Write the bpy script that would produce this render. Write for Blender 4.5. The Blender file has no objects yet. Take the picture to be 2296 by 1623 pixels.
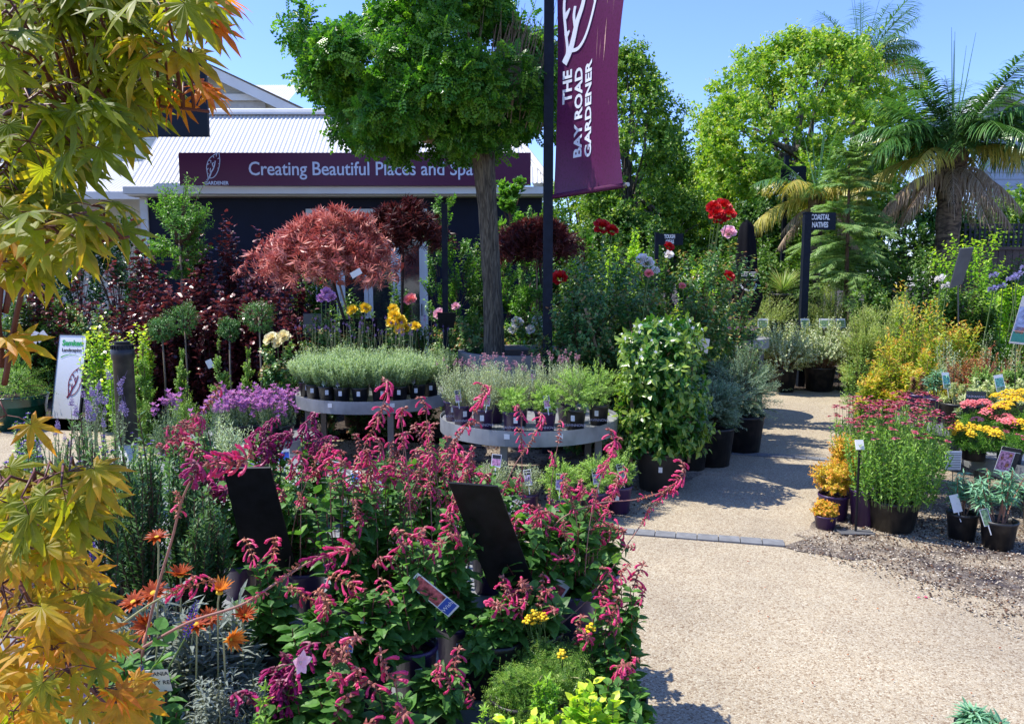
import bpy, math, random
import numpy as np
from mathutils import Vector, Matrix

S = bpy.context.scene
COL = S.collection
R = math.radians
# ------------------------------------------------------------------ camera, sky, sun, exposure
FPX, CX, CY, PITCH, EYE = 1722.0, 1148.0, 810.5, R(6.3), 1.6
cd = bpy.data.cameras.new('camera'); cd.sensor_width = 36.0; cd.sensor_fit = 'HORIZONTAL'
cd.lens = 36.0 * FPX / 2296.0; cd.clip_start = 0.05; cd.clip_end = 400
cam = bpy.data.objects.new('camera', cd); COL.objects.link(cam)
cam.location = (0, 0, EYE); cam.rotation_euler = (R(90) - PITCH, 0, 0)
S.camera = cam
SUN = Vector((-0.72, 0.16, 1.28)).normalized()          # direction towards the sun
w = bpy.data.worlds.new('World'); S.world = w; w.use_nodes = True
nt = w.node_tree; nt.nodes.clear()
sky = nt.nodes.new('ShaderNodeTexSky'); sky.sky_type = 'NISHITA'; sky.sun_disc = False
sky.sun_elevation = math.asin(SUN.z); sky.sun_rotation = math.atan2(SUN.x, SUN.y)
sky.air_density = 1.0; sky.dust_density = 0.15; sky.ozone_density = 3.0
bg = nt.nodes.new('ShaderNodeBackground'); bg.inputs[1].default_value = 0.15
wo = nt.nodes.new('ShaderNodeOutputWorld')
tint = nt.nodes.new('ShaderNodeMixRGB'); tint.blend_type = 'MULTIPLY'; tint.inputs[0].default_value = 1; tint.inputs[2].default_value = (.68, .76, 1.12, 1)
nt.links.new(sky.outputs[0], tint.inputs[1]); nt.links.new(tint.outputs[0], bg.inputs[0]); nt.links.new(bg.outputs[0], wo.inputs[0])
sd = bpy.data.lights.new('sun', 'SUN'); sd.energy = 4.15; sd.angle = R(0.5); sd.color = (1.0, 0.95, 0.87)
so = bpy.data.objects.new('sun', sd); COL.objects.link(so)
so.rotation_euler = SUN.to_track_quat('Z', 'Y').to_euler(); so.location = (-10, 0, 20)
S.view_settings.view_transform = 'Standard'; S.view_settings.look = 'None'
S.view_settings.exposure = 0.92; S.view_settings.gamma = 1.0; S.view_settings.use_curve_mapping = False
S.render.engine = 'CYCLES'
S.cycles.max_bounces = 5; S.cycles.diffuse_bounces = 3; S.cycles.glossy_bounces = 2
S.cycles.transmission_bounces = 3; S.cycles.transparent_max_bounces = 4

# ------------------------------------------------------------------ where things stand (photo pixels of a 2296 wide picture -> metres)
_c, _s = math.cos(PITCH), math.sin(PITCH)
def P(px, py, Y):
    u = (px - CX) / FPX; v = (CY - py) / FPX
    d = Vector((u, _c + v * _s, -_s + v * _c)); t = Y / d.y
    return Vector((d.x * t, Y, EYE + d.z * t))
def at(px, Y, z=0.0):
    fd = Y * _c + (EYE - z) * _s
    return Vector(((px - CX) / FPX * fd, Y, z))
def G(px, py, z=0.0):
    u = (px - CX) / FPX; v = (CY - py) / FPX
    d = Vector((u, _c + v * _s, -_s + v * _c)); t = (z - EYE) / d.z
    return Vector((d.x * t, d.y * t, z))

# ------------------------------------------------------------------ materials
MATS = {}
def _nodes(name):
    m = bpy.data.materials.new(name); m.use_nodes = True; n = m.node_tree; n.nodes.clear()
    return m, n, n.nodes.new, n.links.new
def ramp(nn, stops):
    r = nn('ShaderNodeValToRGB'); e = r.color_ramp.elements
    while len(e) < len(stops): e.new(0.5)
    for k, (p, c) in enumerate(stops): e[k].position = p; e[k].color = (*c, 1)
    return r
def leafmat(name, cols, tr=0.35, rough=0.45, spec=0.4):
    """leaf colour picked by the per-leaf attribute v; light passes through the blade"""
    if name in MATS: return MATS[name]
    m, n, nn, ln = _nodes(name)
    a = nn('ShaderNodeAttribute'); a.attribute_name = 'v'
    r = ramp(nn, [(k / max(1, len(cols) - 1), c) for k, c in enumerate(cols)])
    ln(a.outputs['Fac'], r.inputs[0])
    p = nn('ShaderNodeBsdfPrincipled'); p.inputs['Roughness'].default_value = rough
    p.inputs['Specular IOR Level'].default_value = spec
    if cols[0][0] < .5:
        tc = nn('ShaderNodeTexCoord'); nz = nn('ShaderNodeTexNoise'); nz.inputs['Scale'].default_value = 55; nz.inputs['Detail'].default_value = 4; ln(tc.outputs['Object'], nz.inputs['Vector'])
        bl = ramp(nn, [(.30, (.62, .56, .45)), (.52, (1, 1, 1)), (.75, (1.0, 1.0, 1.0))]); ln(nz.outputs['Fac'], bl.inputs[0])
        mm = nn('ShaderNodeMixRGB'); mm.blend_type = 'MULTIPLY'; mm.inputs[0].default_value = .8; ln(r.outputs[0], mm.inputs[1]); ln(bl.outputs[0], mm.inputs[2]); r = mm
    ln(r.outputs[0], p.inputs['Base Color'])
    t = nn('ShaderNodeBsdfTranslucent')
    mx = nn('ShaderNodeMixRGB'); mx.blend_type = 'MULTIPLY'; mx.inputs[0].default_value = 1
    mx.inputs[2].default_value = (1.5, 1.6, 0.7, 1) if cols[0][1] > cols[0][0] * 1.02 or tr > 0.3 and cols[-1][1] >= cols[-1][2] else (1.4, 1.2, 1.2, 1)
    ln(r.outputs[0], mx.inputs[1]); ln(mx.outputs[0], t.inputs[0])
    s = nn('ShaderNodeMixShader'); s.inputs[0].default_value = tr
    ln(p.outputs[0], s.inputs[1]); ln(t.outputs[0], s.inputs[2])
    o = nn('ShaderNodeOutputMaterial'); ln(s.outputs[0], o.inputs[0])
    MATS[name] = m; return m
def mat(name, col, rough=0.6, metal=0.0, var=0.12, scale=8.0, bump=0.0, spec=0.4, bscale=None, detail=4):
    if name in MATS: return MATS[name]
    m, n, nn, ln = _nodes(name)
    p = nn('ShaderNodeBsdfPrincipled'); p.inputs['Roughness'].default_value = rough
    p.inputs['Metallic'].default_value = metal; p.inputs['Specular IOR Level'].default_value = spec
    tc = nn('ShaderNodeTexCoord'); nz = nn('ShaderNodeTexNoise'); nz.inputs['Scale'].default_value = scale
    nz.inputs['Detail'].default_value = detail
    ln(tc.outputs['Object'], nz.inputs['Vector'])
    r = ramp(nn, [(0.3, tuple(c * (1 - var) for c in col)), (0.7, tuple(min(1, c * (1 + var)) for c in col))])
    ln(nz.outputs['Fac'], r.inputs[0]); ln(r.outputs[0], p.inputs['Base Color'])
    if bump:
        b = nn('ShaderNodeBump'); b.inputs['Strength'].default_value = bump; b.inputs['Distance'].default_value = 0.01
        n2 = nn('ShaderNodeTexNoise'); n2.inputs['Scale'].default_value = bscale or scale * 6
        ln(tc.outputs['Object'], n2.inputs['Vector']); ln(n2.outputs['Fac'], b.inputs['Height']); ln(b.outputs[0], p.inputs['Normal'])
    o = nn('ShaderNodeOutputMaterial'); ln(p.outputs[0], o.inputs[0])
    MATS[name] = m; return m
def aggregate(name, cols, cell, gap, bumpd, big=0.35, stain=0.25):
    """pebbles set in concrete: voronoi cells each with its own stone colour, darker joints, soft stains"""
    m, n, nn, ln = _nodes(name)
    tc = nn('ShaderNodeTexCoord')
    wob = nn('ShaderNodeTexNoise'); wob.inputs['Scale'].default_value = cell * 0.35
    mxv = nn('ShaderNodeMixRGB'); mxv.inputs[0].default_value = 0.012; ln(tc.outputs['Object'], mxv.inputs[1]); ln(tc.outputs['Object'], wob.inputs['Vector']); ln(wob.outputs['Color'], mxv.inputs[2])
    v = nn('ShaderNodeTexVoronoi'); v.inputs['Scale'].default_value = cell; ln(mxv.outputs[0], v.inputs['Vector'])
    v2 = nn('ShaderNodeTexVoronoi'); v2.feature = 'DISTANCE_TO_EDGE'; v2.inputs['Scale'].default_value = cell; ln(mxv.outputs[0], v2.inputs['Vector'])
    sp = nn('ShaderNodeSeparateColor'); ln(v.outputs['Color'], sp.inputs[0])
    r = ramp(nn, [(k / (len(cols) - 1), c) for k, c in enumerate(cols)]); r.color_ramp.interpolation = 'LINEAR'
    ln(sp.outputs[0], r.inputs[0])
    e = ramp(nn, [(0.0, (gap,) * 3), (0.10, (1, 1, 1))]); ln(v2.outputs['Distance'], e.inputs[0])
    mu = nn('ShaderNodeMixRGB'); mu.blend_type = 'MULTIPLY'; mu.inputs[0].default_value = 0.9
    ln(r.outputs[0], mu.inputs[1]); ln(e.outputs[0], mu.inputs[2])
    nz = nn('ShaderNodeTexNoise'); nz.inputs['Scale'].default_value = big * 3; nz.inputs['Detail'].default_value = 6; nz.inputs['Roughness'].default_value = 0.65
    ln(tc.outputs['Object'], nz.inputs['Vector'])
    st = ramp(nn, [(0.35, (1 - stain, 1 - stain, 1 - stain * 0.9)), (0.62, (1.0, 1.0, 1.0))]); ln(nz.outputs['Fac'], st.inputs[0])
    m2 = nn('ShaderNodeMixRGB'); m2.blend_type = 'MULTIPLY'; m2.inputs[0].default_value = 1
    ln(mu.outputs[0], m2.inputs[1]); ln(st.outputs[0], m2.inputs[2])
    p = nn('ShaderNodeBsdfPrincipled'); p.inputs['Roughness'].default_value = 0.8; p.inputs['Specular IOR Level'].default_value = 0.25
    ln(m2.outputs[0], p.inputs['Base Color'])
    b = nn('ShaderNodeBump'); b.inputs['Strength'].default_value = 0.8; b.inputs['Distance'].default_value = bumpd
    ln(v2.outputs['Distance'], b.inputs['Height']); ln(b.outputs[0], p.inputs['Normal'])
    o = nn('ShaderNodeOutputMaterial'); ln(p.outputs[0], o.inputs[0])
    MATS[name] = m; return m
def bark(name, c1, c2, sx=26, sz=2.2, bump=1.0):
    m, n, nn, ln = _nodes(name)
    tc = nn('ShaderNodeTexCoord'); mp = nn('ShaderNodeMapping'); mp.inputs['Scale'].default_value = (sx, sx, sz)
    ln(tc.outputs['Object'], mp.inputs[0])
    nz = nn('ShaderNodeTexNoise'); nz.inputs['Scale'].default_value = 1.0; nz.inputs['Detail'].default_value = 6; nz.inputs['Distortion'].default_value = 1.2
    ln(mp.outputs[0], nz.inputs['Vector'])
    r = ramp(nn, [(0.40, c1), (0.60, c2)]); ln(nz.outputs['Fac'], r.inputs[0])
    p = nn('ShaderNodeBsdfPrincipled'); p.inputs['Roughness'].default_value = 0.9; ln(r.outputs[0], p.inputs['Base Color'])
    b = nn('ShaderNodeBump'); b.inputs['Strength'].default_value = bump; b.inputs['Distance'].default_value = 0.02
    ln(nz.outputs['Fac'], b.inputs['Height']); ln(b.outputs[0], p.inputs['Normal'])
    o = nn('ShaderNodeOutputMaterial'); ln(p.outputs[0], o.inputs[0]); MATS[name] = m; return m

# ------------------------------------------------------------------ mesh building
class MB:
    def __init__(s): s.V = []; s.F = []; s.A = []; s.M = []; s.n = 0
    def add(s, V, Fs, a=0.5, m=0):
        V = np.asarray(V, float).reshape(-1, 3)
        if not len(V): return
        s.V.append(V); s.A.append(np.broadcast_to(np.asarray(a, float), (len(V),)) if np.ndim(a) == 0 else np.asarray(a, float))
        for F in Fs:
            F = np.asarray(F, np.int64)
            if F.size: s.F.append(F + s.n); s.M.append(m)
        s.n += len(V)
    def mesh(s, name, mats, smooth=False):
        me = bpy.data.meshes.new(name)
        V = np.concatenate(s.V); A = np.concatenate(s.A)
        lt = np.concatenate([np.full(len(f), f.shape[1]) for f in s.F]); lv = np.concatenate([f.ravel() for f in s.F])
        mi = np.concatenate([np.full(len(f), m) for f, m in zip(s.F, s.M)])
        me.vertices.add(len(V)); me.vertices.foreach_set('co', V.astype(np.float32).ravel())
        me.loops.add(len(lv)); me.loops.foreach_set('vertex_index', lv.astype(np.int32))
        me.polygons.add(len(lt)); me.polygons.foreach_set('loop_start', np.concatenate([[0], np.cumsum(lt)[:-1]]).astype(np.int32))
        me.polygons.foreach_set('material_index', mi.astype(np.int32))
        me.polygons.foreach_set('use_smooth', np.full(len(lt), bool(smooth)))
        at_ = me.attributes.new('v', 'FLOAT', 'POINT'); at_.data.foreach_set('value', A.astype(np.float32))
        me.update(calc_edges=True)
        for m in (mats if isinstance(mats, (list, tuple)) else [mats]): me.materials.append(m)
        return me
    def build(s, name, mats, parent=None, smooth=False):
        return link(name, s.mesh(name, mats, smooth), parent)
    # primitives
    def box(s, lo, hi, m=0, M=None):
        (a, b, c), (d, e, f) = lo, hi
        V = np.array([(a, b, c), (d, b, c), (d, e, c), (a, e, c), (a, b, f), (d, b, f), (d, e, f), (a, e, f)], float)
        if M is not None: V = np.array([M @ Vector(v) for v in V])
        s.add(V, [[(0, 3, 2, 1), (4, 5, 6, 7), (0, 1, 5, 4), (1, 2, 6, 5), (2, 3, 7, 6), (3, 0, 4, 7)]], m=m); return s
    def tube(s, pts, rad, sides=6, m=0, a=0.5, cap=True):
        pts = np.asarray([tuple(p) for p in pts], float); n = len(pts)
        rad = np.broadcast_to(np.asarray(rad, float), (n,))
        T = np.gradient(pts, axis=0); T /= np.linalg.norm(T, axis=1)[:, None] + 1e-9
        up = np.array([0, 0, 1.0]) if abs(T[:, 2]).mean() < 0.8 else np.array([1.0, 0, 0])
        X = np.cross(T, up); X /= np.linalg.norm(X, axis=1)[:, None] + 1e-9; Y = np.cross(T, X)
        an = np.arange(sides) * 2 * math.pi / sides
        V = pts[:, None] + rad[:, None, None] * (np.cos(an)[None, :, None] * X[:, None] + np.sin(an)[None, :, None] * Y[:, None])
        F = [(i * sides + j, (i + 1) * sides + j, (i + 1) * sides + (j + 1) % sides, i * sides + (j + 1) % sides) for i in range(n - 1) for j in range(sides)]
        Fs = [F]
        if cap: Fs.append([tuple(range(sides))]); Fs.append([tuple((n - 1) * sides + k for k in range(sides))[::-1]])
        s.add(V.reshape(-1, 3), Fs, a, m); return s
    def tubes(s, C, r0, r1, sides=3, a=0.5, m=0):
        """C (n,k,3): many thin stems at once"""
        n, k, _ = C.shape
        if not n: return s
        T = np.gradient(C, axis=1); T /= np.linalg.norm(T, axis=2)[..., None] + 1e-9
        X = np.cross(T, np.array([0.3, 0.9, 0.25])); X /= np.linalg.norm(X, axis=2)[..., None] + 1e-9; Y = np.cross(T, X)
        rr = np.linspace(r0, r1, k)[None, :, None, None]
        an = np.arange(sides) * 2 * math.pi / sides
        V = C[:, :, None] + rr * (np.cos(an)[:, None] * X[:, :, None] + np.sin(an)[:, None] * Y[:, :, None])
        i, kk, j = np.meshgrid(np.arange(n), np.arange(k - 1), np.arange(sides), indexing='ij')
        b = i * k * sides; j2 = (j + 1) % sides
        F = np.stack([b + kk * sides + j, b + (kk + 1) * sides + j, b + (kk + 1) * sides + j2, b + kk * sides + j2], -1).reshape(-1, 4)
        s.add(V.reshape(-1, 3), [F], a, m); return s
    def lathe(s, prof, n=24, m=0, c=(0, 0, 0), wob=0):
        an = np.arange(n) * 2 * math.pi / n; V = []
        for r, z in prof: V += [(c[0] + r * math.cos(t), c[1] + r * math.sin(t), c[2] + z) for t in an]
        F = [(i * n + j, i * n + (j + 1) % n, (i + 1) * n + (j + 1) % n, (i + 1) * n + j) for i in range(len(prof) - 1) for j in range(n)]
        s.add(V, [F], m=m); return s
    def inst(s, tpl, Pn, D, N, Sc, a, m=0, zf=None):
        V, Fs, ta = tpl; n = len(Pn)
        if not n: return s
        D = D / (np.linalg.norm(D, axis=1)[:, None] + 1e-9)
        X = np.cross(D, N); X /= np.linalg.norm(X, axis=1)[:, None] + 1e-9; Z = np.cross(X, D)
        Sc = np.broadcast_to(np.asarray(Sc, float), (n,)); zf = np.ones(n) if zf is None else zf
        W_ = Pn[:, None] + Sc[:, None, None] * (V[None, :, 0, None] * X[:, None] + V[None, :, 1, None] * D[:, None] + (V[None, :, 2] * zf[:, None])[..., None] * Z[:, None])
        A = np.clip(np.broadcast_to(np.asarray(a, float), (n,))[:, None] + ta[None], 0, 1)
        k = len(V); off = (np.arange(n) * k)[:, None, None]
        s.add(W_.reshape(-1, 3), [(np.asarray(F)[None] + off).reshape(-1, np.asarray(F).shape[1]) for F in Fs], A.ravel(), m)
        return s
def link(name, me, parent=None):
    o = bpy.data.objects.new(name, me); COL.objects.link(o)
    if parent is not None: o.parent = parent
    return o
def tag(o, label=None, cat=None, group=None, kind=None):
    if label: o['label'] = label
    if cat: o['category'] = cat
    if group: o['group'] = group
    if kind: o['kind'] = kind
    return o
def thing(name, label, cat, loc=(0, 0, 0), rz=0, group=None):
    o = bpy.data.objects.new(name, None); COL.objects.link(o); o.location = loc; o.rotation_euler = (0, 0, rz)
    o.empty_display_size = 0.1
    return tag(o, label, cat, group)
def T(V, Fs, ta=None):
    V = np.asarray(V, float); return (V, [np.asarray(F) for F in Fs], np.zeros(len(V)) if ta is None else np.asarray(ta, float))
# ------------------------------------------------------------------ leaf and petal shapes (length 1 along +Y)
def t_dia(w=0.22, f=0.07, d=-0.12, y=0.42):
    return T([(0, 0, 0), (w, y, f), (0, 1, d), (-w, y, f)], [[(0, 1, 2), (0, 2, 3)]])
def t_leaf(w=0.3, f=0.06, d=-0.22, tip=0.0, base=0.55):
    ys = [0.0, 0.22, 0.5, 0.78, 1.0]; ws = [0, w * base * 1.5 if base > .5 else w * base, w, w * 0.55, 0]
    V = [(0, 0, 0)]; A = [0]
    for y, ww in zip(ys[1:4], ws[1:4]):
        z = d * y * y
        V += [(-ww, y, z + f), (0, y, z), (ww, y, z + f)]; A += [0.12, -0.05, 0.12]
    V.append((0, 1, d)); A.append(0.15)
    q = [(1, 2, 5, 4), (2, 3, 6, 5), (4, 5, 8, 7), (5, 6, 9, 8)]
    return T(V, [[(0, 2, 1), (0, 3, 2), (7, 8, 10), (8, 9, 10)], q], A)
def t_maple(lobes=7, spread=128, wid=0.13, notch=0.36, droop=-0.35, tipc=0.3):
    V = [(0, 0, 0.0)]; A = [-0.15]; tri = []; quad = []
    angs = [R(-spread + 2 * spread * k / (lobes - 1)) for k in range(lobes)]
    def pt(r, a, z=0): return (r * math.sin(a), r * math.cos(a), droop * r * r + z)
    step = angs[1] - angs[0]; nid = []
    for k in range(lobes + 1):
        a = angs[0] - step / 2 + step * k; r = notch * (0.35 if k in (0, lobes) else 1)
        V.append(pt(r, a)); A.append(0.0); nid.append(len(V) - 1)
    for k, a in enumerate(angs):
        L = 1.0 - 0.45 * abs(k - (lobes - 1) / 2) / ((lobes - 1) / 2) ; L *= 1
        rm = L * 0.60
        i = len(V); da = math.atan2(wid * L, rm)
        V += [pt(rm, a, 0.03), pt(math.hypot(rm, wid * L), a - da), pt(math.hypot(rm, wid * L), a + da), pt(L, a)]
        A += [0.0, 0.08, 0.08, tipc]
        quad += [(0, nid[k], i + 1, i), (0, i, i + 2, nid[k + 1])]; tri += [(i, i + 1, i + 3), (i, i + 3, i + 2)]
    return T(V, [quad, tri], A)
def t_lace(lobes=7, spread=105, w=0.05):
    V = []; A = []; F = []
    for k in range(lobes):
        a = R(-spread + 2 * spread * k / (lobes - 1)); L = 1 - 0.4 * abs(k - (lobes - 1) / 2) / ((lobes - 1) / 2)
        s_, c_ = math.sin(a), math.cos(a); i = len(V)
        V += [(0, 0, 0), (L * .5 * s_ + w * c_, L * .5 * c_ - w * s_, -.04), (L * s_, L * c_, -.35 * L), (L * .5 * s_ - w * c_, L * .5 * c_ + w * s_, -.04)]
        A += [0, 0, .15, 0]; F += [(i, i + 1, i + 2), (i, i + 2, i + 3)]
    return T(V, [F], A)
def t_pinnate(n=5, l=0.27, w=0.095, droop=-0.3):
    V = []; F = []; A = []
    def lf(x, y, dx, dy, L):
        i = len(V); z = droop * y * y; px, py = -dy, dx
        V.extend([(x, y, z), (x + dx * L * .5 + px * w, y + dy * L * .5 + py * w, z + .02), (x + dx * L, y + dy * L, z - .05), (x + dx * L * .5 - px * w, y + dy * L * .5 - py * w, z + .02)])
        A.extend([0] * 4); F.extend([(i, i + 1, i + 2), (i, i + 2, i + 3)])
    for k in range(n):
        y = 0.12 + 0.72 * k / (n - 1)
        for sg in (-1, 1): lf(0, y, sg * 0.86, 0.5, l * (1 - 0.35 * abs(k / (n - 1) - .4)))
    lf(0, 0.84, 0, 1, l)
    i = len(V); V.extend([(-.008, 0, 0), (.008, 0, 0), (0, .86, droop * .74)]); A.extend([0] * 3); F.append((i, i + 1, i + 2))
    return T(V, [F], A)
def t_round(w=0.5, f=0.08):
    V = [(0, 0.5, 0), (0, 0, 0.02), (w * .8, .2, f), (w, .55, f), (w * .55, .9, f * .6), (0, 1, -.05), (-w * .55, .9, f * .6), (-w, .55, f), (-w * .8, .2, f)]
    return T(V, [[(0, k, k + 1) for k in range(1, 8)] + [(0, 8, 1)]], [-.05] + [.05] * 8)
def t_heart():
    V = [(0, .1, 0), (0, .45, -.02), (.3, -.08, .08), (.52, .2, .1), (.42, .6, .05), (0, 1.05, -.15), (-.42, .6, .05), (-.52, .2, .1), (-.3, -.08, .08)]
    return T(V, [[(1, k, k + 1) for k in range(2, 8)] + [(1, 8, 0), (1, 0, 2)]], [0, -.06] + [.06] * 7)
def t_bud(w=0.25):
    V = [(0, 0, 0), (w, .4, 0), (0, .4, w), (-w, .4, 0), (0, .4, -w), (0, 1, 0)]
    return T(V, [[(0, 2, 1), (0, 3, 2), (0, 4, 3), (0, 1, 4), (1, 2, 5), (2, 3, 5), (3, 4, 5), (4, 1, 5)]])
def t_blade(w=0.03, droop=-0.5):
    V = []; A = []
    for k in range(5):
        y = k / 4; ww = w * (1 - y) ** .6 if k < 4 else 0
        V += [(-ww, y * (1 - .12 * y), droop * y * y), (ww, y * (1 - .12 * y), droop * y * y)] if k < 4 else [(0, .88, droop)]
        A += [0, 0] if k < 4 else [.2]
    return T(V, [[(0, 1, 3, 2), (2, 3, 5, 4), (4, 5, 7, 6)], [(6, 7, 8)]], A)
DIA, DIAW, NEED, LEAF, LEAFW, LEAFN = t_dia(), t_dia(.33, .09), t_dia(.11, .015, .04, .5), t_leaf(.27), t_leaf(.36), t_leaf(.17)
MAPLE, LACE, PINN, ROUND, HEART, BUD = t_maple(), t_lace(), t_pinnate(), t_round(), t_heart(), t_bud()
BLADE, BLADEW = t_blade(), t_blade(.055, -.45)

def rnd(rng, n, a, b): return rng.uniform(a, b, n)
def unit(v): return v / (np.linalg.norm(v, axis=-1)[..., None] + 1e-9)
# ------------------------------------------------------------------ growing plants
def envelope(rng, n, sh, H, Rr, K, spread):
    """shoot tips inside an uneven envelope of height H and radius Rr (base at 0)"""
    def raw(n):
        if sh in ('ball', 'dome'):
            d = unit(rng.normal(size=(n, 3)))
            if sh == 'dome': d[:, 2] = np.abs(d[:, 2]) * 1.0 - 0.08
            r = rng.uniform(.45, 1, n) ** .5
            r *= 1 + .13 * np.sin(3.1 * d[:, 0] + 5 * d[:, 2] + 1) + .11 * np.sin(4.7 * d[:, 1] + 2 * d[:, 0])
            p = d * r[:, None]
            z = (p[:, 2] * .5 + .5) * H if sh == 'ball' else p[:, 2] * H
            return np.c_[p[:, 0] * Rr, p[:, 1] * Rr, z]
        if sh == 'column':
            an = rng.uniform(0, 2 * math.pi, n); z = rng.uniform(0.02, 1, n)
            r = rng.uniform(.55, 1, n) ** .5 * np.sqrt(np.clip(1 - np.clip((z - .75) / .3, 0, 1) ** 2, 0, 1)) * (1 + .15 * np.sin(7 * z + 2 * an))
            return np.c_[np.cos(an) * r * Rr, np.sin(an) * r * Rr, z * H]
        if sh == 'cone':
            an = rng.uniform(0, 2 * math.pi, n); z = 1 - np.sqrt(rng.uniform(0, 1, n)); z = np.clip(z * 1.02, 0.03, 1)
            r = rng.uniform(.5, 1, n) ** .5 * (1 - z) ** .75 * (1 + .2 * np.sin(9 * z + 3 * an))
            return np.c_[np.cos(an) * r * Rr, np.sin(an) * r * Rr, z * H]
        if sh == 'spray':        # fan of upright stems
            an = rng.uniform(0, 2 * math.pi, n); r = np.sqrt(rng.uniform(0, 1, n))
            z = (1 - .35 * r ** 2) * rng.uniform(.72, 1, n)
            return np.c_[np.cos(an) * r * Rr, np.sin(an) * r * Rr, z * H]
        raise ValueError(sh)
    if K:
        c = raw(K); p = c[rng.integers(0, K, n)] + rng.normal(size=(n, 3)) * np.array([Rr, Rr, Rr]) * spread
        p[:, 2] = np.maximum(p[:, 2], 0.02 * H); return p
    return raw(n)
def shoots(rng, st, en, lift, k=5, jit=0.0):
    n = len(st); ctrl = st * .42 + en * .58; d = np.linalg.norm(en - st, axis=1)
    ctrl[:, 2] += d * lift; ctrl += rng.normal(size=(n, 3)) * (d * jit)[:, None]
    t = np.linspace(0, 1, k)[None, :, None]
    return (1 - t) ** 2 * st[:, None] + 2 * t * (1 - t) * ctrl[:, None] + t ** 2 * en[:, None], ctrl
def bez(st, c, en, t):
    t = t[..., None]; return (1 - t) ** 2 * st + 2 * t * (1 - t) * c + t * t * en, 2 * (1 - t) * (c - st) + 2 * t * (en - c)
def leaves_on(mb, rng, st, c, en, m, tpl, L, a=.6, b=.8, t0=.3, up=.5, tipw=.5, v0=.0, v1=.55, taper=.35, m_i=0, jit=.25, whorl=0):
    n = len(st); tt = t0 + (1 - t0) * (np.arange(m)[None] + rng.uniform(0, 1, (n, m))) / m
    if whorl: tt = t0 + (1 - t0) * (np.floor(np.arange(m)[None] / whorl) + .5 + 0 * rng.uniform(0, 1, (n, m))) / max(1, m // whorl)
    p, tg = bez(st[:, None], c[:, None], en[:, None], tt)
    p = p.reshape(-1, 3); tg = unit(tg.reshape(-1, 3)); N_ = len(p)
    ph = (np.arange(m)[None] * 2.399 + rng.uniform(0, 6.28, (n, 1))).ravel() + rng.normal(size=N_) * .3
    if whorl: ph = (np.arange(m)[None] * 2 * math.pi / whorl + (np.arange(m)[None] // whorl) * .8 + rng.uniform(0, 6.28, (n, 1))).ravel()
    X = unit(np.cross(tg, np.array([.37, .81, .3]))); Yv = np.cross(tg, X)
    rad = np.cos(ph)[:, None] * X + np.sin(ph)[:, None] * Yv
    D = tg * a + rad * b + rng.normal(size=(N_, 3)) * jit
    Nn = tg * b - rad * a; Nn = Nn + np.array([0, 0, up]) + rng.normal(size=(N_, 3)) * .25
    t = tt.ravel(); sc = L * (1 - taper * t) * rng.uniform(.7, 1.2, N_)
    v = rng.uniform(v0, v1, N_) + tipw * t ** 4
    mb.inst(tpl, p, D, Nn, sc, v, m_i, zf=rng.uniform(.2, 1.9, N_))
def grow(sp, H, Rr, seed, k=1.0):
    """stems + foliage meshes and the places where flowers sit"""
    rng = np.random.default_rng(seed)
    n = max(4, int(sp['n'] * k)); sh = sp['shape']
    en = envelope(rng, n, sh, H, Rr, sp.get('clumps', 0), sp.get('spread', .16))
    root = sp.get('root', 0.0); sr = sp.get('sr', .12)
    if root == 'centre':
        st = np.c_[en[:, :2] * .15, np.clip(en[:, 2] * .35 + H * .12, 0, H)]
    elif root == 'axis':
        st = np.c_[en[:, :2] * .25, np.maximum(en[:, 2] - H * sp.get('drop', .12), 0)]
    else: st = np.c_[en[:, :2] * sr + rng.normal(size=(n, 2)) * .01, np.full(n, 0.0)]
    C, ct = shoots(rng, st, en, sp.get('lift', .12), 5, sp.get('jit', .05))
    out = {}
    f = MB()
    leaves_on(f, rng, st, ct, en, sp['m'], sp['leaf'], sp['L'], sp.get('a', .6), sp.get('b', .8), sp.get('t0', .3), sp.get('up', .5), sp.get('tipw', .4), sp.get('v0', 0), sp.get('v1', .55), sp.get('taper', .35), whorl=sp.get('whorl', 0))
    out['foliage'] = f.mesh(sp['name'] + '_foliage', sp['mat'])
    ns = min(n, sp.get('stems', 120))
    if ns:
        s_ = MB(); s_.tubes(C[:ns], sp.get('r0', .004), sp.get('r1', .0015), 4); out['stems'] = s_.mesh(sp['name'] + '_stems', sp['smat'])
    out['C'] = C
    return out
CACHE = {}
def grown(sp, H, Rr, var, k):
    q = lambda x: round(math.log(max(x, .01)) / .14)
    key = (sp['name'], sp['id'], q(H), q(Rr), var, round(k, 1))
    if key not in CACHE:
        H0, R0 = math.exp(q(H) * .14), math.exp(q(Rr) * .14)
        CACHE[key] = (grow(sp, H0, R0, sum(map(ord, sp['id'])) * 7 + var * 131, k), H0, R0)
    return CACHE[key]
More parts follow.
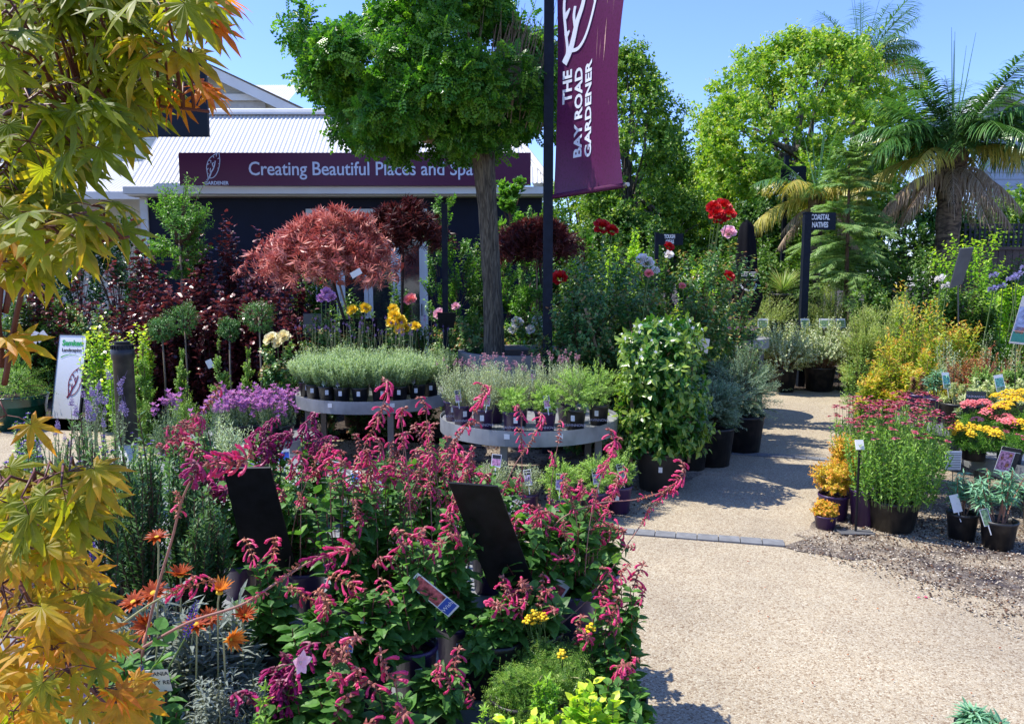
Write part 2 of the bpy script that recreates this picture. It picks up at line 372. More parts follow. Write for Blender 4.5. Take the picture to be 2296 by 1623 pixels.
# ------------------------------------------------------------------ flowers
def fl(name, mats, fn, smooth=False):
    mb = MB(); fn(mb); return mb.mesh(name, mats, smooth)
M_MAG = leafmat('magenta_petal', [(.56, .02, .13), (.74, .08, .22)], .28, .5)
M_CAL = leafmat('dusty_calyx', [(.24, .04, .05), (.38, .11, .09), (.56, .26, .19)], .25, .5)
M_MAGD = leafmat('crimson_petal', [(.28, .01, .09), (.42, .02, .15)], .25, .45)
M_CALD = leafmat('plum_calyx', [(.12, .02, .05), (.22, .05, .09), (.40, .16, .18)], .25, .5)
def salvia_head(seed, whorls=4, dens=5, bend=1.0, tubes=.55):
    """hanging whorls of long tubular flowers with papery calyces along a drooping tip, about 9 cm long; starts at the origin, grows +Z then bends over"""
    rng = np.random.default_rng(seed)
    def fn(mb):
        L = .022 * whorls
        sp = np.array([(math.sin(t * bend) * L * .62 * t, 0, L * (t - .42 * bend * t * t)) for t in np.linspace(0, 1, 6)])
        mb.tube(sp, [.0022, .002, .0018, .0015, .0012, .0008], 4, m=1, a=.1)
        for k in range(whorls):
            t = (k + .2) / whorls; q = sp[int(t * 5)] * (1 - (t * 5) % 1) + sp[min(5, int(t * 5) + 1)] * ((t * 5) % 1)
            nb = dens if k < whorls - 1 else dens + 2
            for j in range(nb):
                an = 2 * math.pi * (j + rng.uniform(-.3, .3)) / nb + k * .9
                hang = rng.uniform(-1.0, .1)
                D = np.array([math.cos(an), math.sin(an), hang + (.5 if k == whorls - 1 else 0)]); D /= np.linalg.norm(D)
                cl = rng.uniform(.011, .017); e = q + D * cl
                V, Fs, ta = BUD                                                    # the calyx: a ribbed cone
                mb.inst((V * np.array([.9, 1, .9]), Fs, ta), q[None], D[None], np.array([[0, .1, 1.]]), cl * 1.35, rng.uniform(.2, 1), m=1)
                if rng.uniform() < tubes:
                    tl = rng.uniform(.016, .027); c_ = e + D * tl * .5 + np.array([0, 0, -.15 * tl]); e2 = e + D * tl * .75 + np.array([0, 0, -.62 * tl])
                    ts = np.linspace(0, 1, 4)[:, None]; cv = (1 - ts) ** 2 * (e - D * .004) + 2 * ts * (1 - ts) * c_ + ts ** 2 * e2
                    mb.tube(cv, [.0021, .0030, .0040, .0052], 6, m=0, a=rng.uniform(.1, .9), cap=False)
                    dd = unit(cv[3] - cv[2]); side = unit(np.cross(dd, [0, 0, 1.]))
                    for sgn in (-1, 0, 1):                                        # flared lip
                        mb.inst(ROUND, (cv[3] - dd * .001)[None], (dd + side * sgn * .9 + np.array([0, 0, .25 if sgn == 0 else -.35]))[None], np.array([[.1, 0, 1.]]), .0085, rng.uniform(.5, 1), m=0)
    return fn
SALV = [fl('flower_spike', [M_MAG, M_CAL], salvia_head(s, w_, d_, b_, t_)) for s, w_, d_, b_, t_ in ((1, 4, 4, 1.0, .45), (2, 5, 4, .8, .3), (3, 3, 5, 1.2, .55), (4, 6, 4, .5, .2), (5, 4, 5, 1.1, .4))]
SALVD = [fl('flower_spike', [M_MAGD, M_CALD], salvia_head(s, w_, d_, b_, t_)) for s, w_, d_, b_, t_ in ((6, 5, 5, 1.0, .7), (7, 6, 5, .8, .6))]
M_BROWN_CAL = leafmat('rust_calyx', [(.36, .10, .06), (.55, .22, .13)], .2, .5)
SALVB = [fl('flower_spike', [M_MAG, M_BROWN_CAL], salvia_head(s, 6, 4, .3, .2)) for s in (8, 9)]
def daisy(n, r, w, cr, up=0.15, rings=1, seed=0, el=.0):
    def fn(mb):
        rng = np.random.default_rng(seed)
        for g in range(rings):
            an = np.arange(n) * 2 * math.pi / n + g * math.pi / n + rng.normal(size=n) * .06
            D = np.c_[np.cos(an), np.sin(an), np.full(n, up + g * .4) + rng.normal(size=n) * .12]
            mb.inst(t_leaf(w, .03, -.1 - el, base=.9), np.zeros((n, 3)) + np.array([0, 0, .1 * cr]), D, np.tile([0, 0, 1.], (n, 1)), r * (1 - .2 * g) * rng.uniform(.9, 1.08, n), rng.uniform(.1, .8, n), m=0)
        if cr: mb.lathe([(cr, 0), (cr * .9, cr * .5), (cr * .4, cr * .75), (.0001, cr * .78)], 8, m=1)
    return fn
M_YEL = leafmat('yellow_petal', [(.80, .52, .01), (.90, .68, .04)], .2, .5)
M_YELC = leafmat('cream_petal', [(.80, .72, .30), (.88, .82, .52)], .25, .5)
M_WHT = leafmat('white_petal', [(.78, .76, .70), (.88, .88, .86)], .25, .5)
M_PINK = leafmat('soft_pink_petal', [(.72, .36, .46), (.85, .56, .66)], .3, .5)
M_CORAL = leafmat('coral_petal', [(.75, .17, .18), (.88, .32, .30)], .25, .5)
M_RED = leafmat('red_petal', [(.40, .002, .006), (.68, .01, .012)], .22, .45)
M_MAUVE = leafmat('mauve_petal', [(.48, .22, .52), (.65, .38, .66)], .3, .5)
M_VIO = leafmat('violet_petal', [(.07, .03, .30), (.17, .09, .50)], .25, .5)
M_LILA = leafmat('lilac_petal', [(.28, .20, .44), (.46, .36, .60)], .25, .5)
M_MAGL = leafmat('orchid_petal', [(.34, .12, .38), (.56, .25, .54)], .3, .5)
M_DPUR = leafmat('dull_purple_bud', [(.12, .07, .22), (.24, .15, .38)], .15, .6)
M_DPNK = leafmat('dull_pink_bud', [(.42, .18, .26), (.60, .34, .40)], .2, .6)
M_ORA = leafmat('orange_petal', [(.55, .13, .01), (.80, .36, .04)], .3, .5)
M_RUST = leafmat('rust_petal', [(.30, .035, .01), (.52, .11, .01)], .3, .5)
M_BLUE = leafmat('blue_petal', [(.25, .24, .52), (.42, .42, .72)], .3, .5)
M_CRIM = leafmat('wine_petal', [(.26, .008, .03), (.45, .03, .07), (.78, .42, .48)], .2, .5)
M_PALEP = leafmat('pale_pink_bract', [(.55, .34, .34), (.72, .50, .48)], .2, .6)
M_EYE = mat('dark_eye', (.07, .01, .015), .8); M_EYEY = mat('yellow_eye', (.6, .38, .02), .8)
def rose(seed, big=1.0):
    def fn(mb):
        rng = np.random.default_rng(seed)
        for ring, (n, up, r, h) in enumerate(((4, 3.6, .020, .004), (5, 2.4, .025, .003), (6, 1.5, .029, .001), (7, .9, .032, -.001), (7, .35, .034, -.003))):
            an = np.arange(n) * 2 * math.pi / n + ring * .7 + rng.normal(size=n) * .15
            D = np.c_[np.cos(an), np.sin(an), np.full(n, up) + rng.normal(size=n) * .15]
            Pn = np.c_[np.cos(an) * .006 * ring, np.sin(an) * .006 * ring, np.full(n, h)]
            Nn = np.c_[-np.cos(an), -np.sin(an), np.full(n, .6)]
            mb.inst(t_round(.62, .16), Pn, D, Nn, r * big * rng.uniform(.9, 1.15, n), rng.uniform(0, 1, n))
    return fn
ROSE = {k: [fl('rose_bloom', m_, rose(s, b_)) for s, b_ in ((1, 1.0), (2, 1.15))] for k, m_ in dict(red=M_RED, yellow=M_YEL, cream=M_YELC, white=M_WHT, pink=M_PINK, coral=M_CORAL, mauve=M_MAUVE).items()}
def spike(L, r, n, seed, tuft=0, loose=0):
    def fn(mb):
        rng = np.random.default_rng(seed)
        t = np.sort(rng.uniform(0, 1, n)); an = np.arange(n) * 2.4
        rr = r * np.sin(np.clip(t * 1.1 + .25, 0, 1) * math.pi) ** .5 * (1 + loose * rng.uniform(-1, 1, n))
        Pn = np.c_[np.cos(an) * rr * .4, np.sin(an) * rr * .4, t * L]
        D = np.c_[np.cos(an), np.sin(an), rng.uniform(.2, 1.0, n)]
        mb.inst(BUD, Pn, D, np.tile([0, 0, 1.], (n, 1)), rr * 1.3 + .001, rng.uniform(0, 1, n))
        mb.tube([(0, 0, -.01), (0, 0, L)], [.0012, .0006], 3, a=.1)
        if tuft:
            a2 = np.arange(4) * 1.57
            mb.inst(DIAW, np.tile([0, 0, L * .95], (4, 1)), np.c_[np.cos(a2), np.sin(a2), np.full(4, 1.2)], np.tile([.1, 0, 1.], (4, 1)), tuft, 1.0)
    return fn
SP_LAV = [fl('flower_spike', M_DPUR, spike(.045, .008, 26, s)) for s in (1, 2)]
SP_PNK = [fl('flower_spike', M_DPNK, spike(.028, .009, 22, s, .014)) for s in (3, 4)]
SP_MAG = [fl('flower_spike', M_MAGL, spike(.035, .013, 20, s, .034, .2)) for s in (5, 6)]
SP_VIO = [fl('flower_spike', M_VIO, spike(.13, .011, 90, s, 0, .2)) for s in (7, 8)]
SP_LIL = [fl('flower_spike', M_LILA, spike(.14, .013, 60, s, 0, .4)) for s in (9, 10)]
FL_LOB = [fl('flower', M_VIO, daisy(5, .013, .34, 0, .2, 2, s)) for s in (1, 2)]
FL_COR = [fl('flower', [M_CRIM, M_EYE], daisy(8, .019, .34, .0055, .05, 1, s)) for s in (3, 4, 5)]
FL_OST = [fl('flower', [M_MAGL, M_EYE], daisy(12, .020, .16, .005, .1, 1, s)) for s in (6,)]
FL_STAR = [fl('flower', M_WHT, daisy(5, .013, .22, 0, .1, 1, 7))]
FL_GAZ = [fl('flower', [M_RUST, M_EYEY], daisy(15, .042, .11, .009, .75, 2, 8)), fl('flower', [M_ORA, M_EYEY], daisy(15, .044, .10, .009, 1.3, 2, 9)), fl('flower', [M_RUST, M_EYEY], daisy(14, .04, .12, .009, .3, 2, 10))]
FL_MAL = [fl('flower', [M_PINK, M_PALEP], daisy(5, .030, .34, .005, .45, 1, 11))]
def corymb(R0, n, seed):
    def fn(mb):
        rng = np.random.default_rng(seed); r = np.sqrt(rng.uniform(0, 1, n)) * R0; an = rng.uniform(0, 6.283, n)
        Pn = np.c_[np.cos(an) * r, np.sin(an) * r, .022 * (1 - (r / R0) ** 2) + rng.uniform(-.003, .003, n)]
        for i in range(n): mb.lathe([(.0062, 0), (.0055, .003), (.0001, .0045)], 5, c=Pn[i])
        mb.A = [np.repeat(rng.uniform(0, 1, 1), len(v)) for v in mb.V]
        for i in range(7):
            j = rng.integers(0, n); mb.tube([(0, 0, -.045), Pn[j] * np.array([.6, .6, 0]) + np.array([0, 0, -.012]), Pn[j]], [.0014, .001, .0008], 3, m=1)
    return fn
LEAFG = leafmat('fine_green', [(.05, .11, .03), (.10, .20, .05)], .3)
FL_ACHP = [fl('flower_head', [M_CORAL, LEAFG], corymb(.042, 55, s)) for s in (1, 2)]
FL_ACHY = [fl('flower_head', [M_YEL, LEAFG], corymb(.046, 55, s)) for s in (3, 4)]
FL_BTN = [fl('flower_head', [M_YEL, LEAFG], corymb(.017, 16, 5))]
def agap(mb):
    rng = np.random.default_rng(5); n = 26; d = unit(rng.normal(size=(n, 3))); d[:, 2] = np.abs(d[:, 2]) * .9 - .1
    mb.tubes(np.stack([np.zeros((n, 3)), d * .045], 1), .001, .001, 3, m=1)
    for k in range(4): mb.inst(LEAFN, d * .04, d + rng.normal(size=(n, 3)) * .35, rng.normal(size=(n, 3)), .024, rng.uniform(0, 1, n))
FL_AGA = [fl('flower_head', [M_BLUE, LEAFG], agap)]; FL_AGW = [fl('flower_head', [M_WHT, LEAFG], agap)]

# ------------------------------------------------------------------ leaf and stem materials
def L_(name, cols, tr=.35, rough=.45, spec=.4, g=1.38):
    if name in ('wine_red_leaf', 'dark_wine_leaf', 'plum_leaf', 'turning_maple_leaf', 'cream_edged_leaf', 'dry_palm_leaf', 'maroon_leaf', 'scarlet_leaf'): g = 1.1
    g = {'sage_leaf': 1.12, 'robinia_leaf': 1.2, 'ash_grey_leaf': .85, 'lime_tree_leaf': 1.3, 'glossy_dark_leaf': 1.2}.get(name, g)
    return leafmat(name, [tuple(min(.78, x * g) for x in c) for c in cols], tr, rough, spec)
LM = dict(
 lav=L_('lavender_leaf', [(.13, .20, .10), (.25, .34, .18), (.38, .47, .28)], .3, .6),
 lavg=L_('young_lavender_leaf', [(.12, .22, .04), (.24, .38, .08), (.36, .50, .14)], .35, .6),
 silver=L_('silver_leaf', [(.19, .25, .15), (.34, .41, .26), (.46, .53, .36)], .25, .7),
 ashen=L_('ash_grey_leaf', [(.16, .20, .17), (.30, .35, .30)], .2, .8),
 west=L_('grey_green_leaf', [(.07, .13, .07), (.15, .22, .13), (.30, .38, .24)], .25, .6),
 salvia=L_('sage_leaf', [(.04, .12, .025), (.09, .22, .04), (.18, .36, .07)], .38, .5),
 jas=L_('jasmine_leaf', [(.018, .075, .012), (.04, .14, .015), (.20, .28, .04)], .3, .3, .5),
 copr=L_('variegated_leaf', [(.12, .18, .08), (.32, .38, .21), (.56, .58, .38)], .25, .45),
 nand=L_('golden_leaf', [(.09, .19, .02), (.19, .30, .025), (.38, .38, .04), (.52, .22, .04)], .35, .5),
 core=L_('thread_leaf', [(.08, .19, .03), (.16, .30, .05), (.28, .42, .09)], .4, .5),
 spir=L_('amber_leaf', [(.30, .30, .02), (.52, .40, .04), (.62, .22, .04)], .35, .5),
 euph=L_('blue_green_leaf', [(.05, .15, .08), (.12, .27, .16), (.22, .40, .24)], .25, .5),
 euphd=L_('maroon_leaf', [(.09, .05, .03), (.20, .07, .04), (.26, .16, .06)], .25, .5),
 euphv=L_('cream_edged_leaf', [(.22, .32, .12), (.50, .54, .26), (.68, .68, .40)], .25, .5),
 dark=L_('glossy_dark_leaf', [(.012, .045, .010), (.025, .09, .018), (.06, .16, .03)], .2, .22, .6),
 rose=L_('rose_leaf', [(.02, .075, .025), (.045, .14, .04), (.16, .26, .07), (.30, .12, .05)], .3, .35, .5),
 green=L_('mid_green_leaf', [(.03, .10, .015), (.08, .20, .025), (.18, .34, .05)], .35, .4),
 lime=L_('lime_leaf', [(.10, .24, .02), (.24, .42, .03), (.50, .60, .04)], .4, .4),
 box=L_('box_leaf', [(.05, .12, .02), (.12, .24, .04), (.30, .42, .10)], .3, .4),
 topi=L_('clipped_leaf', [(.02, .08, .02), (.06, .16, .04), (.14, .26, .08)], .25, .35),
 cerc=L_('plum_leaf', [(.035, .008, .014), (.08, .016, .022), (.20, .04, .035)], .25, .3, .6),
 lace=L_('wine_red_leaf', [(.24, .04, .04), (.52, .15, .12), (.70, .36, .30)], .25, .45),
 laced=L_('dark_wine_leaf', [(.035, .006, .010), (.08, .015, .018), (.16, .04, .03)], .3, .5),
 maple=L_('turning_maple_leaf', [(.15, .20, .012), (.26, .27, .016), (.50, .27, .02), (.62, .17, .03)], .55, .5),
 robin=L_('robinia_leaf', [(.022, .095, .014), (.06, .19, .02), (.20, .38, .035)], .4, .35),
 robiny=L_('yellowing_robinia_leaf', [(.24, .26, .02), (.42, .40, .04)], .35, .5),
 plane=L_('lime_tree_leaf', [(.065, .15, .018), (.15, .29, .03), (.28, .40, .04), (.38, .38, .05)], .4, .45),
 tree2=L_('garden_tree_leaf', [(.04, .11, .015), (.10, .21, .025), (.28, .36, .04)], .35, .45),
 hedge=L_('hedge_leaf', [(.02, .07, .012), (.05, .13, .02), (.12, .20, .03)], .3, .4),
 olive=L_('olive_leaf', [(.14, .20, .05), (.26, .33, .10), (.40, .44, .17)], .35, .5),
 palm=L_('palm_leaf', [(.03, .09, .03), (.07, .17, .04), (.16, .24, .06)], .25, .3, .6),
 palmy=L_('yellow_palm_leaf', [(.22, .25, .05), (.42, .36, .08), (.50, .33, .08)], .3, .4),
 palmd=L_('dry_palm_leaf', [(.22, .15, .09), (.42, .32, .22), (.58, .48, .38)], .15, .7),
 woll=L_('fern_green_needle', [(.09, .17, .06), (.18, .29, .10), (.32, .42, .14)], .35, .4),
 grass=L_('strappy_leaf', [(.08, .17, .03), (.20, .30, .07), (.42, .38, .20)], .3, .45),
 agap=L_('strap_leaf', [(.05, .15, .03), (.12, .28, .08), (.24, .38, .14)], .3, .35),
 dios=L_('needle_leaf_dark', [(.02, .06, .02), (.045, .11, .035), (.09, .17, .05)], .25, .5),
 scarlet=L_('scarlet_leaf', [(.32, .03, .02), (.55, .10, .03)], .35, .4),
 redfol=L_('russet_leaf', [(.16, .05, .02), (.34, .10, .04), (.30, .26, .06)], .3, .5),
)
ST = dict(
 green=mat('green_stem', (.10, .16, .04), .6), brown=mat('brown_stem', (.10, .055, .03), .8), pinkish=mat('reddish_stem', (.16, .05, .035), .6),
 pale=mat('pale_stem', (.30, .30, .14), .7), dark=mat('dark_stem', (.035, .022, .018), .8), rust=mat('rusty_stem', (.28, .13, .08), .6), grey=mat('grey_twig', (.20, .16, .12), .8))
M_POTB = mat('black_plastic', (.016, .016, .017), .42, var=.35, scale=14, spec=.5, bump=.05)
_e = [n for n in M_POTB.node_tree.nodes if n.type == 'VALTORGB'][0].color_ramp.elements; _e[0].position = .45; _e[1].position = .8; _e[0].color = (.012, .012, .013, 1); _e[1].color = (.060, .052, .043, 1)
M_POTP = mat('purple_plastic', (.045, .020, .075), .35, var=.2, scale=10, spec=.5)
M_POTL = mat('lilac_plastic', (.16, .12, .20), .45)
M_POTG = mat('green_glaze', (.008, .055, .040), .18, var=.5, scale=6, spec=.7)
M_POTC = mat('grey_plastic', (.045, .042, .04), .5, var=.3)
M_SOIL = mat('potting_mix', (.045, .028, .018), .95, var=.6, scale=60, bump=1.0, bscale=120)
M_CARD = mat('white_card', (.72, .72, .70), .45, var=.03); M_INKD = mat('black_ink', (.02, .02, .025), .5); M_INKW = mat('white_ink', (.78, .78, .78), .5, var=.02)
M_PHOTO = {k: mat('printed_photo_' + k, c, .35, var=.75, scale=70, detail=2) for k, c in dict(pink=(.48, .22, .34), green=(.18, .28, .12), red=(.42, .09, .10), violet=(.26, .20, .40), teal=(.10, .32, .26), blue=(.05, .12, .50), orange=(.6, .22, .05)).items()}
POTS = {}
def pot_meshes(rt, h, mk):
    key = (rt, h, mk)
    if key not in POTS:
        rb = rt * .80; p = MB(); lip = min(.022, h * .12)
        p.lathe([(.001, 0), (rb, 0), (rb + (rt - rb) * .9, h - lip * 1.05), (rt, h - lip), (rt + .004, h - lip * .6), (rt + .004, h), (rt - .004, h + .001), (rt - .006, h - .03), (rb, .02)], 28)
        m1 = p.mesh('pot', {'b': M_POTB, 'p': M_POTP, 'l': M_POTL, 'g': M_POTG, 'c': M_POTC}[mk], True)
        s_ = MB(); rng = np.random.default_rng(3)
        s_.lathe([(rt - .007, h - .03), (rt * .6, h - .022), (rt * .3, h - .027), (.001, h - .02)], 18); m2 = s_.mesh('soil', M_SOIL)
        POTS[key] = (m1, m2)
    return POTS[key]
FONT_CACHE = {}
def text_mesh(body, size, mt, extrude=.0015, bold=0.0, align='CENTER', spacing=1.0, name='lettering', leading=1.0):
    key = (body, size, mt.name, bold, align)
    if key in FONT_CACHE: return FONT_CACHE[key]
    c = bpy.data.curves.new(name, 'FONT'); c.body = body; c.size = size; c.extrude = extrude; c.offset = bold; c.align_x = align; c.align_y = 'CENTER'
    c.space_character = spacing; c.resolution_u = 3; c.space_line = leading
    o = bpy.data.objects.new(name + '_curve', c); COL.objects.link(o)
    bpy.context.view_layer.update()
    me = bpy.data.meshes.new_from_object(o.evaluated_get(bpy.context.evaluated_depsgraph_get()))
    bpy.data.objects.remove(o); bpy.data.curves.remove(c)
    me.name = name; me.materials.clear(); me.materials.append(mt); FONT_CACHE[key] = me; return me
def face_matrix(origin, xdir, updir):
    x = Vector(xdir).normalized(); z = x.cross(Vector(updir)).normalized(); y = z.cross(x)
    return Matrix(((x.x, y.x, z.x, origin[0]), (x.y, y.y, z.y, origin[1]), (x.z, y.z, z.z, origin[2]), (0, 0, 0, 1)))
TAGM = {}
def tag_mesh(style, w_, h_):
    """a printed plant label on a stick: card, dark heading, photo; origin at the foot of the stick"""
    key = (style, w_, h_)
    if key in TAGM: return TAGM[key]
    c = MB(); z0 = h_ * .55
    c.box((-w_ / 2, -.0006, z0), (w_ / 2, .0006, z0 + h_)); c.box((-.003, -.001, 0), (.003, .001, z0 + .01))
    ph, hd = {'ruffle': ('pink', 1), 'violet': ('violet', 1), 'plain': (None, 0), 'green': ('green', 0), 'teal': ('teal', 0), 'red': ('red', 0), 'grey': (None, 2), 'blue': ('blue', 0), 'orange': ('orange', 1)}[style]
    d = MB(); e = w_ * .07
    if hd == 1: d.box((-w_ / 2 + e, -.0014, z0 + h_ * .66), (w_ / 2 - e, -.0008, z0 + h_ - e), m=0)
    if hd == 2: d.box((-w_ / 2 + e, -.0014, z0 + e), (w_ / 2 - e, -.0008, z0 + h_ - e), m=0)
    if ph:
        top = .66 if hd == 1 else .84
        d.box((-w_ / 2 + e, -.0014, z0 + h_ * (.12 if hd else .3)), (w_ / 2 - e, -.0008, z0 + h_ * (top - .03)), m=1)
        if hd != 1: d.box((-w_ / 2 + e, -.0014, z0 + e), (w_ / 2 - e, -.0008, z0 + h_ * .27), m=2)
    TAGM[key] = (c.mesh('plant_tag', M_CARD), d.mesh('print', [M_INKD if hd != 2 else M_PHOTO['green'], M_PHOTO[ph or 'green'], M_PHOTO['blue'] if ph == 'red' else M_PHOTO['green']]) if d.n else None, z0)
    return TAGM[key]
def add_tag(root, style, x, y, z, rz=0, w_=.045, h_=.09, tilt=(0, 0), text=None):
    c, d, z0 = tag_mesh(style, w_, h_)
    o = link('plant_tag', c, root); o.location = (x, y, z); o.rotation_euler = (tilt[0], tilt[1], rz)
    if d: q = link('print', d, o)
    if text:
        t = link('lettering', text_mesh(text, w_ * .26, M_INKW if style in ('ruffle', 'violet') else M_INKD, .0003), o)
        t.matrix_local = face_matrix((0, -.0018, z0 + h_ * .82), (1, 0, 0), (0, 0, 1))
    return o
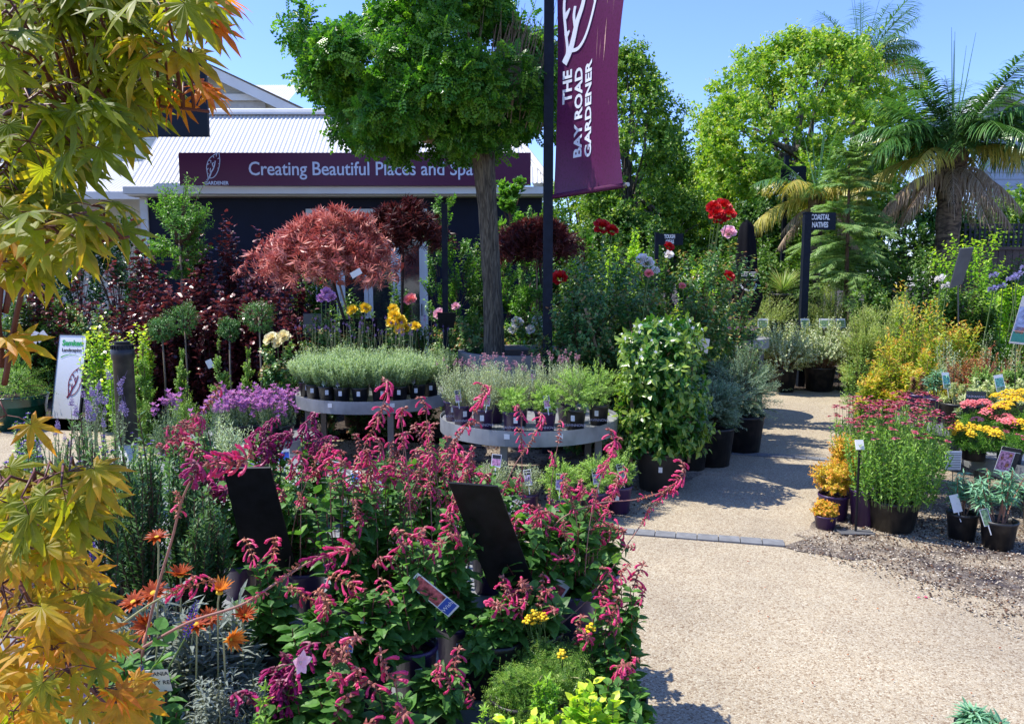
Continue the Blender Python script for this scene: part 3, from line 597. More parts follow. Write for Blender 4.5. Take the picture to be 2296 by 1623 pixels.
# ------------------------------------------------------------------ kinds of plant
def SPC(name, cat, **k): k['name'] = name; k['cat'] = cat; k.setdefault('id', name); return k
SP = dict(
 lav=SPC('lavender_plant', 'lavender', shape='spray', n=120, m=26, leaf=NEED, L=.040, mat=LM['lav'], smat=ST['green'], t0=.25, a=.8, b=.75, sr=.35, lift=.02, stems=75, tipw=.6, r0=.0018, r1=.001),
 lavg=SPC('lavender_plant', 'lavender', id='lavg', shape='ball', n=150, m=20, leaf=NEED, L=.030, mat=LM['lavg'], smat=ST['green'], t0=.3, a=.8, b=.7, sr=.3, root='centre', stems=60, tipw=.6, r0=.0016, r1=.001),
 lavs=SPC('lavender_plant', 'lavender', id='lavs', shape='spray', n=80, m=24, leaf=NEED, L=.028, mat=LM['silver'], smat=ST['pale'], t0=.2, a=.7, b=.8, sr=.4, lift=.02, stems=60, tipw=.3, r0=.0018, r1=.001),
 lavm=SPC('lavender_plant', 'lavender', id='lavm', shape='dome', n=140, m=16, leaf=NEED, L=.032, mat=LM['west'], smat=ST['green'], t0=.3, a=.9, b=.6, sr=.4, stems=40, r0=.0016, r1=.001),
 salvia=SPC('salvia_plant', 'salvia', shape='spray', n=17, m=16, whorl=2, leaf=t_leaf(.33, .05, -.3), L=.082, mat=LM['salvia'], smat=ST['pinkish'], t0=.05, a=.45, b=.85, sr=.15, lift=.10, jit=.10, stems=40, up=1.0, tipw=.15, taper=.55, r0=.0036, r1=.0014),
 jas=SPC('jasmine_plant', 'climber', shape='column', n=330, m=11, leaf=t_leaf(.26, .05, -.3), L=.072, mat=LM['jas'], smat=ST['brown'], root='axis', t0=.2, a=.6, b=.8, up=.9, tipw=.9, v0=.0, v1=.4, stems=200, r0=.002, r1=.001, taper=.2),
 west=SPC('westringia_shrub', 'shrub', shape='ball', n=420, m=30, leaf=NEED, L=.032, mat=LM['west'], smat=ST['brown'], root='centre', t0=.3, a=.7, b=.8, clumps=40, spread=.14, stems=120, tipw=.6, r0=.003, r1=.001),
 copr=SPC('coprosma_shrub', 'shrub', shape='ball', n=420, m=18, leaf=ROUND, L=.030, mat=LM['copr'], smat=ST['brown'], t0=.45, a=.5, b=.8, sr=.3, clumps=30, spread=.17, stems=140, v1=.9, tipw=.1, r0=.004, r1=.0015),
 nand=SPC('nandina_shrub', 'shrub', shape='dome', n=300, m=18, leaf=LEAFN, L=.062, mat=LM['nand'], smat=ST['rust'], t0=.4, a=.7, b=.75, sr=.35, clumps=34, spread=.15, stems=160, v1=.5, tipw=.6, r0=.003, r1=.001, lift=.15),
 core=SPC('coreopsis_plant', 'flowering plant', shape='spray', n=170, m=20, leaf=LEAFN, L=.042, mat=LM['core'], smat=ST['green'], t0=.06, a=.75, b=.6, sr=.7, lift=.02, stems=170, r0=.0018, r1=.001, tipw=.1, v1=.8, up=.1),
 spir=SPC('spirea_plant', 'shrub', shape='ball', n=150, m=18, leaf=LEAF, L=.024, mat=LM['spir'], smat=ST['rust'], root='centre', t0=.3, tipw=.7, v1=.5, stems=70, r0=.002, r1=.001),
 euph=SPC('euphorbia_plant', 'euphorbia', shape='spray', n=9, m=46, leaf=t_leaf(.10, .02, -.3), L=.085, mat=LM['euph'], smat=ST['rust'], t0=.35, a=.35, b=.9, sr=.25, lift=.0, stems=9, r0=.005, r1=.003, taper=.5, v1=.9, tipw=.1),
 euphd=SPC('euphorbia_plant', 'euphorbia', id='euphd', shape='dome', n=16, m=40, leaf=t_leaf(.16, .02, -.2), L=.048, mat=LM['euphd'], smat=ST['pinkish'], t0=.5, a=.3, b=.9, sr=.4, stems=16, r0=.003, r1=.002, v1=.9, tipw=.1, taper=.4),
 euphv=SPC('euphorbia_plant', 'euphorbia', id='euphv', shape='dome', n=20, m=44, leaf=t_leaf(.13, .02, -.2), L=.055, mat=LM['euphv'], smat=ST['pale'], t0=.4, a=.35, b=.9, sr=.4, stems=16, r0=.003, r1=.002, v1=.9, tipw=.1, taper=.4),
 agap=SPC('agapanthus_plant', 'agapanthus', shape='spray', n=3, m=2, leaf=BLADEW, L=.4, mat=LM['agap'], smat=ST['green'], stems=0),
 rose=SPC('rose_bush', 'rose bush', shape='column', n=210, m=15, leaf=LEAFW, L=.055, mat=LM['rose'], smat=ST['brown'], t0=.3, a=.5, b=.85, sr=.5, root='axis', drop=.25, clumps=70, spread=.14, stems=90, up=1.1, r0=.004, r1=.0015, v1=.55, tipw=.5),
 cam=SPC('camellia_shrub', 'shrub', shape='ball', n=260, m=13, leaf=LEAFW, L=.07, mat=LM['dark'], smat=ST['brown'], t0=.45, clumps=34, spread=.14, root='centre', stems=80, up=.9, v1=.8, tipw=.3),
 lil=SPC('evergreen_shrub', 'shrub', shape='column', n=260, m=14, leaf=LEAF, L=.055, mat=LM['green'], smat=ST['brown'], t0=.3, clumps=60, spread=.12, root='axis', stems=80, up=.7, v1=.6, tipw=.5),
 mag=SPC('magnolia_shrub', 'shrub', id='mag', shape='column', n=120, m=13, leaf=LEAF, L=.12, mat=LM['green'], smat=ST['brown'], t0=.5, clumps=30, spread=.12, root='axis', stems=60, up=.6, v1=.7, tipw=.4, a=.9, b=.6),
 cerc=SPC('redbud_shrub', 'shrub', shape='ball', n=260, m=10, leaf=HEART, L=.075, mat=LM['cerc'], smat=ST['dark'], t0=.25, clumps=40, spread=.16, sr=.3, stems=100, up=1.0, v1=.7, tipw=.5, r0=.005, r1=.002),
 ball=SPC('topiary_plant', 'topiary', shape='ball', n=420, m=8, leaf=DIAW, L=.020, mat=LM['topi'], smat=ST['brown'], root='centre', t0=.55, stems=30, v1=.8, tipw=.3),
 euon=SPC('euonymus_shrub', 'shrub', shape='spray', n=46, m=26, leaf=LEAFW, L=.055, mat=LM['lime'], smat=ST['green'], t0=.15, a=.6, b=.8, sr=.5, stems=46, tipw=.8, v1=.45, up=.8),
 box=SPC('box_shrub', 'shrub', shape='dome', n=420, m=13, leaf=DIAW, L=.020, mat=LM['box'], smat=ST['brown'], root='centre', t0=.4, clumps=70, spread=.12, stems=40, v1=.8, tipw=.4),
 boxc=SPC('box_shrub', 'shrub', id='boxc', shape='cone', n=420, m=13, leaf=DIAW, L=.024, mat=LM['box'], smat=ST['brown'], root='axis', t0=.3, clumps=60, spread=.12, stems=40, v1=.8, tipw=.4),
 bay=SPC('bay_tree', 'tree', shape='ball', n=300, m=15, leaf=LEAFN, L=.06, mat=LM['green'], smat=ST['brown'], root='centre', t0=.4, clumps=40, spread=.17, stems=120, v1=.7, tipw=.4, r0=.005, r1=.0015),
 dios=SPC('rosemary_plant', 'rosemary', shape='spray', n=42, m=64, leaf=t_dia(.16, .02, .03, .5), L=.034, mat=LM['dios'], smat=ST['brown'], t0=.15, a=.7, b=.8, sr=.2, stems=30, lift=.06, jit=.06, v1=.9, r0=.003, r1=.0015),
 gaz=SPC('gazania_plant', 'gazania', shape='dome', n=70, m=7, leaf=t_leaf(.09, .01, -.3), L=.085, mat=LM['ashen'], smat=ST['pale'], t0=.2, sr=.5, stems=30, v1=.9, up=.6, a=.8, b=.7),
 arte=SPC('silverbush_plant', 'silverbush', shape='dome', n=90, m=18, leaf=t_leaf(.12, .01, -.5), L=.032, mat=LM['ashen'], smat=ST['pale'], t0=.2, sr=.4, stems=60, v1=1, up=.3),
 agas=SPC('hyssop_plant', 'hyssop', shape='spray', n=14, m=16, leaf=LEAFW, L=.04, mat=LM['salvia'], smat=ST['green'], t0=.05, sr=.3, stems=14, up=.8),
 yarr=SPC('yarrow_plant', 'yarrow', shape='dome', n=110, m=16, leaf=t_pinnate(5, .2, .03), L=.045, mat=LM['box'], smat=ST['pale'], t0=.25, sr=.4, stems=40, v1=.9),
 fern=SPC('geranium_plant', 'geranium', shape='spray', n=14, m=14, leaf=t_maple(5, 110, .10, .25, -.1, .1), L=.035, mat=LM['lime'], smat=ST['green'], t0=.1, sr=.3, stems=14, v1=.5, tipw=.2),
 pitt=SPC('mirror_bush', 'shrub', shape='dome', n=60, m=14, leaf=t_leaf(.36, .05, -.1), L=.045, mat=LM['lime'], smat=ST['green'], t0=.3, sr=.4, stems=50, v1=.7, up=.9),
 nep=SPC('catmint_plant', 'catmint', shape='spray', n=26, m=16, leaf=LEAF, L=.022, mat=LM['west'], smat=ST['pale'], t0=.05, sr=.6, stems=26),
 bed=SPC('bedding_plant', 'flowering plant', shape='dome', n=60, m=16, leaf=LEAF, L=.03, mat=LM['box'], smat=ST['green'], t0=.2, sr=.5, stems=20, v1=.9, tipw=.2),
 silv=SPC('silverbush_plant', 'silverbush', id='silv', shape='dome', n=110, m=18, leaf=NEED, L=.04, mat=LM['silver'], smat=ST['pale'], t0=.2, sr=.5, stems=30, v1=.9, tipw=.2),
 shrubg=SPC('native_shrub', 'shrub', shape='ball', n=380, m=22, leaf=NEED, L=.05, mat=LM['olive'], smat=ST['brown'], root='centre', t0=.3, clumps=44, spread=.15, stems=100, v1=.8, a=.9, b=.6),
 limeb=SPC('lime_foliage_shrub', 'shrub', shape='ball', n=200, m=15, leaf=LEAF, L=.07, mat=LM['lime'], smat=ST['brown'], root='centre', t0=.35, clumps=34, spread=.15, stems=80, v1=.5, up=.8, lift=.2),
 dkb=SPC('leafy_shrub', 'shrub', shape='ball', n=240, m=14, leaf=LEAF, L=.075, mat=LM['hedge'], smat=ST['brown'], root='centre', t0=.35, clumps=40, spread=.16, stems=60, v1=.9, up=.7),
 redb=SPC('russet_foliage_plant', 'shrub', shape='dome', n=110, m=16, leaf=LEAF, L=.03, mat=LM['redfol'], smat=ST['rust'], t0=.4, sr=.5, stems=40, v1=.8),
 achi=SPC('yarrow_plant', 'yarrow', id='achi', shape='dome', n=90, m=12, leaf=t_pinnate(5, .2, .03), L=.08, mat=LM['green'], smat=ST['green'], t0=.2, sr=.5, stems=30, v1=.9),
)
NCNT = {}
def add_flowers(root, C, meshes, n, rng, z0=0, size=1.0, stalk=.0, name='flower', smat=None, tilt=.5, ext=0.0, up=False, face=None, stride=1):
    """n blooms at the tips of the tallest, outermost shoots, each a child of its own"""
    tips = C[:, -1]; sc = tips[:, 2] / (tips[:, 2].max() + 1e-6) + .25 * np.linalg.norm(tips[:, :2], axis=1) / (np.abs(tips[:, :2]).max() + 1e-6) + rng.uniform(0, .35, len(tips))
    idx = np.argsort(-sc)[:n]; st = MB()
    for q, i in enumerate(idx):
        p = C[i, -1]; tg = unit(C[i, -1] - C[i, -2])
        if stalk:
            e = p + tg * stalk * .5 * rng.uniform(.5, 1.2) + np.array([0, 0, stalk * rng.uniform(.4, 1.0)])
            st.tube([p - tg * .02, (p + e) / 2, e], [.0014, .0012, .001], 3); tg = unit(e - p); p = e
        o = link(name, meshes[int(rng.integers(0, len(meshes)))], root)
        d = Vector(tg) + Vector(rng.normal(size=3)) * tilt * .5
        if up: d = d * .3 + Vector((0, 0, 1))
        if face is not None: d = d * .4 + Vector(face)
        qt = d.normalized().to_track_quat('Z', 'Y'); e_ = qt.to_matrix().to_4x4() @ Matrix.Rotation(rng.uniform(0, 6.28), 4, 'Z')
        o.matrix_local = Matrix.Translation((p[0], p[1], p[2] + z0)) @ e_ @ Matrix.Scale(size * rng.uniform(.8, 1.2), 4)
    if stalk and st.n: o = st.build('flower_stalks', smat or ST['green'], root); o.location.z = z0
def put(kind, label, px, Y, top, hw, base=0.0, pot=None, k=1.0, var=0, flowers=None, tags=(), group=None, rz=None, name=None, cat=None, lean=(0, 0), xw=None, low=0.0, sticker=False, trunk=None):
    """place one plant: photo column px, distance Y, top row and half width in photo pixels; pot=(radius, height, kind)"""
    sp = SP[kind]; loc = at(px, Y, base); rng = np.random.default_rng(int(px * 13 + Y * 1000) % 100000)
    ztop = P(px, top, Y).z; ph = pot[1] - .03 if pot else 0.0
    H = max(.05, ztop - base - ph - low); Rr = hw / FPX * (Y * _c + (EYE - base - .3) * _s)
    (g, H0, R0) = grown(sp, H, Rr, var, k)
    root = thing(name or sp['name'], label, cat or sp['cat'], loc, rng.uniform(0, 6.28) if rz is None else rz, group)
    inner = []
    for nm in ('stems', 'foliage'):
        if nm in g:
            o = link(nm, g[nm], root); o.scale = (Rr / R0, Rr / R0, H / H0); o.location.z = ph + low; inner.append(o)
    if low and trunk:
        t = MB(); t.tube([(0, 0, ph - .02), (.008, .004, ph + low * .5), (0, 0, ph + low + H * .45)], [trunk, trunk * .85, trunk * .7], 8); t.build('trunk', ST['grey'], root, True)
    if pot:
        m1, m2 = pot_meshes(*pot); o = link('pot', m1, root); link('soil', m2, o)
        if sticker:
            s_ = MB(); an = -math.pi / 2 - root.rotation_euler.z - math.atan2(loc.x, loc.y) * 1.0 + rng.uniform(-.3, .3); r_ = pot[0] * .93 + .0035
            hh = pot[1] * .62; ww = .014
            s_.box((-ww, 0, hh - .02), (ww, .001, hh + .02), M=Matrix.Rotation(an + math.pi / 2, 4, 'Z') @ Matrix.Translation((0, -r_, 0)))
            s_.build('price_sticker', M_CARD, o)
    if flowers:
        f = dict(flowers); ms = f.pop('m'); n = f.pop('n'); C = g['C'] * np.array([Rr / R0, Rr / R0, H / H0])
        add_flowers(root, C, ms, n, rng, z0=ph + low, **f)
    for t_ in tags:
        st_, dx, dy, dz, sc, tx = (list(t_) + [None] * 6)[:6]
        o = add_tag(root, st_, 0, 0, 0, 0, .045 * (sc or 1), .09 * (sc or 1), text=tx)
        a_ = -root.rotation_euler.z
        o.location = (dx * math.cos(a_) - dy * math.sin(a_), dx * math.sin(a_) + dy * math.cos(a_), dz)
        o.rotation_euler = (R(float(rng.uniform(-18, -4))), R(float(rng.uniform(-14, 14))), a_ + float(rng.uniform(-.35, .25)))
    if lean != (0, 0): root.rotation_euler = (lean[0], lean[1], root.rotation_euler.z)
    return root
# ================================================================== THE SETTING
M_PATH = aggregate('exposed_aggregate', [(.22, .15, .09), (.38, .305, .20), (.47, .39, .26), (.43, .37, .265), (.58, .515, .37)], 150, .55, .0025, stain=.22)
M_GRAV = aggregate('loose_gravel_bed', [(.18, .13, .08), (.38, .30, .205), (.32, .25, .17), (.46, .39, .28), (.60, .53, .40)], 110, .35, .008, big=.9, stain=.88)
M_MULCH = mat('mulch', (.042, .030, .022), .95, var=.6, scale=30, bump=1, bscale=80)
M_PAVER = mat('bluestone', (.17, .175, .18), .8, var=.2, scale=20, bump=.3)
def sheet(name, pts, z, m, sub=0, seed=1, rough=.05):
    rng = np.random.default_rng(seed); V = []
    for i, p in enumerate(pts):
        q = pts[(i + 1) % len(pts)]; n = max(1, int(math.hypot(q[0] - p[0], q[1] - p[1]) / .12)) if sub else 1
        for k in range(n):
            t = k / n; V.append((p[0] * (1 - t) + q[0] * t + (rng.normal() * rough if sub else 0), p[1] * (1 - t) + q[1] * t + (rng.normal() * rough if sub else 0), z))
    mb = MB(); mb.add(V, [[tuple(range(len(V)))]]); return tag(mb.build(name, m), kind='structure')
sheet('ground', [(-90, -20), (90, -20), (90, 140), (-90, 140)], -.012, M_MULCH)
g = lambda *a: tuple(G(*a)[:2])
sheet('path', [(-14, -4), (9, -4), (9, 13.2), (-14, 13.2)], 0.0, M_PATH)
sheet('planting_bed', [(-13, 9.2), (-6, 8.7), (-2.8, 8.0), (-.6, 7.3), (1.0, 7.0), (2.0, 8.6), (2.6, 10.0), (3.4, 10.9), (7.5, 10.6), (13, 10), (13, 34), (-13, 34)], .004, M_MULCH, 1, 2)
sheet('mulch_patch', [g(700, 1030), g(1000, 1010), g(1240, 975), g(1500, 1010), g(1560, 1060), g(1420, 1155), g(1200, 1185), g(900, 1190), g(690, 1150)], .004, M_GRAV, 1, 3, .03)
sheet('gravel_bed', [g(1762, 1224), g(1845, 1174), g(1862, 1100), g(1880, 985), g(1925, 888), g(2050, 872), (9, 10.2), (9, 3.2), g(2500, 1480), g(2296, 1385), g(2150, 1325), g(1960, 1262)], .003, M_GRAV, 1, 4, .045)
def paver_row(a, b, n, name):
    mb = MB(); a = Vector(a); b = Vector(b); d = (b - a) / n; s_ = Vector((-d.y, d.x, 0)).normalized() * .105; rng = random.Random(4)
    for k in range(n):
        p = a + d * k; q = p + d * .955; h = .009 + rng.uniform(0, .003)
        mb.add([p, q, q + s_, p + s_] + [v + Vector((0, 0, h)) for v in (p, q, q + s_, p + s_)], [[(4, 5, 6, 7), (0, 1, 5, 4), (1, 2, 6, 5), (2, 3, 7, 6), (3, 0, 4, 7)]])
    return tag(mb.build(name, M_PAVER), kind='structure')
a, b = G(1330, 1192), G(1762, 1226); paver_row(a, b, 9, 'paver_strip')
a, b = G(1560, 1012), G(1868, 1034); paver_row(a, b, 11, 'paver_strip')
def scatter(name, poly, n, seed, cols, smin, smax, mname, z=.01):
    rng = np.random.default_rng(seed); xs = [p[0] for p in poly]; ys = [p[1] for p in poly]; out = []
    def inside(x, y):
        c = False; j = len(poly) - 1
        for i in range(len(poly)):
            if (poly[i][1] > y) != (poly[j][1] > y) and x < (poly[j][0] - poly[i][0]) * (y - poly[i][1]) / (poly[j][1] - poly[i][1]) + poly[i][0]: c = not c
            j = i
        return c
    while len(out) < n:
        x, y = rng.uniform(min(xs), max(xs)), rng.uniform(min(ys), max(ys))
        if inside(x, y): out.append((x, y, z))
    mb = MB(); Pn = np.array(out); D = rng.normal(size=(n, 3)) * np.array([1, 1, .25])
    V, Fs, ta = t_bud(.38); V = V * np.array([1, 1, .7]); mb.inst((V, Fs, ta), Pn, D, np.tile([0, 0, 1.], (n, 1)), rng.uniform(smin, smax, n), rng.uniform(0, 1, n))
    m = leafmat(mname, cols, .0, .85); return tag(mb.build(name, m), kind='stuff')
scatter('loose_gravel', [g(1765, 1232), g(1850, 1180), (2.2, 5.2), (5.0, 6.5), (5.0, 3.4), g(2300, 1440), g(2150, 1375), g(1960, 1300)], 9500, 5, [(.24, .18, .12), (.48, .41, .31), (.64, .58, .47)], .007, .016, 'gravel_stone')
scatter('leaf_litter', [g(1775, 1230), g(1850, 1180), (2.2, 5.2), (4.2, 4.6), g(2300, 1420), g(1960, 1290)], 2600, 6, [(.025, .016, .012), (.07, .04, .025), (.16, .08, .04)], .008, .02, 'dry_litter')
scatter('leaf_litter', [(-1.7, 5.0), (.8, 4.9), (1.25, 5.8), (1.2, 7.6), (-2, 8)], 2600, 7, [(.025, .016, .012), (.10, .06, .03), (.34, .27, .17)], .01, .03, 'dry_litter')
scatter('fallen_petals', [(.8, 2.4), (2.2, 2.4), (2.4, 4.0), (1.2, 4.2)], 26, 8, [(.25, .06, .03), (.5, .2, .08)], .008, .014, 'fallen_petal')
pb = MB(); pb.inst(DIAW, np.array([list(G(2072, 1339)), list(G(2080, 1341)), list(G(2064, 1340))]) + np.array([0, 0, .006]), np.array([(1., .2, 0), (-.6, .7, 0), (-1, -.3, .1)]), np.tile([0, 0, 1.], (3, 1)), .022, .9)
tag(pb.build('fallen_flower', M_MAG), 'bright pink flower fallen on the pale path', 'flower')

# ------------------------------------------------------------------ shop building behind the plants
M_NAVY = mat('navy_paint', (.006, .009, .022), .6, var=.15, scale=3, spec=.2)
M_WHITE = mat('white_paint', (.66, .66, .62), .5, var=.05, scale=3); M_CREAM = mat('cream_board', (.60, .59, .50), .6, var=.06, scale=3)
M_ZINC = mat('white_roof_sheet', (.62, .62, .60), .38, var=.06, scale=1.5, spec=.5)
M_BLIND = mat('canvas_blind', (.42, .41, .38), .8); M_GLASS = mat('dark_glass', (.02, .025, .03), .06, spec=1.0)
M_PLUM = mat('plum_signboard', (.085, .006, .038), .45, var=.06, scale=2); M_SIGNW = mat('sign_lettering', (.60, .64, .74), .5, var=.02)
M_DARKT = mat('dark_trim', (.02, .02, .022), .5); M_BRICK = mat('deck_timber', (.12, .08, .05), .7)
def corrugated(x0, x1, Y0, z0, Y1, z1, xr=None, pitch=.076, amp=.010, xl=None):
    n = int((x1 - x0) / pitch * 6); xs = np.linspace(x0, x1, n); rows = 6; V = []
    nrm = np.array([0, -(z1 - z0), (Y1 - Y0)]); nrm = nrm / np.linalg.norm(nrm)
    for r_ in range(rows):
        t = r_ / (rows - 1); hi = x1 + ((xr if xr is not None else x1) - x1) * t; lo = x0 + ((xl if xl is not None else x0) - x0) * t
        for x in xs:
            xx = min(max(x, lo), hi); o = amp * math.sin(2 * math.pi * x / pitch)
            V.append((xx, Y0 + (Y1 - Y0) * t + nrm[1] * o, z0 + (z1 - z0) * t + nrm[2] * o))
    F = [(i * n + j, i * n + j + 1, (i + 1) * n + j + 1, (i + 1) * n + j) for i in range(rows - 1) for j in range(n - 1)]
    mb = MB(); mb.add(V, [F]); return mb
def boards(mb, x0, x1, z0, z1, Y, h=.17, lip=.018, clip=None):
    z = z0
    while z < z1 - 1e-4:
        zt = min(z + h, z1); a0, a1 = (x0, x1) if clip is None else clip(z); b0, b1 = (x0, x1) if clip is None else clip(zt)
        mb.add([(a0, Y - lip, z), (a1, Y - lip, z), (b1, Y, zt), (b0, Y, zt), (a0, Y, z), (a1, Y, z)], [[(0, 1, 2, 3), (4, 5, 1, 0)]]); z = zt
def logo_mesh(mt, wdt=1.0):
    """outline of a pointed leaf with a branching stem inside, in a unit-high frame (x 0..0.55, y 0..1)"""
    mb = MB()
    def stroke(pts, ws):
        pts = [Vector(p) for p in pts]; V = []
        for i, p in enumerate(pts):
            d = (pts[min(i + 1, len(pts) - 1)] - pts[max(i - 1, 0)]).normalized(); n_ = Vector((-d.y, d.x)); w_ = (ws if not hasattr(ws, '__len__') else ws[i]) * wdt
            V += [(p.x + n_.x * w_, p.y + n_.y * w_, .002), (p.x - n_.x * w_, p.y - n_.y * w_, .002)]
        n = len(pts); V2 = V + [(x, y, -.002) for x, y, z in V]
        F = [(2 * i, 2 * i + 1, 2 * i + 3, 2 * i + 2) for i in range(n - 1)] + [(2 * i, 2 * i + 2, 2 * n + 2 * i + 2, 2 * n + 2 * i) for i in range(n - 1)] + [(2 * i + 1, 2 * n + 2 * i + 1, 2 * n + 2 * i + 3, 2 * i + 3) for i in range(n - 1)]
        mb.add(V2, [F])
    def cr(pts, k=6):
        P_ = [Vector(p) for p in pts]; out = []
        for i in range(len(P_) - 1):
            p0, p1, p2, p3 = P_[max(i - 1, 0)], P_[i], P_[i + 1], P_[min(i + 2, len(P_) - 1)]
            for q in range(k):
                t = q / k; out.append(.5 * ((2 * p1) + (p2 - p0) * t + (2 * p0 - 5 * p1 + 4 * p2 - p3) * t * t + (3 * p1 - p0 - 3 * p2 + p3) * t ** 3))
        return out + [P_[-1]]
    stroke(cr([(.03, .0), (.07, .10), (.05, .28), (.04, .50), (.12, .72), (.28, .88), (.50, 1.0)]), .013)
    stroke(cr([(.07, .10), (.22, .09), (.36, .20), (.47, .42), (.52, .66), (.52, .85), (.50, 1.0)]), .013)
    a_ = cr([(.03, .0), (.12, .12), (.20, .30), (.28, .42), (.33, .56), (.36, .70)]); stroke(a_, list(np.linspace(.030, .016, len(a_))))
    b_ = cr([(.18, .24), (.16, .36), (.18, .44)]); stroke(b_, .014)
    stroke(cr([(.29, .46), (.25, .58), (.30, .64)]), .016); stroke(cr([(.20, .62), (.20, .72)]), .012)
    for p, q in (((.05, .22), (.10, .26)), ((.045, .38), (.11, .44)), ((.06, .56), (.14, .60)), ((.12, .72), (.22, .70)), ((.28, .88), (.32, .80)), ((.42, .95), (.40, .84)), ((.52, .80), (.44, .76)), ((.52, .62), (.47, .58)), ((.47, .42), (.43, .44))):
        stroke([p, ((p[0] + q[0]) / 2, (p[1] + q[1]) / 2), q], [.022, .016, .006])
    return mb.mesh('logo', mt)
shop = thing('shop_building', 'low navy walled shop with white corrugated roof behind the maples', 'building', (0, 13, 0))
def pw(mb, name, m, parent, smooth=False):
    o = mb.build(name, m, parent, smooth); o.location = -parent.matrix_world.translation if False else (-parent.location.x, -parent.location.y, -parent.location.z); return o
XL, XR = -6.06, .5
wl = MB(); dl, dr, dt = at(697, 13).x, at(965, 13).x, P(700, 468, 13).z
dl, dr = (697 - CX) / FPX * 13.1, (962 - CX) / FPX * 13.1
wl.box((XL, 13, 0), (dl, 13.15, 3.0)); wl.box((dr, 13, 0), (XR, 13.15, 3.0)); wl.box((dl, 13, dt), (dr, 13.15, 3.0)); wl.box((XR - .1, 13.16, 0), (XR, 18, 3.0))
pw(wl, 'wall', M_NAVY, shop)
wl = MB(); boards(wl, XL - .12, XL - .002, 0, 3.0, 12.98, .17); wl.box((XL - .14, 13.0, 0), (XL - .002, 18, 3.0)); pw(wl, 'side_wall', M_WHITE, shop)
dp = MB(); dp.box((dl - .4, 14.5, 0), (dr + .4, 14.6, 3.0)); dp.box((dl - .4, 13.16, 2.7), (dr + .4, 14.49, 2.8)); pw(dp, 'dark_interior', M_DARKT, shop)
def door_leaf(x0, x1):
    fr = MB(); t = .07; zt = dt - .07; y0, y1 = 13.02, 13.07
    fr.box((x0, y0, 0), (x0 + t, y1, zt)); fr.box((x1 - t, y0, 0), (x1, y1, zt)); fr.box((x0 + t, y0, 0), (x1 - t, y1, .3)); fr.box((x0 + t, y0, zt - t), (x1 - t, y1, zt))
    d = pw(fr, 'door', M_WHITE, shop); gl = MB(); gl.box((x0 + t, 13.04, .3), (x1 - t, 13.05, zt - t)); gl.build('pane', M_GLASS, d)
    h = MB(); h.tube([(x1 - .035, y0 - .03, .95), (x1 - .035, y0 - .03, 1.15)], .009, 6); h.build('handle', M_DARKT, d)
ww = (dr - dl - .14) / 4
for k in range(4): door_leaf(dl + .07 + k * ww + .004, dl + .07 + (k + 1) * ww - .004)
fr = MB(); fr.box((dl, 12.97, 0), (dl + .07, 13.1, dt)); fr.box((dr - .07, 12.97, 0), (dr, 13.1, dt)); fr.box((dl + .07, 12.97, dt - .065), (dr - .07, 13.1, dt)); pw(fr, 'door_frame', M_WHITE, shop)
rf = corrugated(XL - .15, XR + .12, 12.72, 3.12, 14.45, 4.58, xr=-.25); pw(rf, 'roof', M_ZINC, shop, True)
rs = corrugated(XL - .15, -.3, 16.2, 3.12, 14.47, 4.58); pw(rs, 'roof', M_ZINC, shop, True)
rc = MB(); rc.tube([(XL - .15, 14.46, 4.60), (-.25, 14.46, 4.60)], .06, 10); rc.box((XL - .15, 14.3, 4.53), (-.25, 14.6, 4.56)); rc.tube([(-.25, 14.46, 4.60), (XR + .12, 12.7, 3.15)], .05, 8)
rc.add([(XR + .12, 12.72, 3.12), (XR + .12, 16.2, 3.12), (-.25, 14.46, 4.56)], [[(0, 1, 2)]]); pw(rc, 'ridge_cap', M_ZINC, shop)
gt = MB(); z1, z0 = P(700, 418, 12.6).z, P(700, 434, 12.6).z
gt.box((XL - .2, 12.58, z0), (XR + .12, 12.60, z1)); gt.box((XL - .2, 12.605, z0 + .001), (XR + .12, 12.72, z0 + .02)); gt.box((XL - .2, 12.73, z0 - .02), (XR + .12, 13.0, z0 + .0)); pw(gt, 'gutter', M_WHITE, shop)
sgn = thing('fascia_sign', 'long plum signboard reading Creating Beautiful Places and Spaces along the shop roof', 'sign', P(795, 418, 12.5))
a, b = P(401, 342, 12.52), P(1190, 416, 12.52)
mb = MB(); mb.box((a.x, 12.50, b.z), (b.x, 12.53, a.z)); bd = mb.build('board', M_PLUM, sgn); bd.location = -sgn.location
tx = link('lettering', text_mesh('Creating Beautiful Places and Spaces', .300, M_SIGNW, .003, .0025, 'LEFT', .985), sgn)
q = P(556, 379, 12.49); tx.matrix_local = face_matrix(Vector((q.x, 12.493, q.z)) - sgn.location, (1, 0, 0), (0, 0, 1)) @ Matrix.Diagonal((.91, 1, 1, 1))
lg = link('logo', logo_mesh(M_SIGNW), sgn); q = P(462, 404, 12.49); lg.matrix_local = face_matrix(Vector((q.x, 12.494, q.z)) - sgn.location, (1, 0, 0), (0, 0, 1)) @ Matrix.Scale(.44, 4)
tx = link('lettering', text_mesh('GARDENER', .075, M_SIGNW, .002, .002, 'LEFT'), sgn); q = P(458, 410, 12.49); tx.matrix_local = face_matrix(Vector((q.x, 12.493, q.z)) - sgn.location, (1, 0, 0), (0, 0, 1))

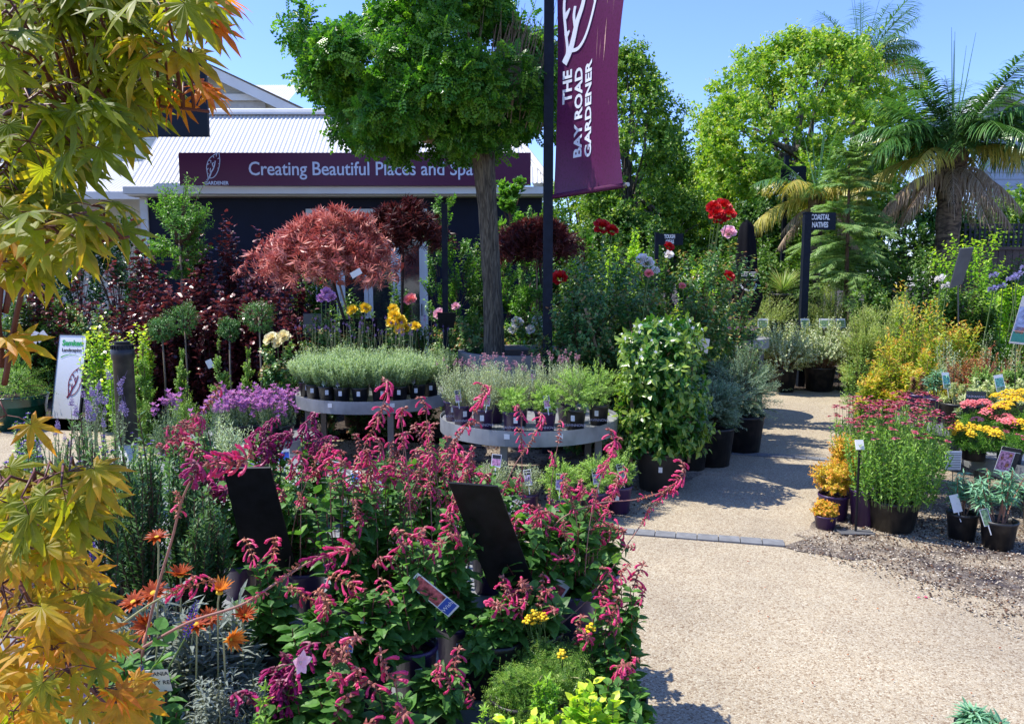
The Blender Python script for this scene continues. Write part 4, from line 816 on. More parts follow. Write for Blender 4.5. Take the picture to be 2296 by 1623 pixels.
# gabled weatherboard house behind, with its verandah
hs = thing('weatherboard_house', 'cream gabled weatherboard house rising behind the shop roof', 'house', (-8, 20, 0))
px_ = lambda px, Y: (px - CX) / FPX * Y
pk = P(485, 168, 20.2); e0, e1 = px_(255, 20.2), px_(700, 20.2); ez = P(700, 262, 20.2).z
wb = MB(); boards(wb, e0 + .4, e1 - .4, 0, ez, 20.2); boards(wb, e0, e1, ez, pk.z, 20.2, clip=lambda z: (e0 + .4 + (pk.x - e0 - .4) * (z - ez) / (pk.z - ez), e1 - .4 + (pk.x - e1 + .4) * (z - ez) / (pk.z - ez)))
wb.box((e1 - .42, 20.22, 0), (e1 - .4, 28, ez)); pw(wb, 'wall', M_CREAM, hs)
rb = MB()
for sx, ex in ((1, e1), (-1, e0)):
    for y0, y1, th in ((19.75, 19.82, .26),):
        rb.add([(pk.x, y0, pk.z + .12), (ex, y0, ez + .1), (ex, y0, ez + .1 - th), (pk.x, y0, pk.z + .12 - th), (pk.x, y1, pk.z + .12), (ex, y1, ez + .1), (ex, y1, ez + .1 - th), (pk.x, y1, pk.z + .12 - th)], [[(0, 1, 2, 3), (4, 7, 6, 5), (0, 4, 5, 1), (2, 6, 7, 3)]])
pw(rb, 'bargeboard', M_WHITE, hs)
rr = MB()
for ex in (e1 + .05, e0 - .05): rr.add([(pk.x, 19.7, pk.z + .16), (ex, 19.7, ez + .13), (ex, 28, ez + .13), (pk.x, 28, pk.z + .16)], [[(0, 1, 2, 3)]])
pw(rr, 'roof', M_ZINC, hs)
q0, q1 = P(420, 227, 20.1), P(597, 275, 20.1)
mb = MB(); mb.box((q0.x, 20.08, q0.z - 1.1), (q1.x, 20.12, q0.z)); pw(mb, 'window_blind', M_BLIND, hs); mb = MB(); mb.box((q0.x - .05, 19.98, q0.z + .003), (q1.x + .04, 20.13, q0.z + .16)); pw(mb, 'blind_box', M_WHITE, hs)
ch = thing('back_roof', 'short end of white corrugated roof poking up behind the gable', 'roof', (px_(635, 26), 26, 0))
rw = corrugated(px_(560, 26), px_(666, 26), 25.5, P(600, 232, 25.5).z, 27.5, P(600, 200, 26).z + .5); pw(rw, 'sheet', M_ZINC, ch, True)
mb = MB(); mb.box((px_(560, 26), 25.6, 0), (px_(660, 26), 27.4, P(600, 236, 25.5).z)); pw(mb, 'wall', M_CREAM, ch)
vr = thing('verandah', 'white corrugated verandah roof seen past the camellias on the left', 'verandah', (-8.6, 15.2, 0))
pw(corrugated(-14, px_(352, 15.2), 14.9, P(300, 432, 14.9).z, 17.0, P(300, 362, 17.0).z), 'roof', M_ZINC, vr, True)
mb = MB(); zz = P(300, 432, 14.9).z; mb.box((-14, 14.84, zz - .12), (px_(352, 14.9), 14.89, zz + .02)); pw(mb, 'gutter', M_WHITE, vr)
mb = MB(); boards(mb, -14, px_(352, 17.1), 0, P(300, 362, 17.0).z + .4, 17.12); pw(mb, 'wall', M_CREAM, vr)
# dark nursery signboard on posts
M_DKSIGN = mat('blue_black_signboard', (.007, .013, .022), .6, var=.15, scale=2, spec=.2)
sb = thing('large_signboard', 'large blue-black signboard with white capitals half hidden by maple leaves', 'sign', (px_(160, 10.5), 10.5, 0))
a, b = P(-160, 110, 10.5), P(467, 305, 10.5)
mb = MB(); mb.box((a.x, 10.5, b.z), (b.x, 10.56, a.z)); pw(mb, 'board', M_DKSIGN, sb)
for x in (px_(-120, 10.5), px_(60, 10.5)):
    mb = MB(); mb.box((x, 10.57, 0), (x + .1, 10.67, a.z - .1)); pw(mb, 'post', M_DARKT, sb)
for ch_, cx_, cy_, sz in (('C', 26, 248, .50), ('I', 120, 248, .50), ('O', 197, 250, .50), ('N', 310, 252, .50), ('H', 310, 165, .5)):
    o = link('lettering', text_mesh(ch_, sz, M_INKW, .003, .012), sb); q = P(cx_, cy_, 10.49); o.matrix_local = face_matrix(Vector((q.x, 10.495, q.z)) - sb.location, (1, 0, 0), (0, 0, 1))

# white house on the right and lattice fence
wh = thing('white_house', 'pale blue weatherboard house with white gable behind the large palm', 'house', (12, 20, 0))
pk = P(2228, 212, 20); e0 = px_(2150, 20); e1 = px_(2330, 20); ez = P(2200, 262, 20).z; M_PBLUE = mat('pale_blue_board', (.42, .46, .50), .6, var=.05)
wb = MB(); boards(wb, e0 + .25, px_(2700, 20), 0, ez, 20); boards(wb, e0, e1, ez, pk.z - .1, 20, clip=lambda z: (e0 + .25 + (pk.x - e0 - .25) * (z - ez) / (pk.z - ez), e1 - .25 + (pk.x - e1 + .25) * (z - ez) / (pk.z - ez))); pw(wb, 'wall', M_PBLUE, wh)
rb = MB()
for ex in (e1, e0): rb.add([(pk.x, 19.6, pk.z + .12), (ex, 19.6, ez), (ex, 19.6, ez - .2), (pk.x, 19.6, pk.z - .1), (pk.x, 19.7, pk.z + .12), (ex, 19.7, ez), (ex, 19.7, ez - .2), (pk.x, 19.7, pk.z - .1)], [[(0, 1, 2, 3), (4, 7, 6, 5), (0, 4, 5, 1), (2, 6, 7, 3)]])
pw(rb, 'bargeboard', M_WHITE, wh)
rr = MB()
for ex in (e1, e0): rr.add([(pk.x, 19.58, pk.z + .14), (ex, 19.58, ez + .02), (ex, 27, ez + .02), (pk.x, 27, pk.z + .14)], [[(0, 1, 2, 3)]])
rr.add([(px_(2240, 21), 20.3, ez + .1), (px_(2800, 21), 20.3, ez + .1), (px_(2800, 25), 24, pk.z + .4), (px_(2240, 21), 24, pk.z + .4)], [[(0, 1, 2, 3)]]); pw(rr, 'roof', M_ZINC, wh)
for a_, b_ in (((2196, 262), (2222, 290)), ((2230, 258), (2262, 290))):
    p0, p1 = P(*a_, 19.95), P(*b_, 19.95); f = MB(); f.box((p0.x, 19.90, p1.z), (p1.x, 19.97, p0.z)); w_ = pw(f, 'window', M_WHITE, wh)
    f = MB(); f.box((p0.x + .05, 19.885, p1.z + .05), (p1.x - .05, 19.895, p0.z - .05)); f.build('pane', M_GLASS, w_)
fn = thing('lattice_fence', 'dark lattice topped paling fence at the far right', 'fence', (px_(2300, 13.6), 13.6, 0))
M_LAT = mat('dark_lattice', (.03, .035, .045), .7); M_PALE = mat('brown_palings', (.12, .085, .07), .8, var=.25, scale=9)
z0, z1 = P(2250, 552, 13.6).z, P(2250, 500, 13.6).z; x0, x1 = px_(2150, 13.6), px_(2560, 13.6)
mb = MB(); x = x0
while x < x1: mb.box((x, 13.6, z0), (x + .035, 13.615, z1)); x += .085
pw(mb, 'lattice_slats', M_LAT, fn); mb = MB(); z = z0 + .02
while z < z1: mb.box((x0, 13.617, z), (x1, 13.63, z + .035)); z += .085
pw(mb, 'lattice_slats', M_LAT, fn); mb = MB(); x = x0
while x < x1: mb.box((x, 13.6, 0), (x + .115, 13.62, z0 - .06)); x += .125
pw(mb, 'palings', M_PALE, fn); mb = MB(); mb.box((x0, 13.57, z0 - .058), (x1, 13.66, z0 - .003)); pw(mb, 'rail', M_PALE, fn)

# ------------------------------------------------------------------ banner on its pole
bn = thing('banner_pole', 'tall dark post carrying a plum fabric banner beside the mop-top tree', 'banner', at(1226, 6.9))
M_POST = mat('blue_black_post', (.008, .012, .022), .6, var=.3, scale=20, spec=.2)
mb = MB(); pt = P(1208, -260, 6.9); pbm = at(1226, 6.9); mb.box((-.042, -.042, 0), (.042, .042, pt.z)); o = mb.build('pole', M_POST, bn)
BA = Vector((at(1226, 6.9).x + .05, 6.86, 0)); BD = Vector((.50, -.86, 0)).normalized(); BW = .98
zb = P(1228, 437, 6.86).z; zt_ = P(1228, -330, 6.86).z
def bp(u, v):      # u along the banner, v up; the cloth bellies
    p = BA + BD * (u * BW); o_ = .10 * math.sin(u * math.pi) * (.3 + .7 * math.sin(min(1, v) * 2.6)) + .03 * math.sin(u * 5 + v * 4)
    lift = .0; ed = -.10 * u * math.sin(v * 5.5 - .2) * u
    return p + BD * ed + Vector((-BD.y, BD.x, 0)) * (-o_) * -1 + Vector((0, 0, zb + (zt_ - zb) * v))
nu, nv = 24, 60; V = [tuple(bp(i / nu, j / nv)) for j in range(nv + 1) for i in range(nu + 1)]
F = [(j * (nu + 1) + i, j * (nu + 1) + i + 1, (j + 1) * (nu + 1) + i + 1, (j + 1) * (nu + 1) + i) for j in range(nv) for i in range(nu)]
M_BAN = leafmat('plum_fabric', [(.080, .009, .055), (.10, .012, .07), (.11, .014, .075)], .28, .45, .5)
rngb = np.random.default_rng(3); mb = MB(); mb.add(V, [F], .5); cl = mb.build('banner_cloth', M_BAN, bn, True); cl.location = -bn.location
def wrap(me, ox, oy, sx, rot=True, off=.006):
    """lay a flat mesh onto the hanging cloth (metres along, metres up)"""
    me = me.copy(); n = len(me.vertices); co = np.empty(n * 3); me.vertices.foreach_get('co', co); co = co.reshape(-1, 3)
    out = []
    for x, y, z in co:
        if rot: x, y = -y * sx, x * sx
        else: x, y = x * sx, y * sx
        u = (ox + x) / BW; v = (oy + y) / (zt_ - zb); p = bp(u, v); du = (bp(u + .01, v) - p).normalized(); n_ = du.cross(Vector((0, 0, 1))); out.append(tuple(p + n_ * (off + z)))
    me.vertices.foreach_set('co', np.array(out, np.float32).ravel()); me.update(); return me
def banner_add(me, nm): o = link(nm, me, cl); return o
S_ = 1.0
for tx_, ox, oy, sz in (('THE', .125, .90, .150), ('BAY ROAD', .275, .66, .150), ('GARDENER', .435, .66, .150)):
    banner_add(wrap(text_mesh(tx_, sz, M_SIGNW, .0005, .005, 'CENTER'), ox, oy, 1.0), 'lettering')
banner_add(wrap(logo_mesh(M_SIGNW, 1.15), .05, 1.10, .98, rot=False), 'logo')
mb = MB(); mb.tube([BA + Vector((0, 0, zb - .012)), BA + BD * (BW + .05) + Vector((0, 0, zb - .012))], .016, 10); o = mb.build('banner_rod', mat('steel_rod', (.35, .33, .30), .35, .8), bn); o.location = -bn.location
mb = MB(); V_ = [BA + BD * (u * BW) + Vector((0, 0, zb - .012)) for u in (0.0, .5, 1.0)]; mb.tube(V_, .0215, 10); o = mb.build('banner_hem', M_BAN, bn); o.location = -bn.location
M_SCUFF = mat('scuffed_print', (.42, .25, .22), .9, var=.4, scale=60)
mb = MB()
for x_, y_, l_, w_ in ((.70, .98, .34, .012), (.69, 1.42, .14, .007), (.62, 1.02, .16, .003), (.83, .62, .05, .002), (.56, 1.0, .3, .003), (.80, 1.3, .3, .002)):
    mb.add([(x_, y_, 0), (x_ + w_, y_ + l_ * .4, 0), (x_ + w_ * .3, y_ + l_, 0), (x_ - w_ * .5, y_ + l_ * .55, 0)], [[(0, 1, 2, 3)]])
banner_add(wrap(mb.mesh('scuffs', M_SCUFF), 0, 0, 1, rot=False, off=.003), 'scuffs')

# ------------------------------------------------------------------ other posts, signs and stands
def post_sign(name, label, px, Y, top, wpx, sx0, sx1, sy0, sy1, lines, cat='sign', size=.1, ln=None):
    root = thing(name, label, cat, at(px, Y)); zt = P(px, top, Y).z; h = wpx / FPX * Y / 2
    mb = MB(); mb.box((-h, -h, 0), (h, h, zt)); mb.box((-h * 1.15, -h * 1.15, zt + .001), (h * 1.15, h * 1.15, zt + .02)); mb.build('post', M_POST, root)
    if sx1:
        a, b = P(sx0, sy0, Y), P(sx1, sy1, Y); mb = MB(); mb.box((a.x, Y - .02, b.z), (b.x, Y + .0, a.z)); o = mb.build('panel', M_DKSIGN, root); o.location = -root.location
        n = len(lines); H_ = a.z - b.z
        for i, t_ in enumerate(lines):
            q = link('lettering', text_mesh(t_, size, M_INKW, .0015, .003, 'CENTER', .95), root); c_ = Vector(((a.x + b.x) / 2, Y - .024, a.z - H_ * (i + .5 + .06 * (1 - 2 * i)) / n)); q.matrix_local = face_matrix(c_ - root.location, (1, 0, 0), (0, 0, 1)) @ Matrix.Diagonal((.60, 1, 1, 1))
    return root
post_sign('direction_sign', 'dark post with a small panel reading COASTAL NATIVES', 1794, 11.2, 478, 15, 1803, 1872, 476, 515, ['COASTAL', 'NATIVES'], size=.105)
tg = post_sign('direction_sign', 'small dark panel reading TOUGH above the roses', 1465, 9.4, 524, 8, 1470, 1531, 523, 549, ['TOUGH', 'AREAS'], size=.062)
fs = post_sign('flower_sign', 'thin dark post with a blue panel bearing a white line drawing of a flower', 1746, 14.2, 352, 9, 1751, 1806, 372, 412, [], size=.1)
mb = MB(); c0 = P(1780, 396, 14.17)
for k in range(7):
    an = k * .9; pts = [c0 + Vector((math.cos(an) * r_ + math.sin(an) * s_, 0, math.sin(an) * r_ * .7 + math.cos(an) * s_ * .6)) for r_, s_ in ((0, 0), (.07, .03), (.14, 0), (.07, -.03), (0, 0))]
    mb.tube(pts, .005, 3)
o = mb.build('flower_drawing', M_INKW, fs); o.location = -fs.location
pl = thing('black_post', 'slim black post standing left of the big tree trunk', 'post', at(1001, 8.4)); mb = MB(); mb.box((-.03, -.03, 0), (.03, .03, P(998, 458, 8.4).z)); mb.box((-.033, -.033, P(998, 458, 8.4).z + .001), (.033, .033, P(998, 456, 8.4).z)); mb.build('post', M_POST, pl)
def panel4(name, label, c4, th, m, cat='sign', stake=None, group=None):
    """a thin board through four points in space, with its stake"""
    root = thing(name, label, cat, (c4[2] + c4[3]) / 2 if stake is None else stake[0]); n_ = (c4[1] - c4[0]).cross(c4[3] - c4[0]).normalized() * th
    V = [v - root.location for v in c4]; V += [v + n_ for v in V]
    mb = MB(); mb.add(V, [[(0, 3, 2, 1), (4, 5, 6, 7), (0, 1, 5, 4), (1, 2, 6, 5), (2, 3, 7, 6), (3, 0, 4, 7)]]); mb.build('board', m, root)
    if stake:
        mb = MB(); mb.tube([v - root.location for v in stake], .008, 8); mb.build('stake', mat('grey_tube', (.08, .085, .09), .4, .5), root)
    return root
M_BLACK = mat('matt_black', (.008, .008, .009), .5, var=.5, scale=25, spec=.25, bump=.05); M_GREYB = mat('grey_board_back', (.10, .11, .12), .6)
panel4('information_board', 'tilted black board seen from behind among the left salvias', [P(500, 1050, 2.5), P(606, 1048, 2.5), P(668, 1290, 2.7), P(556, 1290, 2.7)], .008, M_BLACK, stake=[at(600, 2.75, .36), P(600, 1150, 2.64)], group=None)
panel4('information_board', 'tilted black board on a grey stake in front of the lavender table', [P(1006, 1082, 2.25), P(1116, 1090, 2.25), P(1210, 1342, 2.4), P(1098, 1316, 2.4)], .008, M_BLACK, stake=[at(1143, 2.45, .36), P(1140, 1150, 2.33)])
panel4('information_board', 'tall grey board on a stake beside the agapanthus at the far right', [P(2154, 557, 8.2), P(2184, 554, 8.3), P(2158, 636, 8.5), P(2130, 646, 8.4)], .012, M_GREYB, stake=[at(2150, 8.5, 0), P(2148, 640, 8.48)])
panel4('information_board', 'wide black board behind the yellow roses', [P(762, 716, 8.0), P(846, 713, 8.0), P(846, 782, 8.1), P(762, 790, 8.1)], .01, M_BLACK, stake=[at(800, 8.12, 0), P(800, 780, 8.11)])
panel4('information_board', 'small dark grey board behind the mauve rose', [P(680, 703, 8.2), P(722, 703, 8.2), P(722, 745, 8.25), P(680, 745, 8.25)], .01, M_GREYB, stake=[at(700, 8.27, 0), P(700, 740, 8.26)])
panel4('information_board', 'small black board fixed on the slim black post', [P(980, 700, 8.3), P(1022, 700, 8.3), P(1018, 735, 8.33), P(984, 735, 8.33)], .01, M_BLACK)
wbd = panel4('plant_label_board', 'white card board tilted at the top of the jasmine column', [P(1548, 752, 5.9), P(1592, 760, 5.9), P(1586, 792, 5.92), P(1548, 776, 5.92)], .004, M_CARD, cat='label')
# right hand label stand with flat base
ls = thing('label_stand', 'slender black stand with a card on top and a steel foot beside the coreopsis', 'label stand', G(1918, 1195))
mb = MB(); zt = P(1915, 1003, ls.location.y).z; mb.tube([(0, 0, .02), (0, 0, zt)], .008, 8); mb.build('pole', M_BLACK, ls)
mb = MB(); mb.box((-.11, -.05, .012), (.10, .03, .017)); mb.build('base', mat('steel_plate', (.35, .36, .37), .35, .7), ls); mb = MB(); mb.box((-.025, -.006, 0), (.025, .004, .062), M=Matrix.Translation((0, -.008, zt - .01)) @ Matrix.Rotation(R(-25), 4, 'X')); mb.build('card', M_CARD, ls)
# A-frame
af = thing('a_frame_sign', 'white folding pavement sign reading Semken Landscaping beside the green pot', 'sign', G(146, 938)); Yf = af.location.y; af.rotation_euler.z = R(-14)
wA, hA = .375, .955; tilt = R(12)
M_PANEL = mat('white_corflute', (.74, .74, .76), .45, var=.03, scale=3); M_GRN = mat('green_print', (.03, .36, .08), .5); M_PRP = mat('plum_print', (.22, .01, .05), .5)
Mf = Matrix.Rotation(-tilt, 4, 'X'); mb = MB(); mb.box((-wA / 2, -.006, 0), (wA / 2, .006, hA), M=Mf); fp = mb.build('front_panel', M_PANEL, af)
mb = MB(); mb.box((wA / 2 + .001, -.014, 0), (wA / 2 + .022, .014, hA), M=Mf); mb.box((-wA / 2 - .006, -.012, 0), (-wA / 2 - .001, .012, hA), M=Mf); mb.box((-wA / 2, -.012, hA + .001), (wA / 2 + .02, .014, hA + .01), M=Mf); mb.build('front_frame', M_DARKT, af)
Mb_ = Matrix.Translation((0, 2 * hA * math.sin(tilt) + .03, 0)) @ Matrix.Rotation(tilt, 4, 'X'); mb = MB(); mb.box((-wA / 2, -.006, 0), (wA / 2, .006, hA), M=Mb_); mb.build('back_panel', mat('beige_board', (.45, .42, .36), .6), af)
mb = MB(); mb.box((wA / 2 + .001, -.012, 0), (wA / 2 + .02, .012, hA), M=Mb_); mb.build('back_frame', M_DARKT, af)
def on_front(me, x, z, sc=1, nm='lettering'):
    o = link(nm, me, fp); o.matrix_local = Mf @ face_matrix((x, -.009, z), (1, 0, 0), (0, 0, 1)) @ Matrix.Scale(sc, 4)
on_front(text_mesh('Semken', .088, M_GRN, .0006, .0035), .0, .865); on_front(text_mesh('Landscaping', .056, M_INKD, .0006, .0012), .0, .785)
mb = MB(); pts = [(-.14, 0), (-.09, .022), (-.02, .034), (.06, .026), (.13, .0)]
mb.add([(x, y, .001) for x, y in pts] + [(x, y - .014 * (1 - i / 4.2), .001) for i, (x, y) in enumerate(pts)], [[(i, i + 5, i + 6, i + 1) for i in range(4)]]); on_front(mb.mesh('swoosh', M_GRN), 0, .705, 1, 'swoosh')
on_front(logo_mesh(M_PRP, .9), -.01, .24, .37, 'logo')
# black capped pipe
pp = thing('capped_pipe', 'upright black plastic pipe with a ribbed cap on a white riser', 'pipe', (P(276, 767, 4.4).x, 4.4, 0)); zt = P(276, 767, 4.4).z
ln_ = Vector((-.005, 0, 1)).normalized(); qM = ln_.to_track_quat('Z', 'Y').to_matrix().to_4x4()
mb = MB(); mb.lathe([(.055, .64), (.055, zt - .10), (.062, zt - .095), (.064, zt - .04), (.058, zt - .035)], 28); o = mb.build('pipe', M_POTB, pp, True); o.matrix_local = qM
mb = MB(); mb.lathe([(.060, zt - .034), (.056, zt - .012), (.042, zt - .010), (.042, zt + .006), (.0001, zt + .008)], 28); o = mb.build('cap', M_BLACK, pp); o.matrix_local = qM
mb = MB()
for k in range(20):
    an = k * math.pi / 10; mb.box((.053, -.003, zt - .034), (.063, .003, zt - .014), M=Matrix.Rotation(an, 4, 'Z'))
o = mb.build('cap_ribs', M_BLACK, pp); o.matrix_local = qM
mb = MB(); mb.lathe([(.05, 0), (.05, .638), (.03, .639)], 24); o = mb.build('riser', M_WHITE, pp, True); o.matrix_local = qM
# closed black parasol
um = thing('closed_parasol', 'black parasol folded shut among the roses with a pale printed emblem', 'parasol', at(1662, 10.6)); zt = P(1662, 497, 10.6).z
mb = MB(); rngu = np.random.default_rng(2); pr = [(.05, zt), (.085, zt - .06), (.12, zt - .35), (.15, zt - .7), (.21, zt - 1.0), (.16, zt - 1.25), (.08, zt - 1.35)]; n = 30; V = []
for r_, z in pr[::-1]: V += [(r_ * (1 + .16 * math.sin(5 * 2 * math.pi * j / n + z * 2)) * math.cos(2 * math.pi * j / n), r_ * (1 + .16 * math.sin(5 * 2 * math.pi * j / n + z * 2)) * math.sin(2 * math.pi * j / n), z) for j in range(n)]
mb.add(V, [[(i * n + j, i * n + (j + 1) % n, (i + 1) * n + (j + 1) % n, (i + 1) * n + j) for i in range(len(pr) - 1) for j in range(n)]]); mb.build('canopy', mat('black_canvas', (.006, .006, .008), .9, spec=.1), um, True)
mb = MB(); mb.tube([(0, 0, 0), (0, 0, zt + .03)], .02, 8); mb.build('pole', M_BLACK, um)
mb = MB()
for r_ in (.10, .115): mb.tube([(math.cos(t) * r_, -.245 + .12 * math.cos(t) ** 2 * .8, zt - .83 + math.sin(t) * r_ * .9) for t in np.linspace(math.pi, 2 * math.pi, 12)], .003, 3)
for z in (-.68, -.73, -.78): mb.tube([(-.11, -.165, zt + z), (0, -.215, zt + z), (.11, -.165, zt + z)], .0035, 3)
for k in range(12): mb.tube([(-.10 + k * .018, -.175 - .042 * (1 - abs(k - 5.5) / 5.5), zt - .69), (-.10 + k * .018, -.175 - .042 * (1 - abs(k - 5.5) / 5.5), zt - .715)], .004, 3)
mb.build('emblem', M_INKW, um)
# round metal tables
M_GALV = mat('galvanised_steel', (.27, .28, .285), .5, .3, var=.28, scale=6, bump=.05, spec=.5)
def table(label, x, y, r_, h, rim=.088, legs=5, a0=.3):
    t = thing('display_table', label, 'table', (x, y, 0), 0); mb = MB()
    mb.lathe([(r_ - .012, h - .004), (.001, h - .004)], 56); mb.lathe([(.001, h - rim + .03), (r_ - .012, h - rim + .03)], 56); mb.build('table_top', M_GALV, t)
    mb = MB(); mb.lathe([(r_ - .003, h - rim), (r_, h - rim), (r_, h + .020), (r_ - .003, h + .020), (r_ - .003, h - rim)], 72); mb.build('rim', M_GALV, t)
    for k in range(legs):
        an = a0 + 2 * math.pi * k / legs; mb = MB(); x_, y_ = math.cos(an) * (r_ - .07), math.sin(an) * (r_ - .07); mb.box((x_ - .025, y_ - .025, 0), (x_ + .025, y_ + .025, h - rim + .028)); mb.build('leg', mat('weathered_leg', (.16, .15, .14), .6, .2), t)
    return t
T1 = (-1.27, 7.0, .72, .555); T2 = (.13, 5.82, .68, .535); T3 = (-.34, 2.6, .66, .36); T4 = (-1.42, 2.35, .62, .36); T5 = (-1.9, 4.3, 1.0, .36); T6 = (4.15, 6.55, .75, .40); T7 = (3.75, 5.25, .55, .36); T8 = (-.5, 4.1, .6, .30); T9 = (2.55, 9.0, .45, .88); T10 = (-2.2, 6.3, .55, .28)
for t_, lb in ((T1, 'round galvanised table crowded with black lavender pots'), (T2, 'round galvanised table of purple lavender pots beside the jasmine'), (T3, 'low round table under the pink salvias in front'), (T4, 'low round table under the orange gazanias'), (T5, 'low round table under the violet flower spikes'), (T6, 'round table of euphorbias at the far right'), (T7, 'low table under the yellow yarrow on the right'), (T8, 'low table of mixed bedding behind the pink salvias'), (T9, 'small tall round table of purple daisies behind the grey-green bushes'), (T10, 'low table under the orchid pink lavender bank')):
    o = table(lb, *t_, a0=(5.1 if t_ is T1 else 4.4))
# price slips on the rims
for t_, an_, lb in ((T1, 250, 'white price slip on the rim of the lavender table, left of the other'), (T1, 292, 'white price slip on the rim of the lavender table under the right pots'), (T2, 256, 'white price slip on the purple pot table rim, left'), (T2, 287, 'cream price slip on the purple pot table rim, right')):
    an = R(an_); o = MB().box((-.02, -.001, -.035), (.02, .001, .0)).build('price_slip', M_CARD); o.location = (t_[0] + math.cos(an) * (t_[2] + .003), t_[1] + math.sin(an) * (t_[2] + .003), t_[3]); o.rotation_euler = (0, 0, an + math.pi / 2); tag(o, lb, 'label')
# ================================================================== TREES
def limb(mb, a, b, r0, r1, sag=0, n=6, sides=8, rng=None):
    a, b = Vector(a), Vector(b); c = (a + b) / 2 + Vector((0, 0, sag)); pts = [(1 - t) ** 2 * a + 2 * t * (1 - t) * c + t * t * b for t in np.linspace(0, 1, n)]
    if rng is not None: pts = [pts[0]] + [p + Vector(rng.normal(size=3)) * (b - a).length * .02 for p in pts[1:-1]] + [pts[-1]]
    mb.tube(pts, np.linspace(r0, r1, n), sides)
def crown(rng, centres, per, rad, tpl, L, m, **k):
    """clumps of leafy shoots round each centre: (x, y, z, radius)"""
    mb = MB(); C = np.asarray(centres, float); n = len(C) * per; ci = np.repeat(np.arange(len(C)), per)
    d = unit(rng.normal(size=(n, 3))); d[:, 2] = d[:, 2] * .8 + .18; en = C[ci, :3] + d * (C[ci, 3] * rng.uniform(.5, 1.0, n) ** .6)[:, None]
    st = C[ci, :3] + (en - C[ci, :3]) * .12 + rng.normal(size=(n, 3)) * .02
    cen = np.asarray(k.pop('cen', C[:, :3].mean(0))); out = unit(en - cen); en = en + out * C[ci, 3][:, None] * .25
    ct = st * .45 + en * .55; ct[:, 2] += C[ci, 3] * .12
    leaves_on(mb, rng, st, ct, en, m, tpl, L, **k); return mb, np.stack([st, ct, en], 1)
def pipe_planter(label, x, y, r_, h):
    t = thing('tree_planter', label, 'planter', (x, y, 0)); mb = MB(); mb.lathe([(r_, 0), (r_, h), (r_ - .06, h), (r_ - .06, h - .06)], 40); mb.build('ring', mat('concrete', (.22, .21, .19), .85, var=.25, scale=6, bump=.2), t)
    mb = MB(); mb.lathe([(r_ - .061, h - .05), (.001, h - .03)], 24); mb.build('soil', M_SOIL, t)
# ---- mop-top robinia
rng = np.random.default_rng(11); base = P(1108, 792, 7.6); bz = base.z
pipe_planter('round concrete planter ring at the foot of the mop-top tree', base.x + .25, 7.75, .62, bz + .02)
rob = thing('mop_top_tree', 'mop-top tree with rough grey trunk and dense green dome in the centre', 'tree', (base.x, 7.6, bz - .05))
cen = P(972, 125, 7.6); fork = P(1082, 318, 7.6)
tk = MB(); b0 = Vector((0, 0, 0)); f0 = fork - rob.location
pts = [b0, b0 + Vector((.0, 0, .08)), b0 * .65 + f0 * .35 + Vector((.02, 0, 0)), b0 * .3 + f0 * .7 + Vector((.015, 0, 0)), f0 * .96, f0 + Vector((-.02, 0, .06))]
n_ = 22; mbv = []; rad = [.130, .104, .088, .090, .108, .150]
nn_ = 26; cp = [Vector((np.interp(t, np.linspace(0, 1, 6), [p.x for p in pts]), 0, np.interp(t, np.linspace(0, 1, 6), [p.z for p in pts]))) for t in np.linspace(0, 1, nn_)]; rr_ = np.interp(np.linspace(0, 1, nn_), np.linspace(0, 1, 6), rad)
sides = 40; V = []
for i in range(nn_):
    for j in range(sides):
        an = 2 * math.pi * j / sides; w_ = 1 + .045 * math.sin(an * 9 + i * .25) + .03 * math.sin(an * 17 - i * .4) + rng.normal() * .012
        V.append((cp[i].x + rr_[i] * w_ * math.cos(an), cp[i].y + rr_[i] * w_ * math.sin(an), cp[i].z))
tk.add(V, [[(i * sides + j, i * sides + (j + 1) % sides, (i + 1) * sides + (j + 1) % sides, (i + 1) * sides + j) for i in range(nn_ - 1) for j in range(sides)]])
M_ROBK = bark('furrowed_bark', (.045, .036, .024), (.15, .125, .085), 52, 7.0)
tk.build('trunk', M_ROBK, rob, True)
br = MB(); top = f0 + Vector((-.02, 0, .0))
for k in range(46):
    an = k * 2.4; el = rng.uniform(.05, 1.3); l_ = rng.uniform(.5, 1.25)
    e_ = top + Vector((math.cos(an) * math.cos(el) * l_ * 1.05 - .35 * l_, math.sin(an) * math.cos(el) * l_, math.sin(el) * l_ * 1.1 + .02)); limb(br, top + Vector((math.cos(an) * .12, math.sin(an) * .12, -.02)), e_, .022, .006, -.08, 6, 5, rng)
for k in range(120):         # the thicket of bare straight shoots on the right side of the dome
    an = rng.uniform(-2.6, .2); r_ = rng.uniform(.15, .5); s_ = top + Vector((.16 + math.cos(an) * r_, math.sin(an) * r_, rng.uniform(.05, .35))); limb(br, s_, s_ + Vector((rng.uniform(.0, .34), rng.uniform(-.25, .1), rng.uniform(.5, .95))), .0045, .002, 0, 4, 3)
br.build('branches', mat('tan_twig', (.24, .17, .11), .8), rob)
cl_ = []; c0 = cen - rob.location; RX, RZ = .93, 1.0
for k in range(118):
    d = unit(rng.normal(size=3)); 
    if d[2] < -.05: d[2] *= .35; d = unit(d)
    if d[0] > .25 and d[1] < -.1 and d[2] < .42 and rng.uniform() < .95: continue          # opening where the bare shoots show
    r_ = rng.uniform(.78, 1.0) * (1 + .10 * math.sin(4 * d[0] + 3 * d[2]) + .06 * rng.normal())
    if d[0] < -.5 and .35 < d[2] < .75: r_ *= .8
    wd = 1.14 if d[2] < .25 else .84
    cl_.append((c0.x + d[0] * RX * r_ * wd, c0.y + d[1] * RX * r_ * wd, c0.z + (d[2] * RZ if d[2] > 0 else d[2] * .6) * r_ - .12, rng.uniform(.16, .27)))
